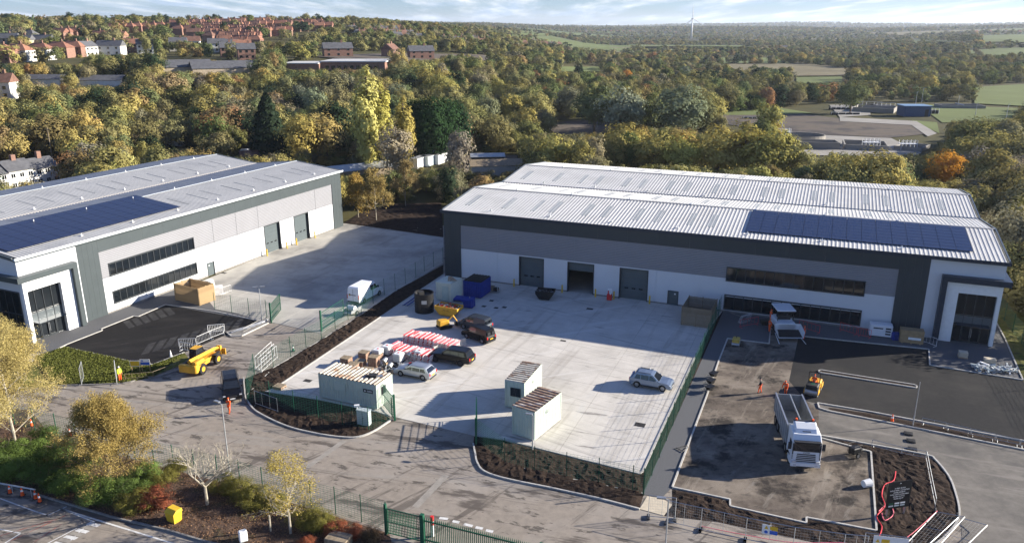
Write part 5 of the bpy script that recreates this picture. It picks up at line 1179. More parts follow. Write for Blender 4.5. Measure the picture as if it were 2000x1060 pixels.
def ibc(px, label, rz=RA):
    root = thing('water_container', label, 'container', tuple(at(*px)), rz); MB().bevbox(-.48,.48,-.56,.56,.16,1.12,.08).build('bottle', M['white'], root)
    pl = MB(); [pl.box(-.5,.5,y-.06,y+.06,0,.15) for y in (-.5,0,.5)]; pl.build('pallet', M['mech'], root, kind='stuff') if False else MB().box(-.5,.5,-.6,.6,.0,.14).build('pallet', M['mech'], root)
    cg = MB()
    for z in (.35,.6,.85,1.1): cg.box(-.515,.515,-.595,-.58,z,z+.025); cg.box(-.515,.515,.58,.595,z,z+.025); cg.box(-.515,-.5,-.58,.58,z,z+.025); cg.box(.5,.515,-.58,.58,z,z+.025)
    for k in range(5): x = -.5+k*.25; cg.box(x-.01,x+.01,-.612,-.597,.14,1.14); y = -.55+k*.27; cg.box(.517,.53,y-.01,y+.01,.14,1.14); cg.box(-.53,-.517,y-.01,y+.01,.14,1.14)
    cg.build('cage', M['steel'], root, kind='stuff'); MB().cyl((0,0,1.12),(0,0,1.17),.11,n=8).build('cap', M['red'], root)
ibc((739,698), 'white caged water container farthest left behind the brick pallets'); ibc((779,706), 'white caged water container in the middle, above dark clutter'); ibc((820,701), 'white caged water container nearest the black pickup')
ibc((757,691), 'greyish caged water container beside the left barrier stack')
# pallets of bricks: layered stacks with a pallet beneath
M['brick'] = layered(mat('brick', (0.30,0.18,0.125), 0.85, var=0.25, scale=5), [((0.42,0.33,0.24), 3, .5, .62, .7, (1,1,1))])
def brick_pack(px, label, rz=RA, hh=.95, z0=0.0, nx=2, ny=2):
    root = thing('brick_pallet', label, 'brick pallet', tuple(at(px[0],px[1])+Vector((0,0,z0))), rz)
    for y in (-.42,0,.42): MB().box(-.55,.55,y-.05,y+.05,0,.10).build('bearer', M['pallet'], root)
    me = None; nl = int(hh/.13)
    for l in range(nl):
        for i in range(4):
            x = -.41+i*.27; 
            if me is None: o = MB().box(-.125,.125,-.48,.48,0,.09).build('brick', M['brick'], root); me = o.data
            else: o = link('brick', me, root)
            o.location = (x+random.uniform(-.015,.015), random.uniform(-.03,.03), .11+l*.13); o.rotation_euler = (0,0,random.uniform(-.02,.02))
    MB().box(-.56,.56,-.5,.5,.115+nl*.13,.16+nl*.13).build('top_sheet', M['timber_old'], root)
for px, lb, hh, z0 in [((677,712),'leftmost behind the long cabin',.9,0),((704,716),'behind the long cabin, centre front',.75,0),((712,703),'behind the long cabin, second from left',.95,0),((731,714),'behind the long cabin, tallest of the group',1.1,0),((718,728),'lowest of the group by the cabin roof',.5,0),((737,700),'at the rear right beside the white container',.6,0),((691,722),'front left, partly behind the long cabin',.7,0)]:
    brick_pack(px, 'brick pallet '+lb, RA+random.uniform(-.15,.15), hh, z0)
brick_pack((546,757), 'low flat pallet of bricks alone at the left corner of the yard', RA, .25)
# concrete barrier blocks
def block(px, rz, label, L=3.0):
    root = thing('concrete_block', label, 'concrete barrier', tuple(at(*px)), rz); pr = [(-.3,0),(.3,0),(.3,.2),(.14,.35),(.1,.8),(-.1,.8),(-.14,.35),(-.3,.2)]
    MB().loft([[(x,y,z) for y,z in pr] for x in (-L/2,L/2)]).build('block', M['kerb'], root); MB().box(-L/2+.3,-L/2+.5,-.02,.02,.8,.88).build('lifting_eye', M['mech'], root)
block((866,682), RA+1.15, 'grey concrete barrier block left of a pair by the black van'); block((876,679), RA+1.15, 'grey concrete barrier block in the middle beside the stacked barriers'); block((890,678), RA+1.15, 'pale concrete barrier block nearest the black van')
# orange small dumper, red hose box, gas bottles, trestle with clutter
root = thing('mini_excavator', 'small orange excavator folded up between the yellow skip and vans', 'excavator', tuple(at(868,640)), .5)
MB().side([(-.8,.05),(-.95,.25),(-.8,.42),(.8,.42),(.95,.25),(.8,.05)], .3).build('track', M['tyre'], root).location.y = .5; MB().side([(-.8,.05),(-.95,.25),(-.8,.42),(.8,.42),(.95,.25),(.8,.05)], .3).build('track', M['tyre'], root).location.y = -.5
MB().bevbox(-.9,.5,-.55,.55,.5,1.15,.12).build('house', M['jcb'], root); MB().cyl((.4,0,.8),(1.2,0,1.5),.12,.09,n=4).build('boom', M['jcb'], root); MB().cyl((1.2,0,1.5),(1.8,0,.6),.09,.07,n=4).build('stick', M['jcb'], root); MB().box(1.5,1.95,-.25,.25,.1,.5).build('bucket', M['mech'], root)
root = thing('tool_box', 'bright red tool box on the ground before the white containers', 'tool box', tuple(at(806,714)), .6); MB().bevbox(-.45,.45,-.25,.25,0,.4,.05).build('body', M['red'], root); MB().box(-.2,.2,-.03,.03,.4,.46).build('handle', M['mech'], root)
for px, lb in [((752,714),'left of the middle white container'),((763,724),'between the estate car and brick pallets'),((800,703),'between the two white containers')]:
    root = thing('mixer', 'small grey drum mixer '+lb, 'mixer', tuple(at(*px)), 1.0); MB().cyl((-.2,0,.6),(.25,0,.85),.3,.2,n=12).build('drum', M['galv'], root); MB().bar((-.5,-.3,0),(0,0,.7),.05).build('leg', M['mech'], root); MB().bar((-.5,.3,0),(0,0,.7),.05).build('leg', M['mech'], root); MB().bar((.4,0,0),(0,0,.7),.05).build('leg', M['mech'], root)
rr_ = random.Random(3); mb = MB()
for k in range(70):
    p = at(rr_.uniform(745,800), rr_.uniform(712,732)); mb.obox((p.x,p.y,rr_.uniform(0,.15)), rr_.uniform(.15,.9), rr_.uniform(.05,.4), rr_.uniform(.04,.25), rr_.uniform(0,3), k%4)
tag(mb.build('loose_materials', [M['mech'], M['pallet'], M['galv'], M['black']], kind='stuff'), 'jumble of loose boards and metal between the bricks and the estate car', 'building materials')

# ------------------------------------------------------------------ street items and signs
for px, lb in [((1742,822),'on the soil island of the new car park'),((1191,586),None)]:
    if lb:
        root = thing('traffic_cone', 'red and white traffic cone '+lb, 'traffic cone', tuple(at(*px)), .2); MB().box(-.22,.22,-.22,.22,0,.04).build('base', M['trim'], root); MB().cyl((0,0,.04),(0,0,.75),.17,.03,n=10).build('cone', M['orange_hv'], root); MB().cyl((0,0,.35),(0,0,.52),.115,.08,n=10).build('sleeve', M['white'], root)
def cone(px, label, m='orange_hv', z=0): 
    root = thing('traffic_cone', label, 'traffic cone', tuple(at(*px)), .2); MB().box(-.2,.2,-.2,.2,0,.04).build('base', M['trim'], root); MB().cyl((0,0,.04),(0,0,.8),.15,.03,n=10).build('cone', M[m], root); MB().cyl((0,0,.4),(0,0,.55),.10,.07,n=10).build('sleeve', M['white'], root)
cone((137,850), 'red and white cone post behind the foreground fence, under the tall birch'); cone((62,832), 'orange cone half hidden behind the fence at the far left')
cone((573,685), 'pale green cone in the soil bed beside the road', 'green_wire'); cone((334,696), 'white and green cone by the verge corner near the barriers', 'white')
for px, lb in [((20,962),'first'),((44,967),'second'),((70,973),'third'),((78,979),'fourth')]: cone(px, 'orange and white cone, %s from the left, under the striped car park rail'%lb)
a, c = at(-20,955), at(72,972); mb = MB(); mb.cyl((a.x,a.y,.8),(c.x,c.y,.8),.07,n=6); root = thing('barrier_rail', 'long pale rail on cones at the edge of the public car park', 'barrier', (0,0,0)); mb.build('rail', M['galv'], root)
for q in (.1,.5,.9): p = a+(c-a)*q; MB().bar((p.x,p.y,0),(p.x,p.y,.8),.06).build('leg', M['galv'], root)
# fire point by loading door
root = thing('fire_point', 'red fire point trolley between the middle and third loading doors', 'fire point', tuple(at(1190,586)), RA); MB().bevbox(-.35,.35,-.2,.2,.05,.9,.04).build('stand', M['red'], root); MB().cyl((-.15,-.1,.9),(-.15,-.1,1.4),.09,n=8).build('extinguisher', M['red'], root); MB().cyl((.15,-.1,.9),(.15,-.1,1.35),.09,n=8).build('extinguisher', M['white'], root); MB().box(-.3,.3,.15,.18,.9,1.7).build('sign_board', M['white'], root)
# galvanised pedestrian barriers
def ped(A, B, label, h=1.1, m='galv', nbar=10, lying=False):
    d = B-A; L = d.length; rz = math.atan2(d.y,d.x); root = thing('pedestrian_barrier', label, 'barrier', tuple(A), rz)
    f = MB(); f.bar((0,0,h),(L,0,h),.035); f.bar((0,0,.2),(L,0,.2),.03); f.bar((0,0,.1),(0,0,h),.035); f.bar((L,0,.1),(L,0,h),.035); f.build('frame', M[m], root)
    for k in range(1,nbar): MB().bar((L*k/nbar,0,.2),(L*k/nbar,0,h),.018).build('bar', M[m], root)
    for x in (.15, L-.15): MB().bar((x,-.3,.03),(x,.3,.03),.035).build('foot', M[m], root)
    if lying: root.rotation_euler = (R(80),0,rz); root.location.z = .05
ped(at(350,678), at(384,677), 'white steel barrier at the left end of the row on the black car park', m='white')
ped(at(352,684), at(384,690)+Vector((.5,0,0)), 'white steel barrier below the left end of the row, nearest the telehandler', m='white', nbar=8)
ped(at(386,674), at(413,662), 'white steel barrier in the middle of the row above the telehandler', m='white')
ped(at(407,651), at(439,648), 'white steel barrier at the right end of the row, on the black car park', m='white')
ped(at(412,662), at(438,652), 'white steel barrier folded back at the right end of the row', m='white', nbar=8)
ped(at(1802,668), at(1828,678), 'white steel barrier beside the glazed entrance wall', m='white', nbar=4)
ped(at(429,578), at(452,570), 'white steel barrier beside the pale timber enclosure', m='white', nbar=6)
for k, (p, q) in enumerate([((1445,640),(1480,634)),((1560,640),(1600,652)),((1640,645),(1672,655)),((1675,656),(1700,661))]): ped(at(*p), at(*q), 'thin red mesh barrier against the shaded wall, %s from the left'%['first','second','third','fourth'][k], m='red_bar', nbar=5)
# safety rail beside the left gate island
a, c = at(476,650), at(528,622); ped(a, c, 'long pale low guard rail on the kerb of the gate island', h=.6, m='kerb', nbar=7)
for k in range(9):
    a = at(452+k*4.5,652-k*1.2); c = a+Vector((math.cos(.75+k*.03),math.sin(.75+k*.03),0))*3.2; mb = MB(); mb.bar((a.x,a.y,.2+(k%3)*.09),(c.x,c.y,.2+(k%3)*.09),.09); tag(mb.build('scaffold_tube', M['steel']), 'grey steel tube in the loose heap on the gate island', 'tube', 'steel tubes heaped on the gate island')
# wrapped materials by enclosure
tag(MB().obox((*at(428,574).xy,0),1.2,1.0,1.2,.4).build('wrapped_pallet', M['white']), 'white wrapped pallet in front of the pale enclosure beside steel barrier', 'pallet')
tag(MB().cyl((*at(411,563).xy,0),(*at(411,563).xy,1.3),.7,.55,n=10).build('bulk_bag', M['white']), 'white bulk bag with a blue top behind the pale timber enclosure', 'bag')
# kerbside cabinets by the cabin
def cabinet(px, label, sx, sy, h, m, rz=RA):
    root = thing('utility_cabinet', label, 'cabinet', tuple(at(*px)), rz); MB().box(-sx/2,sx/2,-sy/2,sy/2,0,h).build('body', M[m], root); MB().box(-sx/2-.04,sx/2+.04,-sy/2-.04,sy/2+.04,h,h+.05).build('lid', M[m], root); MB().box(-.012,.012,-sy/2-.012,-sy/2,.1,h-.1).build('door_seam', M['trim'], root); MB().box(.06,.1,-sy/2-.03,-sy/2,h*.5,h*.6).build('handle', M['trim'], root)
M['cab_grey'] = mat('cab_grey', (0.40,0.45,0.45), 0.5, var=.05)
cabinet((712,829), 'pale grey-green utility cabinet on the soil bed below the long cabin', 1.25, .6, 1.6, 'cab_grey')
tag(MB().cyl((*at(699,826).xy,0),(*at(699,826).xy,1.8),.07,n=8).obox((*at(699,826).xy,1.8),.5,.25,.18,.2).build('camera_post', M['white']), 'short white post with small head beside the grey cabinet', 'post')
tag(MB().cyl((0,0,0),(0,0,1.0),.12,n=8,m=0).cyl((0,0,1.0),(0,0,1.75),.14,n=8,m=1).cyl((0,0,1.2),(0,0,1.35),.145,n=8,m=0).build('lane_marker', [M['white'], M['red']], None, at(845,1046)), 'red-topped white marker post behind the palisade gate', 'post')
tag(MB().bevbox(-.3,.3,-.25,.25,.2,1.0,.06).box(-.05,.05,-.05,.05,0,.2).build('lighting_box', M['white'], None, at(476,1058), .5), 'small white box on the planting bed at the bottom edge', 'box')
tag(MB().bevbox(-.9,.9,-.6,.6,0,.7,.05).build('pale_crate', M['timber_old'], None, at(662,1062), -.3), 'pale flat-topped crate at the bottom edge near the palisade gate', 'crate')
root = thing('grit_bin', 'bright yellow grit bin tilted at the edge of the planting bed', 'grit bin', tuple(at(341,1016)), -.5)
MB().loft([[(x*.85,y*.85,0) for x,y in ((-.5,-.4),(.5,-.4),(.5,.4),(-.5,.4))],[(x,y,.85) for x,y in ((-.5,-.4),(.5,-.4),(.5,.4),(-.5,.4))]]).build('bin', M['yellow'], root)
MB().loft([[(x,y,.86) for x,y in ((-.54,-.44),(.54,-.44),(.54,.44),(-.54,.44))],[(x,y,1.1) for x,y in ((-.5,-.1),(.5,-.1),(.5,.4),(-.5,.4))]]).build('lid', M['yellow'], root)
# small safety signs by the verge
def sign(px, label, wd, hh, z, rows, rz=0, post=True, lean=0):
    root = thing('safety_sign', label, 'sign', tuple(at(*px)), rz); MB().box(-wd/2,wd/2,-.01,.01,z,z+hh).build('board', M['white'], root)
    if post:
        for s in (1,-1): MB().box(s*wd*.4-.03,s*wd*.4+.03,.012,.07,0,z+hh).build('post', M['timber'], root)
    return root
def symbol(root, kind, x, z, s):
    if kind == 'tri': MB().add([(x-s,-.014,z-s*.8),(x+s,-.014,z-s*.8),(x,-.014,z+s)],[(0,1,2)]).build('warning_triangle', M['yellow'], root); MB().box(x-s*.1,x+s*.1,-.018,-.015,z-s*.45,z+s*.35).build('exclamation_mark', M['black'], root)
    elif kind == 'blue': MB().cyl((x,-.018,z),(x,-.012,z),s,n=14).build('blue_disc', M['sign_blue'], root); MB().box(x-s*.35,x+s*.35,-.024,-.019,z-s*.4,z+s*.4).build('pictogram', M['white'], root)
    elif kind == 'bar': MB().box(x-s,x+s,-.016,-.011,z-s*.35,z+s*.35).build('text_band', M['sign_blue'], root)
M['sign_blue'] = mat('sign_blue', (0.02,0.10,0.45), .5, var=.03)
s_ = sign((266,728), 'yellow warning sign board on posts beside the verge, left of a pair', 1.1, .7, .8, 0); MB().box(-.5,.5,-.02,-.012,.86,1.44).build('yellow_panel', M['yellow'], s_); symbol(s_, 'tri', -.3, 1.15, .14)
s_ = sign((286,727), 'blue and white instruction sign beside the verge, right of a pair', 1.1, .7, .9, 0); MB().box(-.5,.5,-.02,-.012,.95,1.25).build('blue_panel', M['sign_blue'], s_); symbol(s_, 'blue', -.3, 1.42, .11)
for a, c in [((245,742),(300,737)),((300,737),(352,717))]: ped(at(*a), at(*c), 'low timber rail fence beside the verge, '+('left' if a[0] < 300 else 'right')+' section', h=.7, m='timber_old', nbar=4)
ped(at(160,753), at(164,738), 'steel fence panel standing edge-on by the verge at the road', h=2.0, nbar=3)
ped(at(229,752), at(228,735), 'steel fence panel standing edge-on beside the yellow-vested worker', h=2.0, nbar=3)
for k in range(3): a, c = at(500+k*6,722+k*3), at(532+k*5,692+k*4); ped(a, c, 'pale steel panel leaning on the green fence at the road bend, %s of three'%['farthest','middle','nearest'][k], h=1.6, m='white', nbar=3)
ped(at(499,790), at(543,806), 'bent pale steel panel on the soil bed at its left end', h=1.6, m='galv', nbar=3)

# temporary mesh panels along the lower right boundary
def heras(A, B, label, h=2.0, lay=0):
    d = B-A; L = d.length; rz = math.atan2(d.y,d.x); root = thing('fence_panel', label, 'fence panel', tuple(A), rz)
    f = MB(); f.bar((0,0,h),(L,0,h),.04); f.bar((0,0,.15),(L,0,.15),.04); f.bar((0,0,0),(0,0,h),.04); f.bar((L,0,0),(L,0,h),.04); f.bar((L/2,0,.15),(L/2,0,h),.025); f.build('frame', M['galv'], root)
    w_ = MB()
    for k in range(1,8): w_.box(0,L,-.003,.003,.15+(h-.15)*k/8-.003,.15+(h-.15)*k/8+.003)
    for k in range(1,16): w_.box(L*k/16-.003,L*k/16+.003,-.009,-.003,.15,h)
    w_.build('wire_mesh', M['galv'], root, kind='stuff')
    for x in (0,L): MB().obox((x,0,0),.22,.65,.13).build('foot_block', M['trim'], root)
    if lay: root.rotation_euler = (R(lay),0,rz); root.location.z = .1
    return root
HP = [(1302,1020),(1368,1035),(1455,1055),(1548,1074),(1645,1088),(1690,1092)]
HW = [at(x,y) for x,y in HP]
for k in range(5): heras(HW[k], HW[k+1], 'grey mesh fence panel on rubber feet at the bottom right, %s from the left'%['first','second','third','fourth','fifth'][k])
heras(at(1684,1085), at(1774,1096), 'grey mesh panel carrying a white safety banner near the site board', 2.0)
heras(at(1768,1060), at(1825,1000), 'mesh panel lying flat on the soil bed corner, left', 2.2, lay=75); heras(at(1800,1072), at(1868,1010), 'mesh panel lying flat on the soil bed corner, right', 2.2, lay=80)
heras(at(1266,1010), at(1318,1015), 'mesh panel standing on the pale threshold slab by the footpath', 2.0)
def banner(A, B, z0, z1, label):
    d = B-A; L = d.length; root = thing('safety_banner', label, 'banner', tuple(A+Vector((0,0,0))), math.atan2(d.y,d.x))
    MB().box(0,L,-.05,-.03,z0,z1).build('sheet', M['white'], root)
    for x, kd in ((.4,'tri'),(.75,'blue')): o = MB(); symbol_root = root
    MB().add([(.15,-.056,z0+.45),(.45,-.056,z0+.45),(.30,-.056,z0+.75)],[(0,1,2)]).build('warning_triangle', M['yellow'], root); MB().cyl((.30,-.06,z0+.2),(.30,-.052,z0+.2),.13,n=12).build('blue_disc', M['sign_blue'], root)
    MB().box(.55,1.1,-.058,-.052,z0+.45,z0+.75).build('yellow_panel', M['yellow'], root); MB().box(.55,1.1,-.058,-.052,z0+.08,z0+.38).build('blue_panel', M['sign_blue'], root)
p, q = at(1700,1087), at(1768,1095); banner(p, q, .9, 1.9, 'wide white safety banner with yellow and blue symbols below the site board')
p, q = at(1485,1062), at(1503,1066); banner(p, q, 1.0, 1.8, 'small square yellow and blue safety sign on the boundary panels')
# developer's board
A, B = at(1733,1008), at(1764,1006); d = (B-A).normalized(); bw = 3.0
root = thing('site_board', 'black property board with white lettering standing on the soil bed', 'sign board', tuple((A+B)/2), math.atan2(d.y,d.x)+.12)
root.scale = (.84,.84,.84)
for s in (-.95,.95): MB().box(s-.06,s+.06,.03,.15,0,3.6).build('post', M['steel'], root)
MB().box(-1.25,1.25,-.02,.02,.9,3.75).build('board', M['black'], root)
rot = (R(90),0,0)
MB().add([(0,-.026,3.62),(-.09,-.026,3.5),(.09,-.026,3.5)],[(0,1,2)]).build('logo_mark', M['white'], root)
for k, tx in enumerate(['A NEW BUILD','INDUSTRIAL / LOGISTICS','DEVELOPMENT','TWO UNITS AVAILABLE','20,000 SQ FT &','30,000 SQ FT']): letters(tx, root, (0,-.03,2.98-k*.22), .185, M['white'], rot)
for k, m_ in enumerate(('green','white','white')):
    for rr in range(2): MB().box(-.95+k*.62,-.45+k*.62,-.03,-.022,1.35-rr*.25,1.5-rr*.25).build('agent_logo', M[m_] if rr == 0 else M['cab_grey'], root)
# red hose
hp_ = [(1749,922),(1745,940),(1728,948),(1722,968),(1728,990),(1712,1010),(1722,1030),(1716,1052)]
pts = smooth_line(hp_, 4); tag(MB().path([p+Vector((0,0,.12)) for p in pts], .04).build('hose', M['red_bar']), 'red corrugated hose snaking over the soil left of the site board', 'hose')
pts = smooth_line([(1716,1000),(1735,985),(1745,1005),(1728,1018),(1722,1004)], 4); tag(MB().path([p+Vector((0,0,.12)) for p in pts], .04).build('hose', M['pink_bar']), 'pale red hose coil at the foot of the site board', 'hose')
pts = smooth_line([(1370,1030),(1450,1046),(1550,1062),(1640,1062),(1740,1070),(1830,1000)], 5); tag(MB().path([p+Vector((0,0,.15)) for p in pts], .03).build('cable', M['pink_bar']), 'thin pink cable laid along the bottom right soil bed', 'cable')
# handrail frames round the right-hand soil bed
for (p, q, lb) in [((1702,873),(1760,888),'left upper'),((1760,888),(1807,896),'right upper'),((1808,897),(1818,950),'upper right side'),((1818,950),(1826,990),'lower right side')]: ped(at(*p), at(*q), 'pale low rail frame round the site board bed, %s part'%lb, h=.8, m='galv', nbar=2)
for k in range(5): p, q = (1800+k*48,828+k*11), (1846+k*48,838+k*11); ped(at(*p), at(*q), 'pale low rail frame along the soil island, %s from the left'%['first','second','third','fourth','fifth'][k], h=.7, m='galv', nbar=2)
# gully covers, bucket, kerb stacks, pallets near the entrance
for px, lb in [((1774,847),'top'),((1779,861),'middle'),((1782,877),'bottom')]:
    p = at(*px); o = MB().obox((0,0,0),.75,.6,.12,RA).obox((0,0,.12),.55,.4,.02,RA).build('gully_frame', M['mech'], None, p); tag(o, 'raised dark gully frame in the dusty road, %s of three'%lb, 'gully')
root = thing('bucket', 'pale tipped-over bucket beside the kerb of the unfinished base', 'bucket', tuple(at(1692,950)), .3); MB().cyl((-.35,0,.34),(.35,0,.34),.30,.36,n=14).build('body', M['white'], root); MB().cyl((.352,0,.34),(.37,0,.34),.3,n=14).build('opening', M['mech'], root)
def slabstack(px, label, sx, sy, h, m, rz=RA, n=4):
    root = thing('slab_stack', label, 'stack', tuple(at(*px)), rz); MB().box(-sx/2,sx/2,-sy/2,sy/2,0,.1).build('pallet', M['pallet'], root)
    for k in range(n): MB().obox((random.uniform(-.04,.04),random.uniform(-.04,.04),.1+k*h/n),sx*.92,sy*.92,h/n-.015).build('slab', M[m], root)
slabstack((1880,697), 'small pale stack of paving slabs in the sun before the entrance', 1.0, .9, .6, 'pale_slab')
slabstack((1932,712), 'stack of pale slabs behind the heap of scrap before the entrance', 1.3, .8, .7, 'pale_slab')
rr_ = random.Random(9); c_ = at(1942,722); mb = MB()
for k in range(90): mb.obox((c_.x+rr_.uniform(-2.2,2.2), c_.y+rr_.uniform(-.9,.9), rr_.uniform(0,.5)), rr_.uniform(.2,1.2), rr_.uniform(.04,.25), rr_.uniform(.03,.12), rr_.uniform(0,3), k%3, rr_.uniform(-.3,.3))
tag(mb.build('scrap_heap', [M['galv'], M['white'], M['cab_grey']], kind='stuff'), 'heap of grey and white offcuts on the paving before the entrance', 'scrap heap')
root = thing('welfare_unit', 'white generator unit with black vents against the shaded wall', 'generator', tuple(at(1718,655)), RA+.05); MB().bevbox(-1.3,1.3,-.65,.65,.15,1.6,.06).build('housing', M['truckwhite'], root)
for k in range(3): MB().box(.5,1.1,-.665,-.652,.4+k*.35,.6+k*.35).build('vent', M['trim'], root)
MB().box(-.9,.2,-.665,-.652,1.1,1.25).build('lettering_band', M['trim'], root)
tag(MB().bevbox(-.45,.45,-.4,.4,0,.9,.08).build('blue_bin', M['blue'], None, at(1748,662)), 'blue bin between the white generator and the plywood crate', 'bin')
root = thing('plywood_crate', 'brown plywood crate with a white label strip by the office wall', 'crate', tuple(at(1778,668)), RA+.05); MB().box(-1.3,1.3,-.6,.6,.1,1.7).build('box', mat('plywood',(0.30,0.21,0.11),.8,var=.15), root); MB().box(-.4,1.0,-.62,-.602,.55,.85).build('label', M['white'], root)
for x in (-1.0,0,1.0): MB().box(x-.08,x+.08,-.6,.6,0,.1).build('bearer', M['pallet'], root)
for px, lb in [((1393,738),'farthest'),((1388,752),'middle'),((1386,765),'nearest')]:
    root = thing('barrow', 'dark wheelbarrow on the footpath kerb, %s of three'%lb, 'wheelbarrow', tuple(at(*px)), .8); MB().loft([[(x*.6,y*.6,.3) for x,y in ((-.5,-.35),(.5,-.35),(.5,.35),(-.5,.35))],[(x,y,.7) for x,y in ((-.5,-.35),(.5,-.35),(.5,.35),(-.5,.35))]]).build('tray', M['black'], root); MB().bar((-.5,-.28,.4),(-1.2,-.28,.65),.04).build('handle', M['mech'], root); MB().bar((-.5,.28,.4),(-1.2,.28,.65),.04).build('handle', M['mech'], root); wheel(root, .6, .06, .2, .1)
root = thing('folded_trestle', 'folded dark trestle lying on the grey footpath', 'trestle', tuple(at(1324,880)), .6); [MB().bar((0,y,.05),(1.3,y*.4,.1),.05).build('leg', M['mech'], root) for y in (-.4,.0,.4)]; MB().bar((.2,-.4,.08),(.2,.4,.08),.05).build('brace', M['mech'], root)
root = thing('frame_stack', 'loose pale metal frames leaning on the shaded footpath by the windows', 'frames', tuple(at(1446,632)), .5)
for k in range(4): MB().path([Vector((0,k*.15,0)),Vector((1.6,k*.15+.1*k,.1)),Vector((1.9,k*.1,1.0)),Vector((.3,k*.1,.9)),Vector((0,k*.15,0))], .025, n=4).build('frame', M['galv'], root)
# man behind the silver car
person((1268,748), 'person in a yellow-green vest behind the silver-blue car', rz=-1.2, top='yellow_hv', head='white', legs='black')
# ------------------------------------------------------------------ foliage
def leaf_material(name, trans=0.26):
    m = bpy.data.materials.new(name); m.use_nodes = True; t = m.node_tree; t.nodes.clear()
    at_ = N(t, 'ShaderNodeAttribute'); at_.attribute_type = 'INSTANCER'; at_.attribute_name = 'tint'
    lv = N(t, 'ShaderNodeAttribute'); lv.attribute_type = 'GEOMETRY'; lv.attribute_name = 'leaf'
    mr = N(t, 'ShaderNodeMapRange'); mr.inputs[3].default_value = 0.80; mr.inputs[4].default_value = 1.20; t.links.new(lv.outputs['Fac'], mr.inputs[0])
    mu = N(t, 'ShaderNodeVectorMath', operation='SCALE'); t.links.new(at_.outputs['Color'], mu.inputs[0]); t.links.new(mr.outputs[0], mu.inputs['Scale'])
    d = N(t, 'ShaderNodeBsdfDiffuse'); tr = N(t, 'ShaderNodeBsdfTranslucent'); mx_ = N(t, 'ShaderNodeMixShader'); mx_.inputs[0].default_value = trans
    t.links.new(mu.outputs[0], d.inputs['Color']); t.links.new(mu.outputs[0], tr.inputs['Color']); t.links.new(d.outputs[0], mx_.inputs[1]); t.links.new(tr.outputs[0], mx_.inputs[2])
    o = N(t, 'ShaderNodeOutputMaterial'); t.links.new(mx_.outputs[0], o.inputs[0]); return m
M['leaf'] = leaf_material('foliage')
M['bark'] = mat('bark', (0.13,0.10,0.075), 0.9, var=0.3, scale=3)
M['pale_bark'] = mat('pale_bark', (0.34,0.30,0.23), 0.85, var=0.3, scale=4)
def quads_mesh(name, C, Nn, size, leafv):
    "one small diamond per point, facing roughly along Nn"
    n = len(C); Nn = Nn/np.linalg.norm(Nn, axis=1)[:,None]; r = rng.normal(size=(n,3)); U = np.cross(Nn, r); U /= np.linalg.norm(U, axis=1)[:,None]; V = np.cross(Nn, U)
    s = size[:,None]; V4 = np.stack([C+U*s, C+V*s*.75, C-U*s, C-V*s*.75], 1).reshape(-1,3)
    me = bpy.data.meshes.new(name); me.vertices.add(4*n); me.vertices.foreach_set('co', V4.ravel()); me.loops.add(4*n); me.loops.foreach_set('vertex_index', np.arange(4*n)); me.polygons.add(n)
    me.polygons.foreach_set('loop_start', np.arange(n)*4); me.polygons.foreach_set('loop_total', np.full(n,4)); me.update()
    a = me.attributes.new('leaf', 'FLOAT', 'FACE'); a.data.foreach_set('value', leafv.astype(np.float32)); me.materials.append(M['leaf']); return me
def crown_pts(kind, n, nclump, size, w=0.42):
    "points of a crown of unit height (z 0..1), uneven lobes"
    if kind == 'round': ax = (w, w, .45); cz = .55
    elif kind == 'tall': ax = (w*.75, w*.75, .5); cz = .5
    elif kind == 'bush': ax = (w*1.25, w*1.25, .52); cz = .42
    elif kind == 'poplar': ax = (.115, .115, .5); cz = .5
    elif kind == 'conifer': ax = (.2,.2,.5); cz = .5
    if kind == 'conifer':
        z = rng.random(n)**.75; rr = (1-z)**.72*.30*(0.72+.28*rng.random(n))*(1+.13*np.sin(z*55+rng.random(n)*2)); a = rng.random(n)*2*np.pi
        C = np.stack([np.cos(a)*rr, np.sin(a)*rr, z*.97+.02], 1); Nn = np.stack([np.cos(a), np.sin(a), np.full(n,.5)], 1)+rng.normal(size=(n,3))*.35
        return C, Nn, size*(.7+.6*rng.random(n)), rng.random(n)
    ctr = []
    while len(ctr) < nclump:
        p = rng.normal(size=3); p /= np.linalg.norm(p); p *= rng.random()**.4*.86
        ctr.append(p*np.array(ax)+[0,0,cz])
    ctr = np.array(ctr); cr_ = (.10+.13*rng.random(nclump))*(1.0 if kind != 'poplar' else .35)*(1.1 if kind == 'bush' else 1); val = rng.random(nclump)
    idx = rng.integers(0, nclump, n); d = rng.normal(size=(n,3)); d /= np.linalg.norm(d, axis=1)[:,None]; d[:,2] = np.where(d[:,2] < -.3, -d[:,2], d[:,2])
    rad = cr_[idx]*(.55+.55*rng.random(n)); C = ctr[idx]+d*rad[:,None]*np.array([1,1,1.0 if kind != 'poplar' else 1.8])
    out = C-[0,0,cz]; Nn = d*1.0+out/np.maximum(1e-6, np.linalg.norm(out,axis=1))[:,None]*.8+rng.normal(size=(n,3))*.22
    C[:,2] = np.maximum(C[:,2], .01)
    return C, Nn, size*(.6+.8*rng.random(n)), np.clip(.55*val[idx]+.45*rng.random(n), 0, 1)
def crown_mesh(kind, n, nclump, size, w=.42): return quads_mesh('crown', *crown_pts(kind, n, nclump, size, w))
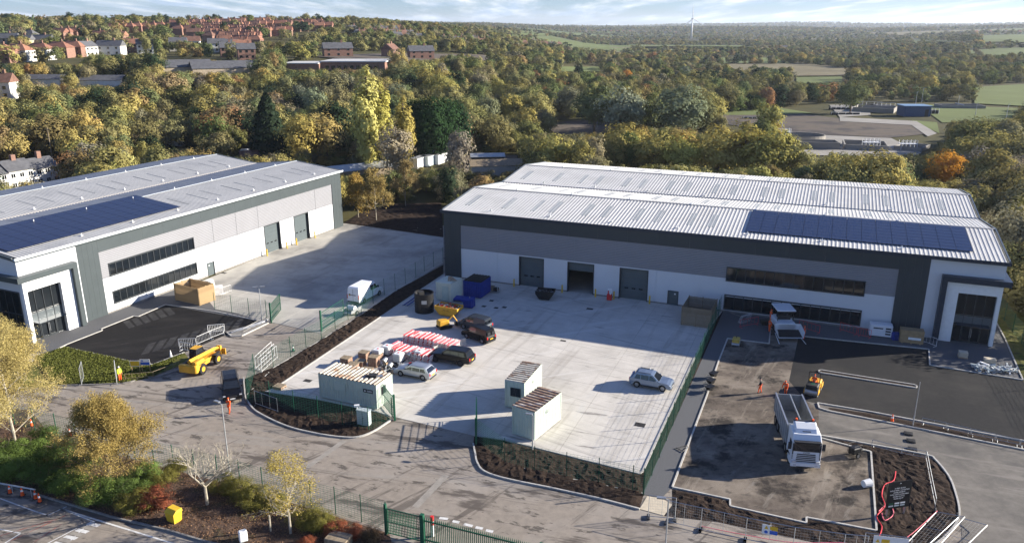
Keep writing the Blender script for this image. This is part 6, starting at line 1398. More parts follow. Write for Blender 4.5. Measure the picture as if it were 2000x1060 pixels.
def trunk_mesh(h=1.0, r=.022, bark='bark', limbs=7, top=.75):
    mb = MB(); mb.cyl((0,0,-.02),(0,0,h*.35), r*1.2, r, n=6); mb.cyl((0,0,h*.35),(.01,.01,h*top), r, r*.35, n=6)
    rr_ = random.Random(int(r*1e5)+limbs)
    for k in range(limbs):
        a = k*2.4; z = h*(.25+.45*k/limbs); q = Vector((math.cos(a)*.24, math.sin(a)*.24, z+h*.22)); mb.cyl((0,0,z), q, r*.45, r*.15, n=4)
    me = bpy.data.meshes.new('trunk'); me.from_pydata(mb.v, [], mb.f); me.materials.append(M[bark]); return me
TK = trunk_mesh(); TKS = trunk_mesh(limbs=0, top=.9); TKP = trunk_mesh(bark='pale_bark', r=.016)
PAL = dict(willow=(0.35,0.31,0.09), pop=(0.46,0.42,0.13), cypress=(0.035,0.065,0.028), olive=(0.205,0.193,0.078), ygreen=(0.305,0.272,0.095), gold=(0.38,0.29,0.10), brown=(0.25,0.185,0.085), dark=(0.035,0.055,0.030), blond=(0.29,0.25,0.165), rust=(0.30,0.17,0.08), green=(0.14,0.165,0.065), silver=(0.22,0.24,0.15), drab=(0.215,0.195,0.105), orange=(0.50,0.24,0.045))
KN = dict(olive='olive green', ygreen='yellow-green', gold='golden yellow', brown='brown-leaved', dark='dark evergreen', blond='pale half-bare', rust='rust red', green='mid green', silver='silvery grey-green', drab='drab brown', orange='bright orange')
KS = dict(round='rounded', tall='upright', bush='low spreading', conifer='conical', poplar='columnar')
CROWNS = []     # (kind, mesh) high detail
for kd, k in (('round',5),('tall',3),('bush',3)):
    for i in range(k): CROWNS.append((kd, crown_mesh(kd, 3800, 44, .023)))
MID = [('round', crown_mesh('round', 1200, 26, .037)) for i in range(4)]+[('bush', crown_mesh('bush', 1100, 22, .040)) for i in range(2)]+[('tall', crown_mesh('tall', 1200, 24, .036))]
FAR = [('round', crown_mesh('round', 300, 14, .075, .5)) for i in range(3)]+[('bush', crown_mesh('bush', 300, 14, .08, .6))]
CONIF = crown_mesh('conifer', 4200, 0, .030)
POP = crown_mesh('poplar', 7000, 70, .014); CYP = crown_mesh('tall', 6500, 70, .020, .40)
def tintvar(c, v=.18):
    k = 1+random.uniform(-v, v); return [c[0]*k*(1+random.uniform(-.08,.08)), c[1]*k, c[2]*k*(1+random.uniform(-.15,.15))]
def tree(loc, h, wscale, crown, col, label, group=None, name='tree', trunk=TK, lift=0.0, cat='tree', tint=None):
    root = thing(name, label, cat, tuple(loc), random.uniform(0,6.28), group); root.scale = (h*wscale, h*wscale, h)
    c = link('crown', crown, root, (0,0,lift)); c['tint'] = tint or tintvar(PAL[col])
    if trunk: link('trunk', trunk, root)
    return c
# screen-position tests keep clearings and buildings as open as they are in the photograph
def inpoly(x, y, P_):
    r = False
    for i in range(len(P_)):
        (x1,y1),(x2,y2) = P_[i], P_[i-1]
        if (y1 > y) != (y2 > y) and x < (x2-x1)*(y-y1)/(y2-y1)+x1: r = not r
    return r
def atT(px, py):
    d = ray(px, py); t = 20.0
    while t < 14000:
        p = Vector((0,0,H))+d*t
        if p.z <= Z(p.x, p.y): break
        t *= 1.004
    return Vector((p.x, p.y, Z(p.x, p.y)))
def rect_world(org, ang, s, L, D, mg=3):
    P_ = []
    for u, v in ((-mg,-mg),(L+mg,-mg),(L+mg,D+mg),(-mg,D+mg)): P_.append((org[0]+s*u*math.cos(ang)-v*math.sin(ang), org[1]+s*u*math.sin(ang)+v*math.cos(ang)))
    return P_
BLD = [rect_world(RO, RA, 1, 73.7, 46.4, 4), rect_world(LO, LA, -1, 64.4, 40.2, 4), [(p.x,p.y) for p in base], [at(*q).xy.to_tuple() for q in [(-200,800),(-160,640),(396,535),(420,620),(104,765)]]]
OPEN = [ [(655,450),(690,412),(770,394),(872,392),(872,470)], # cleared ground, as pixel outlines of where the trunks would stand
    [(1365,224),(1500,214),(1640,200),(1850,200),(1990,205),(2080,240),(1960,262),(1830,285),(1800,335),(1560,330),(1530,285),(1420,262)],
    [(1055,240),(1200,232),(1215,262),(1180,285),(1090,275)],
    [(1095,128),(1175,128),(1175,142),(1090,142)], [(1550,146),(1650,146),(1650,166),(1550,166)], [(1895,168),(2060,160),(2060,215),(1900,205)],
    [(-40,330),(140,322),(160,372),(-40,440)], [(900,300),(1015,300),(1025,345),(905,350)], [(800,300),(890,295),(890,335),(800,340)],
    [(545,122),(770,120),(780,140),(550,142)], [(470,296),(520,296),(520,318),(470,318)], [(600,330),(735,325),(735,352),(600,352)],
    [(600,100),(880,104),(1060,120),(900,134),(640,122)],
    [(1915,70),(2060,66),(2060,88),(1915,90)], [(1780,78),(1900,84),(1900,92),(1780,88)]]
KEEP = [ (1808,312,1868,350,372),(1200,228,1570,325,350), (1370,215,1440,262,262), # (x0,y0,x1,y1, y of the thing's base): nearer crowns must not cover these
    (0,300,122,352,356),(1420,205,1810,300,300),(1660,198,1840,230,228),(560,124,750,136,138),(700,135,775,330,345),(772,185,812,320,335),(488,185,572,300,310),(800,195,915,300,312),
    (1545,150,1640,160,165),(1100,130,1170,140,142),(1930,165,2000,195,205),(800,300,885,325,335),(930,310,1010,345,348),(1815,212,1960,235,240),(1060,238,1200,262,270),
    (0,86,160,124,124),(160,92,300,106,108),(340,45,560,80,84),(330,88,500,116,116),(640,98,690,112,112),(800,100,845,116,116),(1345,10,1360,80,78),(70,150,110,162,164),(160,152,230,166,168),(330,126,390,140,142),(395,126,480,142,144),(0,158,45,190,192),(465,292,510,306,312),(325,275,380,290,296),(590,325,735,345,352),(1225,190,1370,250,262)]
def zone_color(px, py):
    r = random.random()
    def pick(opts):
        s = sum(w_ for _, w_ in opts); q = random.random()*s
        for n_, w_ in opts:
            q -= w_
            if q <= 0: return n_
        return opts[-1][0]
    if px < 560 and py > 150: return pick([('olive',4.5),('ygreen',4),('gold',1.4),('drab',1.4),('brown',1.1),('green',1.6),('dark',.9),('blond',.5),('rust',.25)])
    if px < 1000 and py > 110: return pick([('olive',4),('ygreen',3),('drab',1.4),('green',2.4),('brown',1.2),('gold',.8),('silver',.25),('blond',.35),('dark',.8)])
    if px >= 1000 and py > 240: return pick([('ygreen',6),('olive',3),('gold',.8),('drab',1.2),('blond',.4),('brown',.6),('green',.8)])
    if px >= 1000 and py > 110: return pick([('olive',5),('green',3.5),('drab',1.4),('brown',.8),('ygreen',1.6),('dark',1),('silver',.2),('gold',.3),('rust',.15)])
    return pick([('olive',6),('green',3.5),('drab',2),('brown',.6),('dark',1.2),('gold',.15),('ygreen',.8)])
cand = []
FIELDS = []
_fr = random.Random(12)
for _k in range(24):
    _d = 700*(3000/700)**(_fr.random()); _a = _fr.uniform(-.62,.66)
    if _a < -.05 and _d < 1500: continue
    _w = _fr.uniform(.10,.22)*_d; _l = _fr.uniform(.12,.26)*_d
    FIELDS.append((_d*math.sin(_a), _d*math.cos(_a), _w, _l, _fr.uniform(-.5,.5), _fr.choice(('field','field','field_tan','field_pale'))))
def in_field(x, y, d):
    for fx_, fy_, w_, l_, r_, _c in FIELDS:
        dx, dy = x-fx_, y-fy_; u = dx*math.cos(r_)+dy*math.sin(r_); v = -dx*math.sin(r_)+dy*math.cos(r_)
        if abs(u) < w_/2-8 and abs(v) < l_/2-8: return True
    return False
def scatter(d0, d1, cell, hmin, hmax, keep=1.0):
    nx = int(d1*1.8/cell)
    for i in range(-nx//2, nx//2+1):
        for j in range(int(d0*.7/cell), int(d1/cell)+1):
            x = (i+random.uniform(-.45,.45))*cell; y = (j+random.uniform(-.45,.45))*cell; d = math.hypot(x, y)
            if not (d0 <= d < d1) or y <= 0 or abs(x/y) > .78 or random.random() > keep: continue
            if d > 600 and in_field(x, y, d): continue
            z = Z(x, y); px, py = topix(x, y, z)
            if px < -260 or px > 2260: continue
            if d < 260 and any(inpoly(x, y, q) for q in BLD): continue
            if any(inpoly(px, py, q) for q in OPEN): continue
            h = random.uniform(hmin, hmax)
            if random.random() < .25: h *= .6
            tpx, tpy = topix(x, y, z+h); ppm = (py-tpy)/h; ok = True
            for (x0, y0, x1, y1, by) in KEEP:
                if py > by-1 and px+ppm*h*.42 > x0 and px-ppm*h*.42 < x1 and tpy < y1:
                    hn = (py-y1)/ppm*1.02
                    if hn < 1.6: ok = False; break
                    h = min(h, hn); tpy = py-h*ppm
            if ok: cand.append((d, x, y, z, h, px, py))
scatter(118, 420, 6.3, 6.0, 13.5); scatter(420, 900, 9.5, 6, 11.5, .9); scatter(900, 1900, 15, 5, 9.5, .85); scatter(1900, 4200, 27, 5, 9, .8); scatter(4200, 8500, 62, 9, 15, .8)
TOWN = lambda px, py: (px < 700 and 44 < py < 120)
cand = [c for c in cand if not (c[0] > 380 and TOWN(c[5], c[6]) and random.random() < (.82 if 330 < c[5] < 640 and c[6] < 88 else .55))]
# ---- hero trees
HERO = []
def hero(px, py, h, ws, kind, col, label, trunk=TK, name='tree', z=None, i=None, cat='tree'):
    p = atT(px, py); pool = [m_ for k_, m_ in CROWNS if k_ == kind] if kind not in ('conifer','poplar','cyp') else [{'conifer':CONIF,'cyp':CYP,'poplar':POP}[kind]]
    HERO.append((p.x, p.y, h*ws*.42)); return tree(p, h, ws, random.choice(pool), col, label, trunk=TKS if kind in ('conifer','poplar','cyp') else trunk, name=name, cat=cat)
hero(530,314, 19, 1.15, 'conifer', 'dark', 'very dark tall conifer in the middle of the wood behind the left warehouse', name='conifer')
hero(722,345, 28, .95, 'poplar', 'pop', 'tallest yellow-green columnar poplar, left one of the pair', name='poplar'); hero(750,340, 24, .95, 'poplar', 'pop', 'yellow-green columnar poplar touching the tallest one on its right', name='poplar')
hero(793,332, 20, 1.0, 'poplar', 'gold', 'golden narrow poplar right of the tall pair', name='poplar'); hero(772,350, 12.5, .95, 'round', 'blond', 'pale nearly bare tree in front of the golden poplar')
hero(897,350, 12, .9, 'tall', 'blond', 'pale straw-coloured tree behind the white containers')
for k, (px, py, h) in enumerate([(812,316,13.5),(830,318,14),(850,318,14.5),(872,314,14),(893,310,13)]):
    hero(px, py, h+3.2, .8, 'cyp', 'cypress', 'dark green cypress in the clipped row right of the poplars, %s from the left'%['first','second','third','fourth','fifth'][k], name='cypress')
for px, py, h, ws, col, lb in [(1160,262,17,1.15,'green','large grey-green rounded willow, leftmost of the group beyond the brown clearing'),(1210,270,17,1.15,'silver','large grey-green rounded willow in the middle of the group beyond the clearing'),(1262,262,15,1.1,'green','mid green rounded tree behind the big willows'),(1325,272,17,1.25,'silver','large grey-green rounded willow, rightmost of the group beyond the clearing')]:
    hero(px, py, h, ws, 'round', col, lb)
for k, (px, py, h, ws, col) in enumerate([(1220,330,12,1.2,'ygreen'),(1275,345,11,1.3,'willow'),(1330,350,11,1.2,'willow'),(1400,352,13.5,1.25,'willow'),(1450,355,14,1.2,'willow'),(1500,360,13,1.2,'willow'),(1545,362,11,1.1,'ygreen')]):
    hero(px, py, h, ws, 'round', col, 'yellowing round tree in the row behind the right warehouse, %s from the left'%['first','second','third','fourth','fifth','sixth','seventh'][k])
hero(1838,372, 9, 1.15, 'round', 'orange', 'bright orange tree behind the right end of the right warehouse')
hero(1900,455, 9, 1.3, 'round', 'ygreen', 'yellow-green bush mass at the far right corner of the right warehouse'); hero(1955,430, 11, 1.2, 'round', 'olive', 'olive tree behind the yellow-green bush at the right edge')
for k, (px, py, h, ws, col) in enumerate([(1975,560,7,1.3,'olive'),(2000,500,9,1.2,'ygreen'),(2030,620,8,1.3,'olive'),(1990,470,10,1.1,'drab'),(2060,560,9,1.2,'brown'),(2000,455,11,1,'ygreen'),(2090,680,8,1.2,'green')]):
    hero(px, py, h, ws, 'round' if k % 2 else 'bush', col, KN[col]+' tree beside the mesh fence at the right edge, number '+['one','two','three','four','five','six','seven'][k]+' from the front' if False else '%s %s tree at the right edge, about %d metres tall'%(KN[col], ['leafy','bushy','leaning','thin','dense','broad','young'][k], h))
for px, py, h, ws, col, lb in [(615,238,12,1.1,'silver','silver-leaved rounded tree left of the tall poplars'),(775,222,11,1.1,'silver','silver-leaved rounded tree right behind the tall poplars'),(155,330,11,1.1,'gold','golden brown round tree behind the left warehouse'),(640,320,13,1.1,'gold','golden yellow tree between the dark conifer and the poplars'),(590,325,13,1.0,'gold','bright yellow tree touching the dark conifer'),
      (1130,152,10,.8,'dark','small very dark tree standing in front of the pale green strip field'),(1095,190,9,1.4,'rust','rust-coloured spreading tree left of the middle distance'),(1225,165,9,1.1,'orange','small orange-red tree in the middle distance'),(310,60,1,1,'gold',None),(200,238,11,1.5,'dark','broad dark evergreen clump in the left wood'),(240,240,10,1.4,'dark','second dark evergreen clump, right part, in the left wood'),(1660,222,14,1.2,'green','large rounded green tree left of the blue shed')]:
    if lb: hero(px, py, h, ws, 'round', col, lb)
HERO += [(a_, b_, 3) for a_, b_ in []]
cand = [c for c in cand if not any((c[1]-hx_)**2+(c[2]-hy_)**2 < (hr*.95)**2 for hx_, hy_, hr in HERO)]
cand.sort()
nind = 235
for k, (d, x, y, z, h, px, py) in enumerate(cand[:nind]):
    col = zone_color(px, py); kd, cm = random.choice(CROWNS)
    place = 'left of the left warehouse' if px < 120 else 'behind the left warehouse' if px < 640 else 'in the scrub between the two warehouses' if px < 900 else 'behind the right warehouse' if px < 1900 else 'at the right edge beyond the right warehouse'
    lab = '%s %s tree in the thicket %s'%(KN[col], KS[kd], place)
    tree((x,y,z-.1), h, random.uniform(.85,1.2), cm, col, lab, lab.replace(' tree ', ' trees '), trunk=TKP if col in ('gold','blond') and kd == 'tall' else TK)
# lower-detail kinds standing as single trees far off (they also serve the woods behind)
lod = {'a': [], 'b': []}
for key, pool, spots in (('a', MID, [(300,150),(520,170),(905,190),(1010,220),(1420,180),(1500,190),(1850,150)]), ('b', FAR, [(1040,100),(1250,105),(1450,110),(1880,112)])):
    for (kd, cm), (px, py) in zip(pool, spots):
        p = atT(px, py); lod[key].append(tree(p, 12, 1.1, cm, 'olive', 'olive %s tree standing out of the woods around %s'%(KS[kd], {300:'the bungalows at far left',520:'the long hall, left',905:'the long hall, right',1010:'the brown clearing, far side',1420:'the soil beds, far left',1500:'the soil beds, far side',1850:'the blue shed, far behind',1040:'the valley centre',1250:'the valley left of the turbine',1450:'the valley right of the turbine',1880:'the valley at far right'}[px]), trunk=None))
hi = []
seen = set()
for o in list(bpy.data.objects):
    if o.name.startswith('crown') and o.data in [m_ for _, m_ in CROWNS] and o.data.name not in seen: seen.add(o.data.name); hi.append(o)
def forest(name, rows_, objs, label, w0, w1):
    cl = bpy.data.collections.new(name+'_kinds')
    for o in objs: cl.objects.link(o)
    n = len(rows_); me = bpy.data.meshes.new(name); me.vertices.add(n)
    co = np.array([[r_[1], r_[2], r_[3]-.15] for r_ in rows_], np.float32); me.vertices.foreach_set('co', co.ravel())
    cols = np.array([tintvar(PAL[zone_color(r_[5], r_[6])]) for r_ in rows_], np.float32)
    a = me.attributes.new('tint', 'FLOAT_VECTOR', 'POINT'); a.data.foreach_set('vector', cols.ravel())
    hs = np.array([r_[4] for r_ in rows_], np.float32); ws = rng.uniform(w0, w1, n).astype(np.float32); sc3 = np.stack([hs*ws, hs*ws, hs], 1)
    a = me.attributes.new('scl', 'FLOAT_VECTOR', 'POINT'); a.data.foreach_set('vector', sc3.ravel().astype(np.float32))
    rt = np.zeros((n,3), np.float32); rt[:,2] = rng.random(n)*6.28; a = me.attributes.new('rt', 'FLOAT_VECTOR', 'POINT'); a.data.foreach_set('vector', rt.ravel())
    a = me.attributes.new('kd', 'INT', 'POINT'); a.data.foreach_set('value', rng.integers(0, len(objs), n).astype(np.int32))
    o = link(name, me); o['kind'] = 'stuff'; o['label'] = label; o['category'] = 'woodland'
    g = bpy.data.node_groups.new(name, 'GeometryNodeTree'); g.interface.new_socket('Geometry', in_out='INPUT', socket_type='NodeSocketGeometry'); g.interface.new_socket('Geometry', in_out='OUTPUT', socket_type='NodeSocketGeometry')
    gi = g.nodes.new('NodeGroupInput'); go = g.nodes.new('NodeGroupOutput'); ip = g.nodes.new('GeometryNodeInstanceOnPoints'); ci = g.nodes.new('GeometryNodeCollectionInfo')
    ci.inputs['Collection'].default_value = cl; ci.inputs['Separate Children'].default_value = True; ci.inputs['Reset Children'].default_value = True
    def na(nm, ty): q = g.nodes.new('GeometryNodeInputNamedAttribute'); q.data_type = ty; q.inputs[0].default_value = nm; return q.outputs[0]
    g.links.new(gi.outputs[0], ip.inputs['Points']); g.links.new(ci.outputs[0], ip.inputs['Instance']); ip.inputs['Pick Instance'].default_value = True
    g.links.new(na('kd','INT'), ip.inputs['Instance Index']); g.links.new(na('rt','FLOAT_VECTOR'), ip.inputs['Rotation']); g.links.new(na('scl','FLOAT_VECTOR'), ip.inputs['Scale']); g.links.new(ip.outputs[0], go.inputs[0])
    md = o.modifiers.new('scatter', 'NODES'); md.node_group = g; return o
rest = cand[nind:]
near = [c for c in rest if c[0] < 420]; mid_ = [c for c in rest if 420 <= c[0] < 1000]; far_ = [c for c in rest if c[0] >= 1000]
forest('near_woodland', near, hi, 'dense mixed autumn woodland behind the two warehouses', .85, 1.25)
forest('middle_woodland', mid_, lod['a'], 'mixed woodland covering the middle distance', .95, 1.35)
forest('far_woodland', far_, lod['b'], 'woods and hedgerows of the far valley', 1.1, 1.9)
print('trees', len(cand), len(near), len(mid_), len(far_))
# undergrowth at the foot of the nearest trees
ug = []
for k in range(5200):
    x = random.uniform(-150,190); y = random.uniform(60,300); d = math.hypot(x,y)
    if d < 110 or d > 300 or any(inpoly(x,y,q) for q in BLD): continue
    px, py = topix(x,y,0)
    if any(inpoly(px,py,q) for q in OPEN) or px < -150 or px > 2200: continue
    ug.append((d,x,y,0.0,random.uniform(1.2,3.2),px,py))
forest('undergrowth', ug, [o for o in hi if o.data in [m_ for k_, m_ in CROWNS if k_ == 'bush']], 'bramble and scrub filling the ground under the nearer trees', 1.0, 1.6)

# ---- foreground trees and shrubs with visible branches
def branchy(loc, h, spread, label, barkm, nb=70, leaves=0, leafsize=.07, col='ygreen', seed=1, trunk_r=.13, leader=.35, name='tree', crown_w=1.0, tint=None, droop=0.0):
    rr_ = random.Random(seed); root = thing(name, label, 'tree', tuple(loc), 0); mb = MB(); tips = []
    def grow(p, d, L, r, dep):
        q = p+d*L; mb.cyl(p, q, r, r*.68, n=6 if dep < 2 else 4, cap=False); 
        if dep >= 1:
            for s_ in (.4,.75,1.0): tips.append(p+(q-p)*s_)
        if dep >= 5 or r < .006: return
        k = 3 if dep < 3 else 2
        for i in range(k):
            v = Vector((rr_.gauss(0,1), rr_.gauss(0,1), rr_.gauss(0,.6)+.25)).normalized(); nd = (d*(.75)+v*spread+Vector((0,0,.12-droop))).normalized(); grow(p+(q-p)*rr_.uniform(.55,1), nd, L*rr_.uniform(.62,.86), r*rr_.uniform(.55,.7), dep+1)
    t0 = Vector((0,0,h*leader)); mb.cyl((0,0,-.1), t0, trunk_r, trunk_r*.8, n=8)
    if leader < .3 or leaves:   # continuous stem with side limbs
        segs = 7; p = t0
        for i in range(segs):
            q = Vector((rr_.uniform(-.12,.12), rr_.uniform(-.12,.12), h*(leader+(.92-leader)*(i+1)/segs))); mb.cyl(p, q, trunk_r*.8*(1-i/segs)+.015, trunk_r*.8*(1-(i+1)/segs)+.015, n=6, cap=False)
            for k in range(3):
                a = rr_.uniform(0,6.28); el = rr_.uniform(.2,.8); grow(p, Vector((math.cos(a)*math.cos(el), math.sin(a)*math.cos(el), math.sin(el))), h*.17*crown_w*(1.15-i/segs*.75), trunk_r*.36*(1-i/segs*.6), 2)
            p = q
    else:
        for i in range(nb):
            a = i*2.4; el = rr_.uniform(.25,1.2); grow(t0*rr_.uniform(.8,1), Vector((math.cos(a)*math.cos(el), math.sin(a)*math.cos(el), math.sin(el))), h*.24*crown_w, trunk_r*.5, 1)
    mb.build('trunk', M[barkm], root)
    if leaves:
        T_ = np.array([list(t_) for t_ in tips]); i_ = rng.integers(0, len(T_), leaves); C_ = T_[i_]+rng.normal(size=(leaves,3))*.22*(h/9); Nn = rng.normal(size=(leaves,3))+np.array([.3,0,.6]); me = quads_mesh('crown', C_, Nn, leafsize*(.6+.8*rng.random(leaves)), rng.random(leaves)); c = link('crown', me, root); c['tint'] = list(tint or PAL[col])
    return root
branchy(at(34,880), 12.8, .75, 'tall yellow birch at the left edge with pale stems', 'pale_bark', leaves=70000, leafsize=.045, col='gold', seed=3, trunk_r=.13, leader=.14, crown_w=1.15, tint=(.42,.34,.13))
branchy(at(-30,860), 12, .75, 'second yellow birch half outside the left edge', 'pale_bark', leaves=40000, leafsize=.05, col='gold', seed=8, trunk_r=.13, leader=.14, tint=(.40,.32,.12))
branchy(at(218,955), 8.6, .85, 'golden brown leafy tree standing before the foreground fence', 'bark', leaves=75000, leafsize=.045, col='gold', seed=5, trunk_r=.16, leader=.13, crown_w=1.5, tint=(.34,.255,.085))
branchy(at(405,985), 6.4, .62, 'pale bare tree with spreading twigs by the lamp post', 'pale_bark', nb=6, leaves=0, seed=11, trunk_r=.14, leader=.30, crown_w=1.25)
p_ = at(405,985); c_ = rng.normal(size=(1500,3))*np.array([1.5,1.5,.8])+np.array([0,0,4.3])
branchy(at(568,1042), 7.0, .6, 'half-bare tree with yellow tips near the palisade gate', 'pale_bark', leaves=6500, leafsize=.045, seed=14, trunk_r=.11, leader=.22, crown_w=1.1, col='ygreen', tint=(.38,.30,.08))
branchy(at(735,430), 10.5, .6, 'slender birch with white trunk in the scrub between the warehouses', 'pale_bark', leaves=9000, leafsize=.11, seed=21, trunk_r=.10, leader=.2, tint=(.33,.25,.09)); branchy(at(792,402), 10, .6, 'second slender pale birch nearer the right warehouse corner', 'pale_bark', leaves=8000, leafsize=.11, seed=22, trunk_r=.10, leader=.2, tint=(.30,.23,.10)); branchy(at(700,425), 9, .6, 'golden birch beside the far corner of the left warehouse', 'pale_bark', leaves=9000, leafsize=.11, seed=23, trunk_r=.09, leader=.2, tint=(.40,.28,.08))
for wx, wy, hh_, sd, lb in [(93,62,11,31,'nearest of the bare trees outside the right edge'),(100,74,12,32,'second bare tree outside the right edge'),(101,88,11,33,'third bare tree outside the right edge'),(104,52,11,35,'bare tree outside the lower right corner'),(86,104,12,34,'bare tree beyond the fence outside the right edge')]:
    branchy(Vector((wx,wy,0)), hh_, .65, lb, 'bark', leaves=2500, leafsize=.06, seed=sd, trunk_r=.17, leader=.2, crown_w=1.3, tint=(.25,.2,.09))
stk = at(529,1038); tag(MB().cyl((0,0,0),(0,0,1.5),.07,n=6).build('tree_stake', M['pale_bark'], None, stk), 'pale timber stake beside the half-bare tree', 'stake')
SH = [crown_mesh('bush', 11000, 60, .0135, .5) for _ in range(3)]
def shrub(px, py, h, w_, tint, label): 
    p = at(px, py); r_ = thing('shrub', label, 'shrub', tuple(p), random.uniform(0,6)); r_.scale = (h*w_, h*w_, h); c = link('crown', random.choice(SH), r_, (0,0,-.05)); c['tint'] = list(tint)
    link('stem', TK, r_)
G1 = (.13,.185,.045); G2 = (.085,.125,.035); OL = (.17,.155,.04); RD = (.26,.085,.045)
for px, py, h, w_, tt, lb in [(20,905,2.6,1.3,G1,'bright green feathery shrub at the left edge, under the birch'),(62,900,2.4,1.2,G1,'bright green shrub right of the edge one, below the birch'),(40,935,2.4,1.5,G1,'bright green shrub lowest at the left edge'),(-15,930,2.6,1.4,G2,'green shrub cut by the left picture edge'),(88,868,2.3,1.2,G2,'green shrub close to the foreground fence under the birch'),
      (110,905,2.6,1.3,G2,'mid green shrub between the birch and golden tree'),(100,945,2.0,1.5,G2,'low green shrub by the kerb left of centre'),(140,960,2.2,1.4,G1,'green shrub by the kerb below the gap between the trees'),(160,925,2.3,1.3,G2,'green shrub left under the golden tree'),(200,975,2.2,1.5,G1,'bright green shrub directly below the golden tree'),(245,975,2.1,1.4,G2,'green shrub below right of the golden tree'),
      (285,945,2.3,1.3,G1,'bright green shrub right of the golden tree trunk'),(265,995,1.8,1.5,OL,'low olive shrub by the kerb below the golden tree'),(305,990,1.9,1.4,RD,'red-leaved shrub left of the yellow grit bin'),(275,985,1.5,1.1,RD,'small reddish shrub behind the kerb'),(320,945,1.8,1.3,OL,'olive shrub behind the red-leaved shrub'),
      (345,925,1.7,1.2,OL,'olive hedge clump left of the bare tree'),(440,960,1.7,1.4,OL,'olive hedge clump right of the bare tree, first'),(470,968,1.8,1.4,OL,'olive hedge clump right of the bare tree, second'),(500,985,1.9,1.4,OL,'olive hedge clump left of the half-bare tree'),(535,990,1.6,1.3,OL,'olive hedge clump behind the tree stake'),(600,1022,1.8,1.5,OL,'yellowish hedge clump right of the half-bare tree'),(632,1035,1.7,1.4,OL,'yellowish hedge clump near the palisade gate'),(655,1042,1.3,1.3,RD,'dark red low shrub before the palisade gate'),(690,1048,1.2,1.3,RD,'dark red low shrub touching the palisade gate post'),(600,1068,1.0,1.3,RD,'reddish low shrub at the bottom edge'),(725,1055,1.2,1.3,(.1,.07,.04),'brown low shrub beside the palisade gate'),
      (40,760,1.5,1.5,(.09,.12,.03),'low green scrub at the far left of the verge')]: shrub(px, py, h, w_, tt, lb)
# grass tufts on the verge
vp = [at(*q) for q in [(69,697),(126,678),(269,709),(299,713),(360,690),(300,735),(240,748),(104,752)]]; vp2 = [(q.x,q.y) for q in vp]; pts_ = []
while len(pts_) < 26000:
    x = random.uniform(min(q[0] for q in vp2), max(q[0] for q in vp2)); y = random.uniform(min(q[1] for q in vp2), max(q[1] for q in vp2))
    if inpoly(x, y, vp2): pts_.append((x, y, random.uniform(.02,.16)))
pts_ = np.array(pts_); me = quads_mesh('verge_grass', pts_, rng.normal(size=(len(pts_),3))+[.2,0,.7], .05+.07*rng.random(len(pts_)), rng.random(len(pts_))); o = link('verge_grass', me); o['tint'] = [.13,.14,.035]; o['kind'] = 'stuff'; tag(o, 'rough green and brown plants covering the verge below the black car park', 'grass')
pts_ = []
q4 = [(p.x,p.y) for p in [at(*q) for q in [(60,806),(104,860),(295,908),(467,952),(652,1008),(760,1045),(640,1110),(404,1058),(330,1036),(217,1009),(130,983),(0,944),(-60,900)]]]
while len(pts_) < 16000:
    x = random.uniform(min(q[0] for q in q4), max(q[0] for q in q4)); y = random.uniform(min(q[1] for q in q4), max(q[1] for q in q4))
    if inpoly(x, y, q4): pts_.append((x, y, random.uniform(.04,.12)))
pts_ = np.array(pts_); me = quads_mesh('leaf_litter', pts_, rng.normal(size=(len(pts_),3))*.5+[0,0,1], .03+.05*rng.random(len(pts_)), rng.random(len(pts_))); o = link('leaf_litter', me); o['tint'] = [.22,.13,.075]; o['kind'] = 'stuff'; tag(o, 'fallen brown leaves over the foreground planting bed', 'leaves')
# ------------------------------------------------------------------ cleared land, fields, works, houses, turbine
def drape(name, px, m, dz=.25, L=12, amp=0.0):
    poly = [atT(*p) for p in px]; bm = bmesh.new(); bm.faces.new([bm.verts.new((p.x,p.y,0)) for p in poly]); bmesh.ops.triangulate(bm, faces=bm.faces[:])
    for _ in range(6):
        es = [e for e in bm.edges if e.calc_length() > L]
        if not es: break
        bmesh.ops.subdivide_edges(bm, edges=es, cuts=1); bmesh.ops.triangulate(bm, faces=[f for f in bm.faces if len(f.verts) > 3])
    for v in bm.verts: v.co.z = Z(v.co.x, v.co.y)+dz
    bm.normal_update()
    for f in bm.faces:
        if f.normal.z < 0: f.normal_flip()
    me = bpy.data.meshes.new(name); bm.to_mesh(me); bm.free(); me.materials.append(m); o = link(name, me); o['kind'] = 'structure'; return o
M['field'] = mat('field', (0.13,0.155,0.055), 1, var=.15, scale=.02, coords='World', spec=.1)
M['dirt'] = layered(mat('dirt', (0.14,0.115,0.09), 1, var=.25, scale=.05, coords='World', spec=.1), [((0.055,0.05,0.05), .05, .46, .58, .85, (1,1,1)), ((.09,.11,.03), .08, .58, .7, .6, (1,1,1))])
M['palec'] = mat('palec', (0.27,0.25,0.215), .9, var=.15, scale=.1, coords='World')
drape('works_soil', [(1372,224),(1440,218),(1500,216),(1560,222),(1640,232),(1790,240),(1815,262),(1740,270),(1560,262),(1420,244)], M['dirt'], .1)
drape('works_concrete', [(1540,262),(1740,271),(1800,300),(1780,308),(1560,304)], M['palec'], .12)
drape('works_yard', [(1620,206),(1700,205),(1700,226),(1640,230)], M['palec'], .13)
drape('works_grass', [(1810,205),(1990,212),(1970,238),(1840,240),(1815,222)], M['field'], .14); drape('works_grass', [(1372,218),(1500,208),(1590,222),(1500,226),(1400,226)], M['field'], .16); drape('works_grass', [(1780,236),(1830,240),(1835,262),(1812,252)], M['field'], .18)
drape('works_track', [(1640,230),(1790,238),(1830,262),(1812,268),(1780,246),(1640,238)], M['palec'], .2)
drape('clearing', [(1058,242),(1130,236),(1200,236),(1212,262),(1190,285),(1100,272)], M['dirt'], .12)
drape('scrap_yard', [(905,300),(1010,305),(1020,345),(905,352)], M['dirt'], .12)
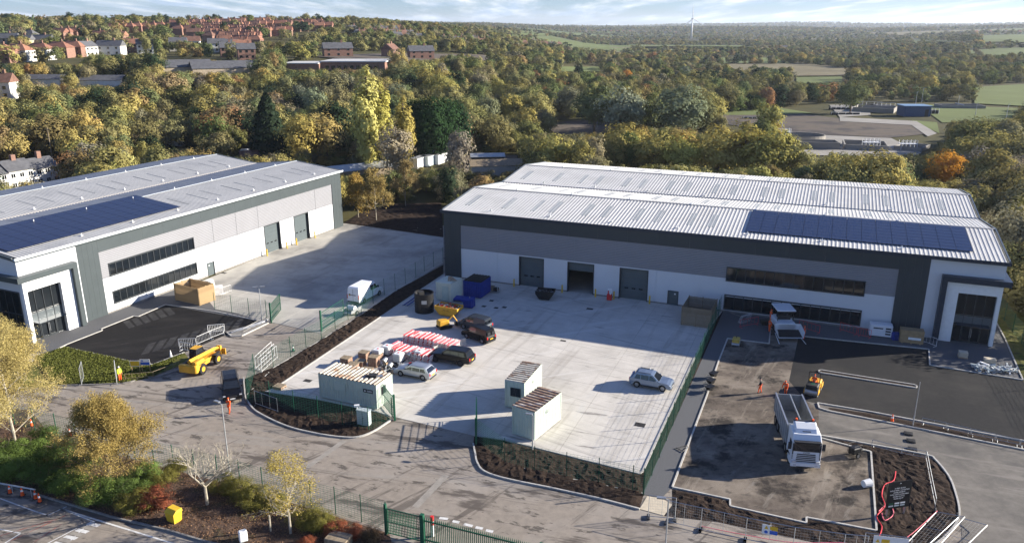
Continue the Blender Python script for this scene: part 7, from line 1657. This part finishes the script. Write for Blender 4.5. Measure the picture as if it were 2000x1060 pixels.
drape('field', [(1098,131),(1172,131),(1172,141),(1092,140)], M['field'], .4); drape('field', [(1555,148),(1645,148),(1645,165),(1555,164)], M['field'], .4); drape('field', [(1900,172),(2060,162),(2060,212),(1903,204)], M['field'], .4)
drape('field', [(1920,72),(2060,68),(2060,86),(1920,84)], M['field'], 1.0); drape('field', [(1785,82),(1900,86),(1900,90),(1785,88)], M['field'], 1.0); drape('field', [(1900,130),(2060,136),(2060,146),(1930,142)], M['field'], .6)
drape('building_plot', [(610,112),(760,106),(1000,114),(1050,122),(900,134),(700,122)], M['dirt'], .4)
for px in [[(930,60),(1060,58),(1062,64),(935,68)],[(1000,66),(1085,66),(1085,71),(1000,73)],[(1150,62),(1230,61),(1232,65),(1150,66)],[(370,36),(440,36),(440,41),(372,41)],[(1500,60),(1640,60),(1640,63),(1500,64)]]: drape('field', px, M['field'], 2.0, L=120)
M['field_tan'] = mat('field_tan', (0.17,0.145,0.085), 1, var=.15, scale=.02, coords='World', spec=.1); M['field_pale'] = mat('field_pale', (0.13,0.15,0.06), 1, var=.15, scale=.02, coords='World', spec=.1)
for fx_, fy_, w_, l_, r_, c_ in FIELDS:
    n_ = 8; vs = []
    for i in range(n_+1):
        for j in range(n_+1):
            u = (i/n_-.5)*w_; v = (j/n_-.5)*l_; x = fx_+u*math.cos(r_)-v*math.sin(r_); y = fy_+u*math.sin(r_)+v*math.cos(r_); vs.append((x, y, Z(x, y)+1.2))
    mb = MB(); mb.add(vs, [(i*(n_+1)+j, (i+1)*(n_+1)+j, (i+1)*(n_+1)+j+1, i*(n_+1)+j+1) for i in range(n_) for j in range(n_)]); struct('field', mb, M[c_])
# blue shed and works plant
p = at(1783,226); root = thing('shed', 'blue corrugated shed with a flat pale-edged roof in the treatment works', 'shed', tuple(p), -.05)
MB().box(-5.4,5.4,-4,4,0,4.2).build('wall', mat('shed_blue',(0.04,0.08,0.16),.5,var=.1), root); MB().box(-5.8,5.8,-4.4,4.4,4.2,4.5).build('roof', mat('shed_roof',(0.16,0.26,0.38),.5,var=.1), root); MB().box(3,4.5,-4.05,-4.0,0,3).build('door', M['trim'], root)
for px, py, r_, lb in [(1558,272,9,'round open concrete tank by the pale wall, front left of the treatment works')]:
    p = at(px,py); root = thing('settling_tank', lb, 'tank', tuple(p), 0); a_ = [i*math.pi/16 for i in range(32)]
    MB().loft([[(math.cos(a)*r_, math.sin(a)*r_*.8, 0) for a in a_],[(math.cos(a)*r_, math.sin(a)*r_*.8, 1.6) for a in a_],[(math.cos(a)*(r_-.4), math.sin(a)*(r_*.8-.4), 1.6) for a in a_],[(math.cos(a)*(r_-.4), math.sin(a)*(r_*.8-.4), .1) for a in a_]], cap=False).build('ring_wall', M['palec'], root); MB().sheet([(math.cos(a)*(r_-.4), math.sin(a)*(r_*.8-.4)) for a in a_], .3).build('water_surface', M['glass'], root)
def tankrow(px0, px1, depth, h, label, m='palec', inner=True):
    a, c = at(*px0), at(*px1); d = c-a; L = d.length; root = thing('concrete_tank', label, 'tank', tuple(a), math.atan2(d.y,d.x))
    for (x0,x1,y0,y1) in ((0,L,0,.4),(0,L,depth-.4,depth),(0,.4,.4,depth-.4),(L-.4,L,.4,depth-.4)): MB().box(x0,x1,y0,y1,0,h).build('wall', M[m], root)
    if inner: MB().box(.4,L-.4,.4,depth-.4,.05,.2).build('water_surface', M['black'], root)
    n = max(1,int(L/9)); 
    for k in range(1,n): MB().bar((L*k/n,0,h+.2),(L*k/n,depth,h+.2),.35).build('walkway', M['galv'], root)
    return root
tankrow((1562,291),(1640,293), 7, 2.2, 'pale walled tank nearest the round one in the works'); tankrow((1648,292),(1735,296), 12, 1.6, 'long sunken concrete channel tank at the front centre of the works'); tankrow((1745,292),(1800,297), 10, 1.2, 'dark sunken tank at the front right of the works')
tankrow((1665,218),(1745,222), 14, 2.0, 'rectangular tanks with walkways left of the blue shed'); tankrow((1840,212),(1925,213), 10, 1.4, 'long low tank beyond the blue shed', inner=True)
for k, (px, py, h) in enumerate([(1683,215,7),(1788,204,6),(1800,200,7),(1870,212,6),(1965,232,6),(1905,225,5)]): lamp((px,py), h, 'slim lighting column in the treatment works, %s from the left'%['first','second','third','fourth','sixth','fifth'][k], arm=.3, r=.12)
for k, (px, py) in enumerate([(1700,290),(1772,293),(1528,268)]):
    p = at(px,py); root = thing('metal_platform', 'white railed metal platform over the tanks, %s of the works'%['centre','right','left'][k], 'platform', tuple(p), -.05); MB().box(-2.5,2.5,-1,1,1.9,2.0).build('deck', M['white'], root)
    for x in (-2.4,-1.2,0,1.2,2.4):
        for y in (-.95,.95): MB().bar((x,y,0),(x,y,3.0),.12).build('post', M['white'], root)
    for z_ in (2.5,3.0): MB().bar((-2.4,-.95,z_),(2.4,-.95,z_),.10).build('rail', M['white'], root)
for k, (px, py, L_, W_, h_) in enumerate([(1640,214,9,3,1.6),(1690,208,14,2,2.2),(1725,213,8,5,3.0),(1650,224,12,1.5,1.3),(1815,222,6,4,2.6),(1500,246,10,2,1.2),(1468,232,7,2,1.0)]):
    root = thing('plant_frame', 'dark pipework block in the treatment works, %s'%['far left','behind the left tank','left of the blue shed','front left','joined to the right of the blue shed','on the brown earth','at the far left of the brown earth'][k], 'plant', tuple(at(px,py)), -.08)
    MB().box(-L_/2,L_/2,-W_/2,W_/2,0,h_*.6).build('wall', M['mech'], root)
    for q in range(5): MB().bar((-L_/2+L_*q/4,-W_/2-.1,0),(-L_/2+L_*q/4,-W_/2-.1,h_),.15).build('post', M['galv'], root)
    MB().bar((-L_/2,-W_/2-.1,h_),(L_/2,-W_/2-.1,h_),.12).build('rail', M['galv'], root)
# containers, sheds and vehicles behind
for k, (px, py, rz_, m_) in enumerate([(818,326,.15,'white'),(838,322,.15,'cab_grey'),(858,318,.15,'white'),(872,312,.15,'cab_grey'),(845,312,.15,'cab_grey')]):
    root = thing('shipping_container', 'pale container in the rows behind the scrub, %s'%['nearest left, white','second, greyish','third, white','fourth, behind the pale tree','rear middle'][k], 'container', tuple(at(px,py)), rz_+R(60)); MB().box(-3,3,-1.2,1.2,0,2.6).build('wall', M[m_], root)
    for q in range(14): MB().box(-2.9+q*.43,-2.7+q*.43,-1.24,-1.2,.1,2.5).build('rib', M[m_], root)
    MB().box(-3.05,3.05,-1.25,1.25,2.6,2.7).build('roof', M['galv'], root)
def shed(px, py, L, W, h, r_, rz_, wallm, roofm, label, name='shed', cat='shed'):
    p = atT(px,py); root = thing(name, label, cat, tuple(p), rz_); MB().box(-L/2,L/2,-W/2,W/2,-1,h).build('wall', M[wallm], root)
    MB().loft([[(x,-W/2-.3,h-.05),(x,0,h+r_),(x,W/2+.3,h-.05),(x,W/2+.3,h-.15),(x,0,h+r_-.1),(x,-W/2-.3,h-.15)] for x in (-L/2-.3,L/2+.3)]).build('roof', M[roofm], root)
    return root
M['slate'] = mat('slate', (0.10,0.10,0.105), .7, var=.2, scale=.8); M['redtile'] = mat('redtile', (0.22,0.10,0.065), .8, var=.25, scale=.8); M['orangetile'] = mat('orangetile', (0.27,0.13,0.08), .8, var=.25, scale=.8); M['browntile'] = mat('browntile', (0.16,0.085,0.06), .8, var=.25, scale=.8)
M['hbrick'] = mat('hbrick', (0.23,0.13,0.095), .85, var=.15, scale=1.5); M['render'] = mat('render', (0.66,0.64,0.58), .8, var=.08, scale=1.0); M['buff'] = mat('buff', (0.42,0.34,0.24), .85, var=.12, scale=1.0)
shed(968,345,13,6,3.2,1.2,.15,'galv','timber_old','low shed with a rusty grey roof left of the right warehouse'); shed(952,322,9,5,2.6,.6,.1,'trim','galv','dark open shed behind the rusty-roofed one'); shed(660,352,30,7,2.6,1.0,.62,'timber_old','galv','long grey-roofed shed behind the left warehouse corner'); shed(500,318,8,6,2.4,1.2,.4,'hbrick','browntile','small brown-roofed outbuilding beside the white van')
panel_van('small white van parked under trees beside the brown outbuilding', at(486,308), .2, L=4.6, W=1.8, logo=False); panel_van('pale motorhome parked among the trees behind the left warehouse', at(352,292), .1, L=6, W=2.1, logo=False)
# flat-roofed hall
p = atT(655,140); root = thing('flat_roofed_hall', 'long flat hall with a pale roof in the middle of the woods', 'hall', tuple(p), -.02); d_ = math.hypot(p.x,p.y); k_ = d_/F
L_ = 185*k_; MB().box(-L_*.5,-L_*.14,-4,16,-1,3.6).build('wall', M['hbrick'], root); MB().box(-L_*.14,L_*.5,0,26,-1,4.2).build('wall', M['hbrick'], root); MB().box(-L_*.5-.6,-L_*.14-.3,-4.6,16.6,3.6,4.0).build('roof', M['roof_sheet'], root); MB().box(-L_*.14-.6,L_*.5+.6,-.6,26.6,4.2,4.7).build('roof', M['roof_sheet'], root)
for k in range(9): MB().box(-L_*.1+k*L_*.062,-L_*.1+k*L_*.062+1.8,-.05,0,1,2.6).build('window', M['glass'], root)
# houses
HM = {}
def house_meshes(w_, d_, h, r_, hip):
    key = (w_, d_, h, r_, hip)
    if key in HM: return HM[key]
    wl = MB().box(-w_/2,w_/2,-d_/2,d_/2,-2.5,h)
    if not hip: wl.add([(-w_/2,-d_/2,h),(-w_/2,0,h+r_-.05),(-w_/2,d_/2,h),(w_/2,-d_/2,h),(w_/2,0,h+r_-.05),(w_/2,d_/2,h)],[(0,1,2),(5,4,3)])
    k = w_*.28 if hip else -.3
    rf = MB().add([(-w_/2-.4,-d_/2-.4,h-.1),(w_/2+.4,-d_/2-.4,h-.1),(w_/2+.4,d_/2+.4,h-.1),(-w_/2-.4,d_/2+.4,h-.1),(-w_/2+k,0,h+r_),(w_/2-k,0,h+r_)],[(0,1,5,4),(2,3,4,5),(1,2,5),(3,0,4),(3,2,1,0)])
    ch = MB().box(-.5,.5,-.35,.35,h+r_*.5,h+r_+1.2).box(-.55,.55,-.4,.4,h+r_+1.0,h+r_+1.1); wn = MB().box(-.6,.6,-.03,.03,-.6,.6)
    out = []
    for mb in (wl, rf, ch, wn): me = bpy.data.meshes.new('m'); me.from_pydata(mb.v, [], mb.f); out.append(me)
    HM[key] = out; return out
def colored(me, m, nm):
    key = (me.name, m.name)
    if key not in HM: c = me.copy(); c.name = nm; c.materials.append(m); HM[key] = c
    return HM[key]
def house(px, py, w_, d_, h, r_, rz_, wm, rm, label, group=None, hip=False, win=0, p=None):
    p = p or atT(px, py); root = thing('house', label, 'house', tuple(p), rz_, group); wl, rf, ch, wn = house_meshes(w_, d_, h, r_, hip)
    link('wall', colored(wl, M[wm], 'wall'), root); ro = link('roof', colored(rf, M[rm], 'roof'), root); link('chimney', colored(ch, M['hbrick'], 'chimney'), ro, (w_*.15,0,0))
    for k in range(win):
        for fl in range(2 if h > 4 else 1):
            x = -w_/2+(k+.5)*w_/win; link('window', colored(wn, M['glass'], 'window'), root, (x,-d_/2-.02,1.4+2.6*fl))
    return root
# white cottage row near the left warehouse
p0 = at(-30,385); p1 = at(121,358); d = (p1-p0).normalized(); rzc = math.atan2(d.y,d.x)
root = thing('cottage_row', 'row of white rendered cottages with grey slate roofs at the far left', 'houses', tuple(p0), rzc); Lc = (p1-p0).length
for k in range(3):
    x0_, x1_ = Lc*k/3+.02, Lc*(k+1)/3-.02; st = .35*(k%2); MB().box(x0_,x1_,0,6.5,0,4.6+st).build('wall', M['render'], root)
    ro = MB().loft([[(x,-.35,4.45+st),(x,3.25,6.6+st),(x,6.85,4.45+st),(x,6.85,4.3+st),(x,3.25,6.4+st),(x,-.35,4.3+st)] for x in (x0_-.1,x1_+.1)]).build('roof', M['slate'], root); MB().box(x1_-3.2,x1_-2.2,2.8,3.7,6.0,8.0).build('chimney', M['hbrick'], ro)
    for q in range(3):
        for fl in (.9,3.1): x = x0_+(x1_-x0_)*(q+.5)/3; w0 = MB().box(x-.55,x+.55,-.05,-.001,fl,fl+1.1).build('window_frame', M['white'], root); MB().box(x-.47,x-.04,-.06,-.051,fl+.08,fl+1.02).build('window_pane', M['glass'], w0); MB().box(x+.04,x+.47,-.06,-.051,fl+.08,fl+1.02).build('window_pane', M['glass'], w0)
ROWA = [(5,122,'hbrick','orangetile'),(38,120,'render','orangetile'),(80,117,'render','redtile'),(118,113,'hbrick','redtile'),(146,111,'hbrick','orangetile')]
for k, (px, py, wm, rm) in enumerate(ROWA): house(px, py, 13, 8, 5.4, 3.0, -.05, wm, rm, 'red-roofed house in the near row at far left, %s from the left'%['first','second','third','fourth','fifth'][k], hip=True, win=4)
for k, (px, py, wm, rm, rz_, w_) in enumerate([(47,96,'buff','slate',0,12),(86,95,'buff','slate',0,12),(16,92,'buff','slate',.1,14),(171,110,'render','slate',1.3,9),(219,108,'render','slate',0,14),(258,103,'hbrick','orangetile',.2,9),(285,105,'render','slate',.4,9),(350,100,'render','slate',.3,10),(378,97,'render','browntile',.3,9),(425,102,'render','slate',.3,10),(450,104,'hbrick','slate',.3,10),(475,105,'hbrick','orangetile',.3,10),(446,112,'hbrick','slate',.4,8),(482,116,'hbrick','slate',.4,9)]):
    house(px, py, w_, 7.5, 5.2, 3.0, rz_, wm, rm, '%s house, %s roof, foot of hillside, %s'%({'buff':'buff','render':'white','hbrick':'red brick'}[wm], {'slate':'grey','orangetile':'orange-red','browntile':'brown'}[rm], ['second from the left end','third from the left end','at the far left behind','gable-on beside dark trees','long and low','small with white neighbour','narrow, beside the red roof','left of the middle group','second of the middle group','third of the middle group','fourth of the middle group','right end of the middle group','nearer, below the middle group','nearest brick one, right'][k]), win=3)
house(10,192,8,7,6,3.2,.1,'render','browntile','white house with a tall brick chimney at the left edge', win=2)
shed(93,166,16,8,2.6,1.6,-.05,'render','slate','long white-walled bungalow with grey roof among the trees, left','bungalow','bungalow'); shed(193,168,22,9,2.6,1.8,.05,'render','slate','wide grey-roofed bungalow among the trees','bungalow','bungalow'); shed(358,143,24,14,3,3.0,.5,'buff','slate','broad grey-roofed building with a buff gable, left of the dark one','school_building','building'); shed(437,145,28,13,3,3.0,.5,'buff','slate','broad dark brown-roofed building with a buff gable','school_building','building'); shed(262,140,20,12,3,2.6,.3,'buff','slate','dark low building hidden in the trees left of the broad grey one','school_building','building')
for k, (px, py, w_, rm) in enumerate([(660,111,16,'slate'),(763,112,8,'browntile'),(822,115,15,'slate')]): house(px, py, w_, 8, 4.6, 3.2, .35 if k != 1 else 1.2, 'hbrick', rm, 'new red brick building beyond the long hall, %s'%['left with a grey roof','small gabled one in the middle','right with three roof bays'][k], win=3)
# hillside estate and terraces
gr1 = 'red-roofed houses of the hillside estate'
def estate(px0, px1, py0, py1, n, wms, rms, label, group, hs=1.0, rz0=0.2):
    for k in range(n):
        px = random.uniform(px0, px1); py = random.uniform(py0, py1); house(px, py, random.choice((9,11,13))*hs, 7.5, 5.0, 3.2, rz0+random.choice((0,0,.15,1.4,-.2)), random.choice(wms), random.choice(rms), label, group, hip=random.random() < .4, win=0)
def rows_(px0, py0, px1, py1, n, wm, rms, label, group, rz_=0.0):
    for k in range(n): px = px0+(px1-px0)*k/(n-1); py = py0+(py1-py0)*k/(n-1)+random.uniform(-.5,.5); house(px, py, random.choice((7.5,9)), 7, 4.4, 2.8, rz_+random.uniform(-.15,.15), wm, random.choice(rms), label, group, hip=random.random() < .4)
L1 = 'red-roofed brick house in the dense hillside estate'
for (a, b2, c, d2, n) in [(345,56,470,52,11),(345,62,480,60,13),(350,68,500,66,14),(380,75,520,72,13),(410,82,500,82,9),(440,90,500,91,6),(500,57,600,55,9),(480,50,560,49,7),(465,72,560,70,8),(580,62,640,60,5),(585,54,625,53,4)]: rows_(a, b2, c, d2, n, 'hbrick', ('redtile','orangetile','browntile'), L1, gr1)
rows_(195,82,235,82,3,'hbrick',('redtile','orangetile'),'red-roofed house half hidden by trees above the near row','half hidden red-roofed houses'); rows_(120,76,160,74,4,'hbrick',('redtile',),'low brick-red roofed house among trees, upper left','low red roofs at upper left'); rows_(225,64,330,62,8,'hbrick',('orangetile','redtile'),'red-roofed house on the wooded hilltop','hilltop red-roofed houses'); rows_(0,78,60,80,4,'buff',('slate',),'grey-roofed flat at the far left hillside','grey-roofed flats at far left')
L3 = 'slate-roofed terrace house in the valley town beyond the new brick buildings'; g3 = 'slate terraces of the valley town'
for (a, b2, c, d2, n) in [(700,76,815,84,12),(710,72,800,77,9),(865,88,1000,94,13),(900,84,1040,88,12),(1020,92,1090,94,6),(690,68,780,66,8)]: rows_(a, b2, c, d2, n, 'hbrick', ('slate','slate','browntile'), L3, g3, .5)
L4 = 'far pale house on the valley slope near the skyline'
for (a, b2, c, d2, n) in [(1120,62,1230,64,10),(1260,66,1420,68,9),(1850,66,1990,66,6)]: rows_(a, b2, c, d2, n, 'buff', ('orangetile','slate'), L4, 'far pale houses near the skyline', .2)
house(1531,100,10,8,5,3,.1,'render','slate','lone white house among trees right of the wind turbine')
# wind turbine
p = at(1350,78); p = Vector((p.x,p.y,Z(p.x,p.y))); root = thing('wind_turbine', 'white three-bladed wind turbine rising above the horizon', 'wind turbine', tuple(p), 0.25)
hub = 53.0-p.z; MB().cyl((0,0,0),(0,0,hub-1),2.3,1.4,n=14).build('tower', M['white'], root, smooth=True); MB().bevbox(-1.6,1.6,-3,4,hub-1.4,hub+1.6,.4).build('nacelle', M['white'], root)
ro = MB().cyl((0,-4.6,hub),(0,-3,hub),.7,1.5,n=12).build('rotor_hub', M['white'], root)
for a_ in (94, -28, 214):
    a = R(a_); dx, dz = math.cos(a), math.sin(a); nx_, nz_ = -dz, dx; rg = []
    for t_, c_, th_ in ((.03,.9,.6),(.2,1.8,.4),(.6,1.1,.3),(1.0,.3,.1)): x, z_ = dx*36*t_, dz*36*t_; rg.append([(x+nx_*c_,-4,hub+z_+nz_*c_),(x,-4-th_,hub+z_),(x-nx_*c_*.5,-4,hub+z_-nz_*c_*.5),(x,-4+th_,hub+z_)])
    MB().loft(rg).build('blade', M['white'], ro)
# a body of air for the haze
hz = bpy.data.materials.new('haze'); hz.use_nodes = True; t = hz.node_tree; t.nodes.clear(); pv = N(t, 'ShaderNodeVolumePrincipled'); pv.inputs['Density'].default_value = HAZE = 0.00006; pv.inputs['Color'].default_value = (.80,.88,1,1); pv.inputs['Anisotropy'].default_value = 0.3; o_ = N(t, 'ShaderNodeOutputMaterial'); t.links.new(pv.outputs[0], o_.inputs['Volume'])
o = MB().box(-14000,14000,-200,14000,-60,150).build('haze', hz); o['kind'] = 'stuff'
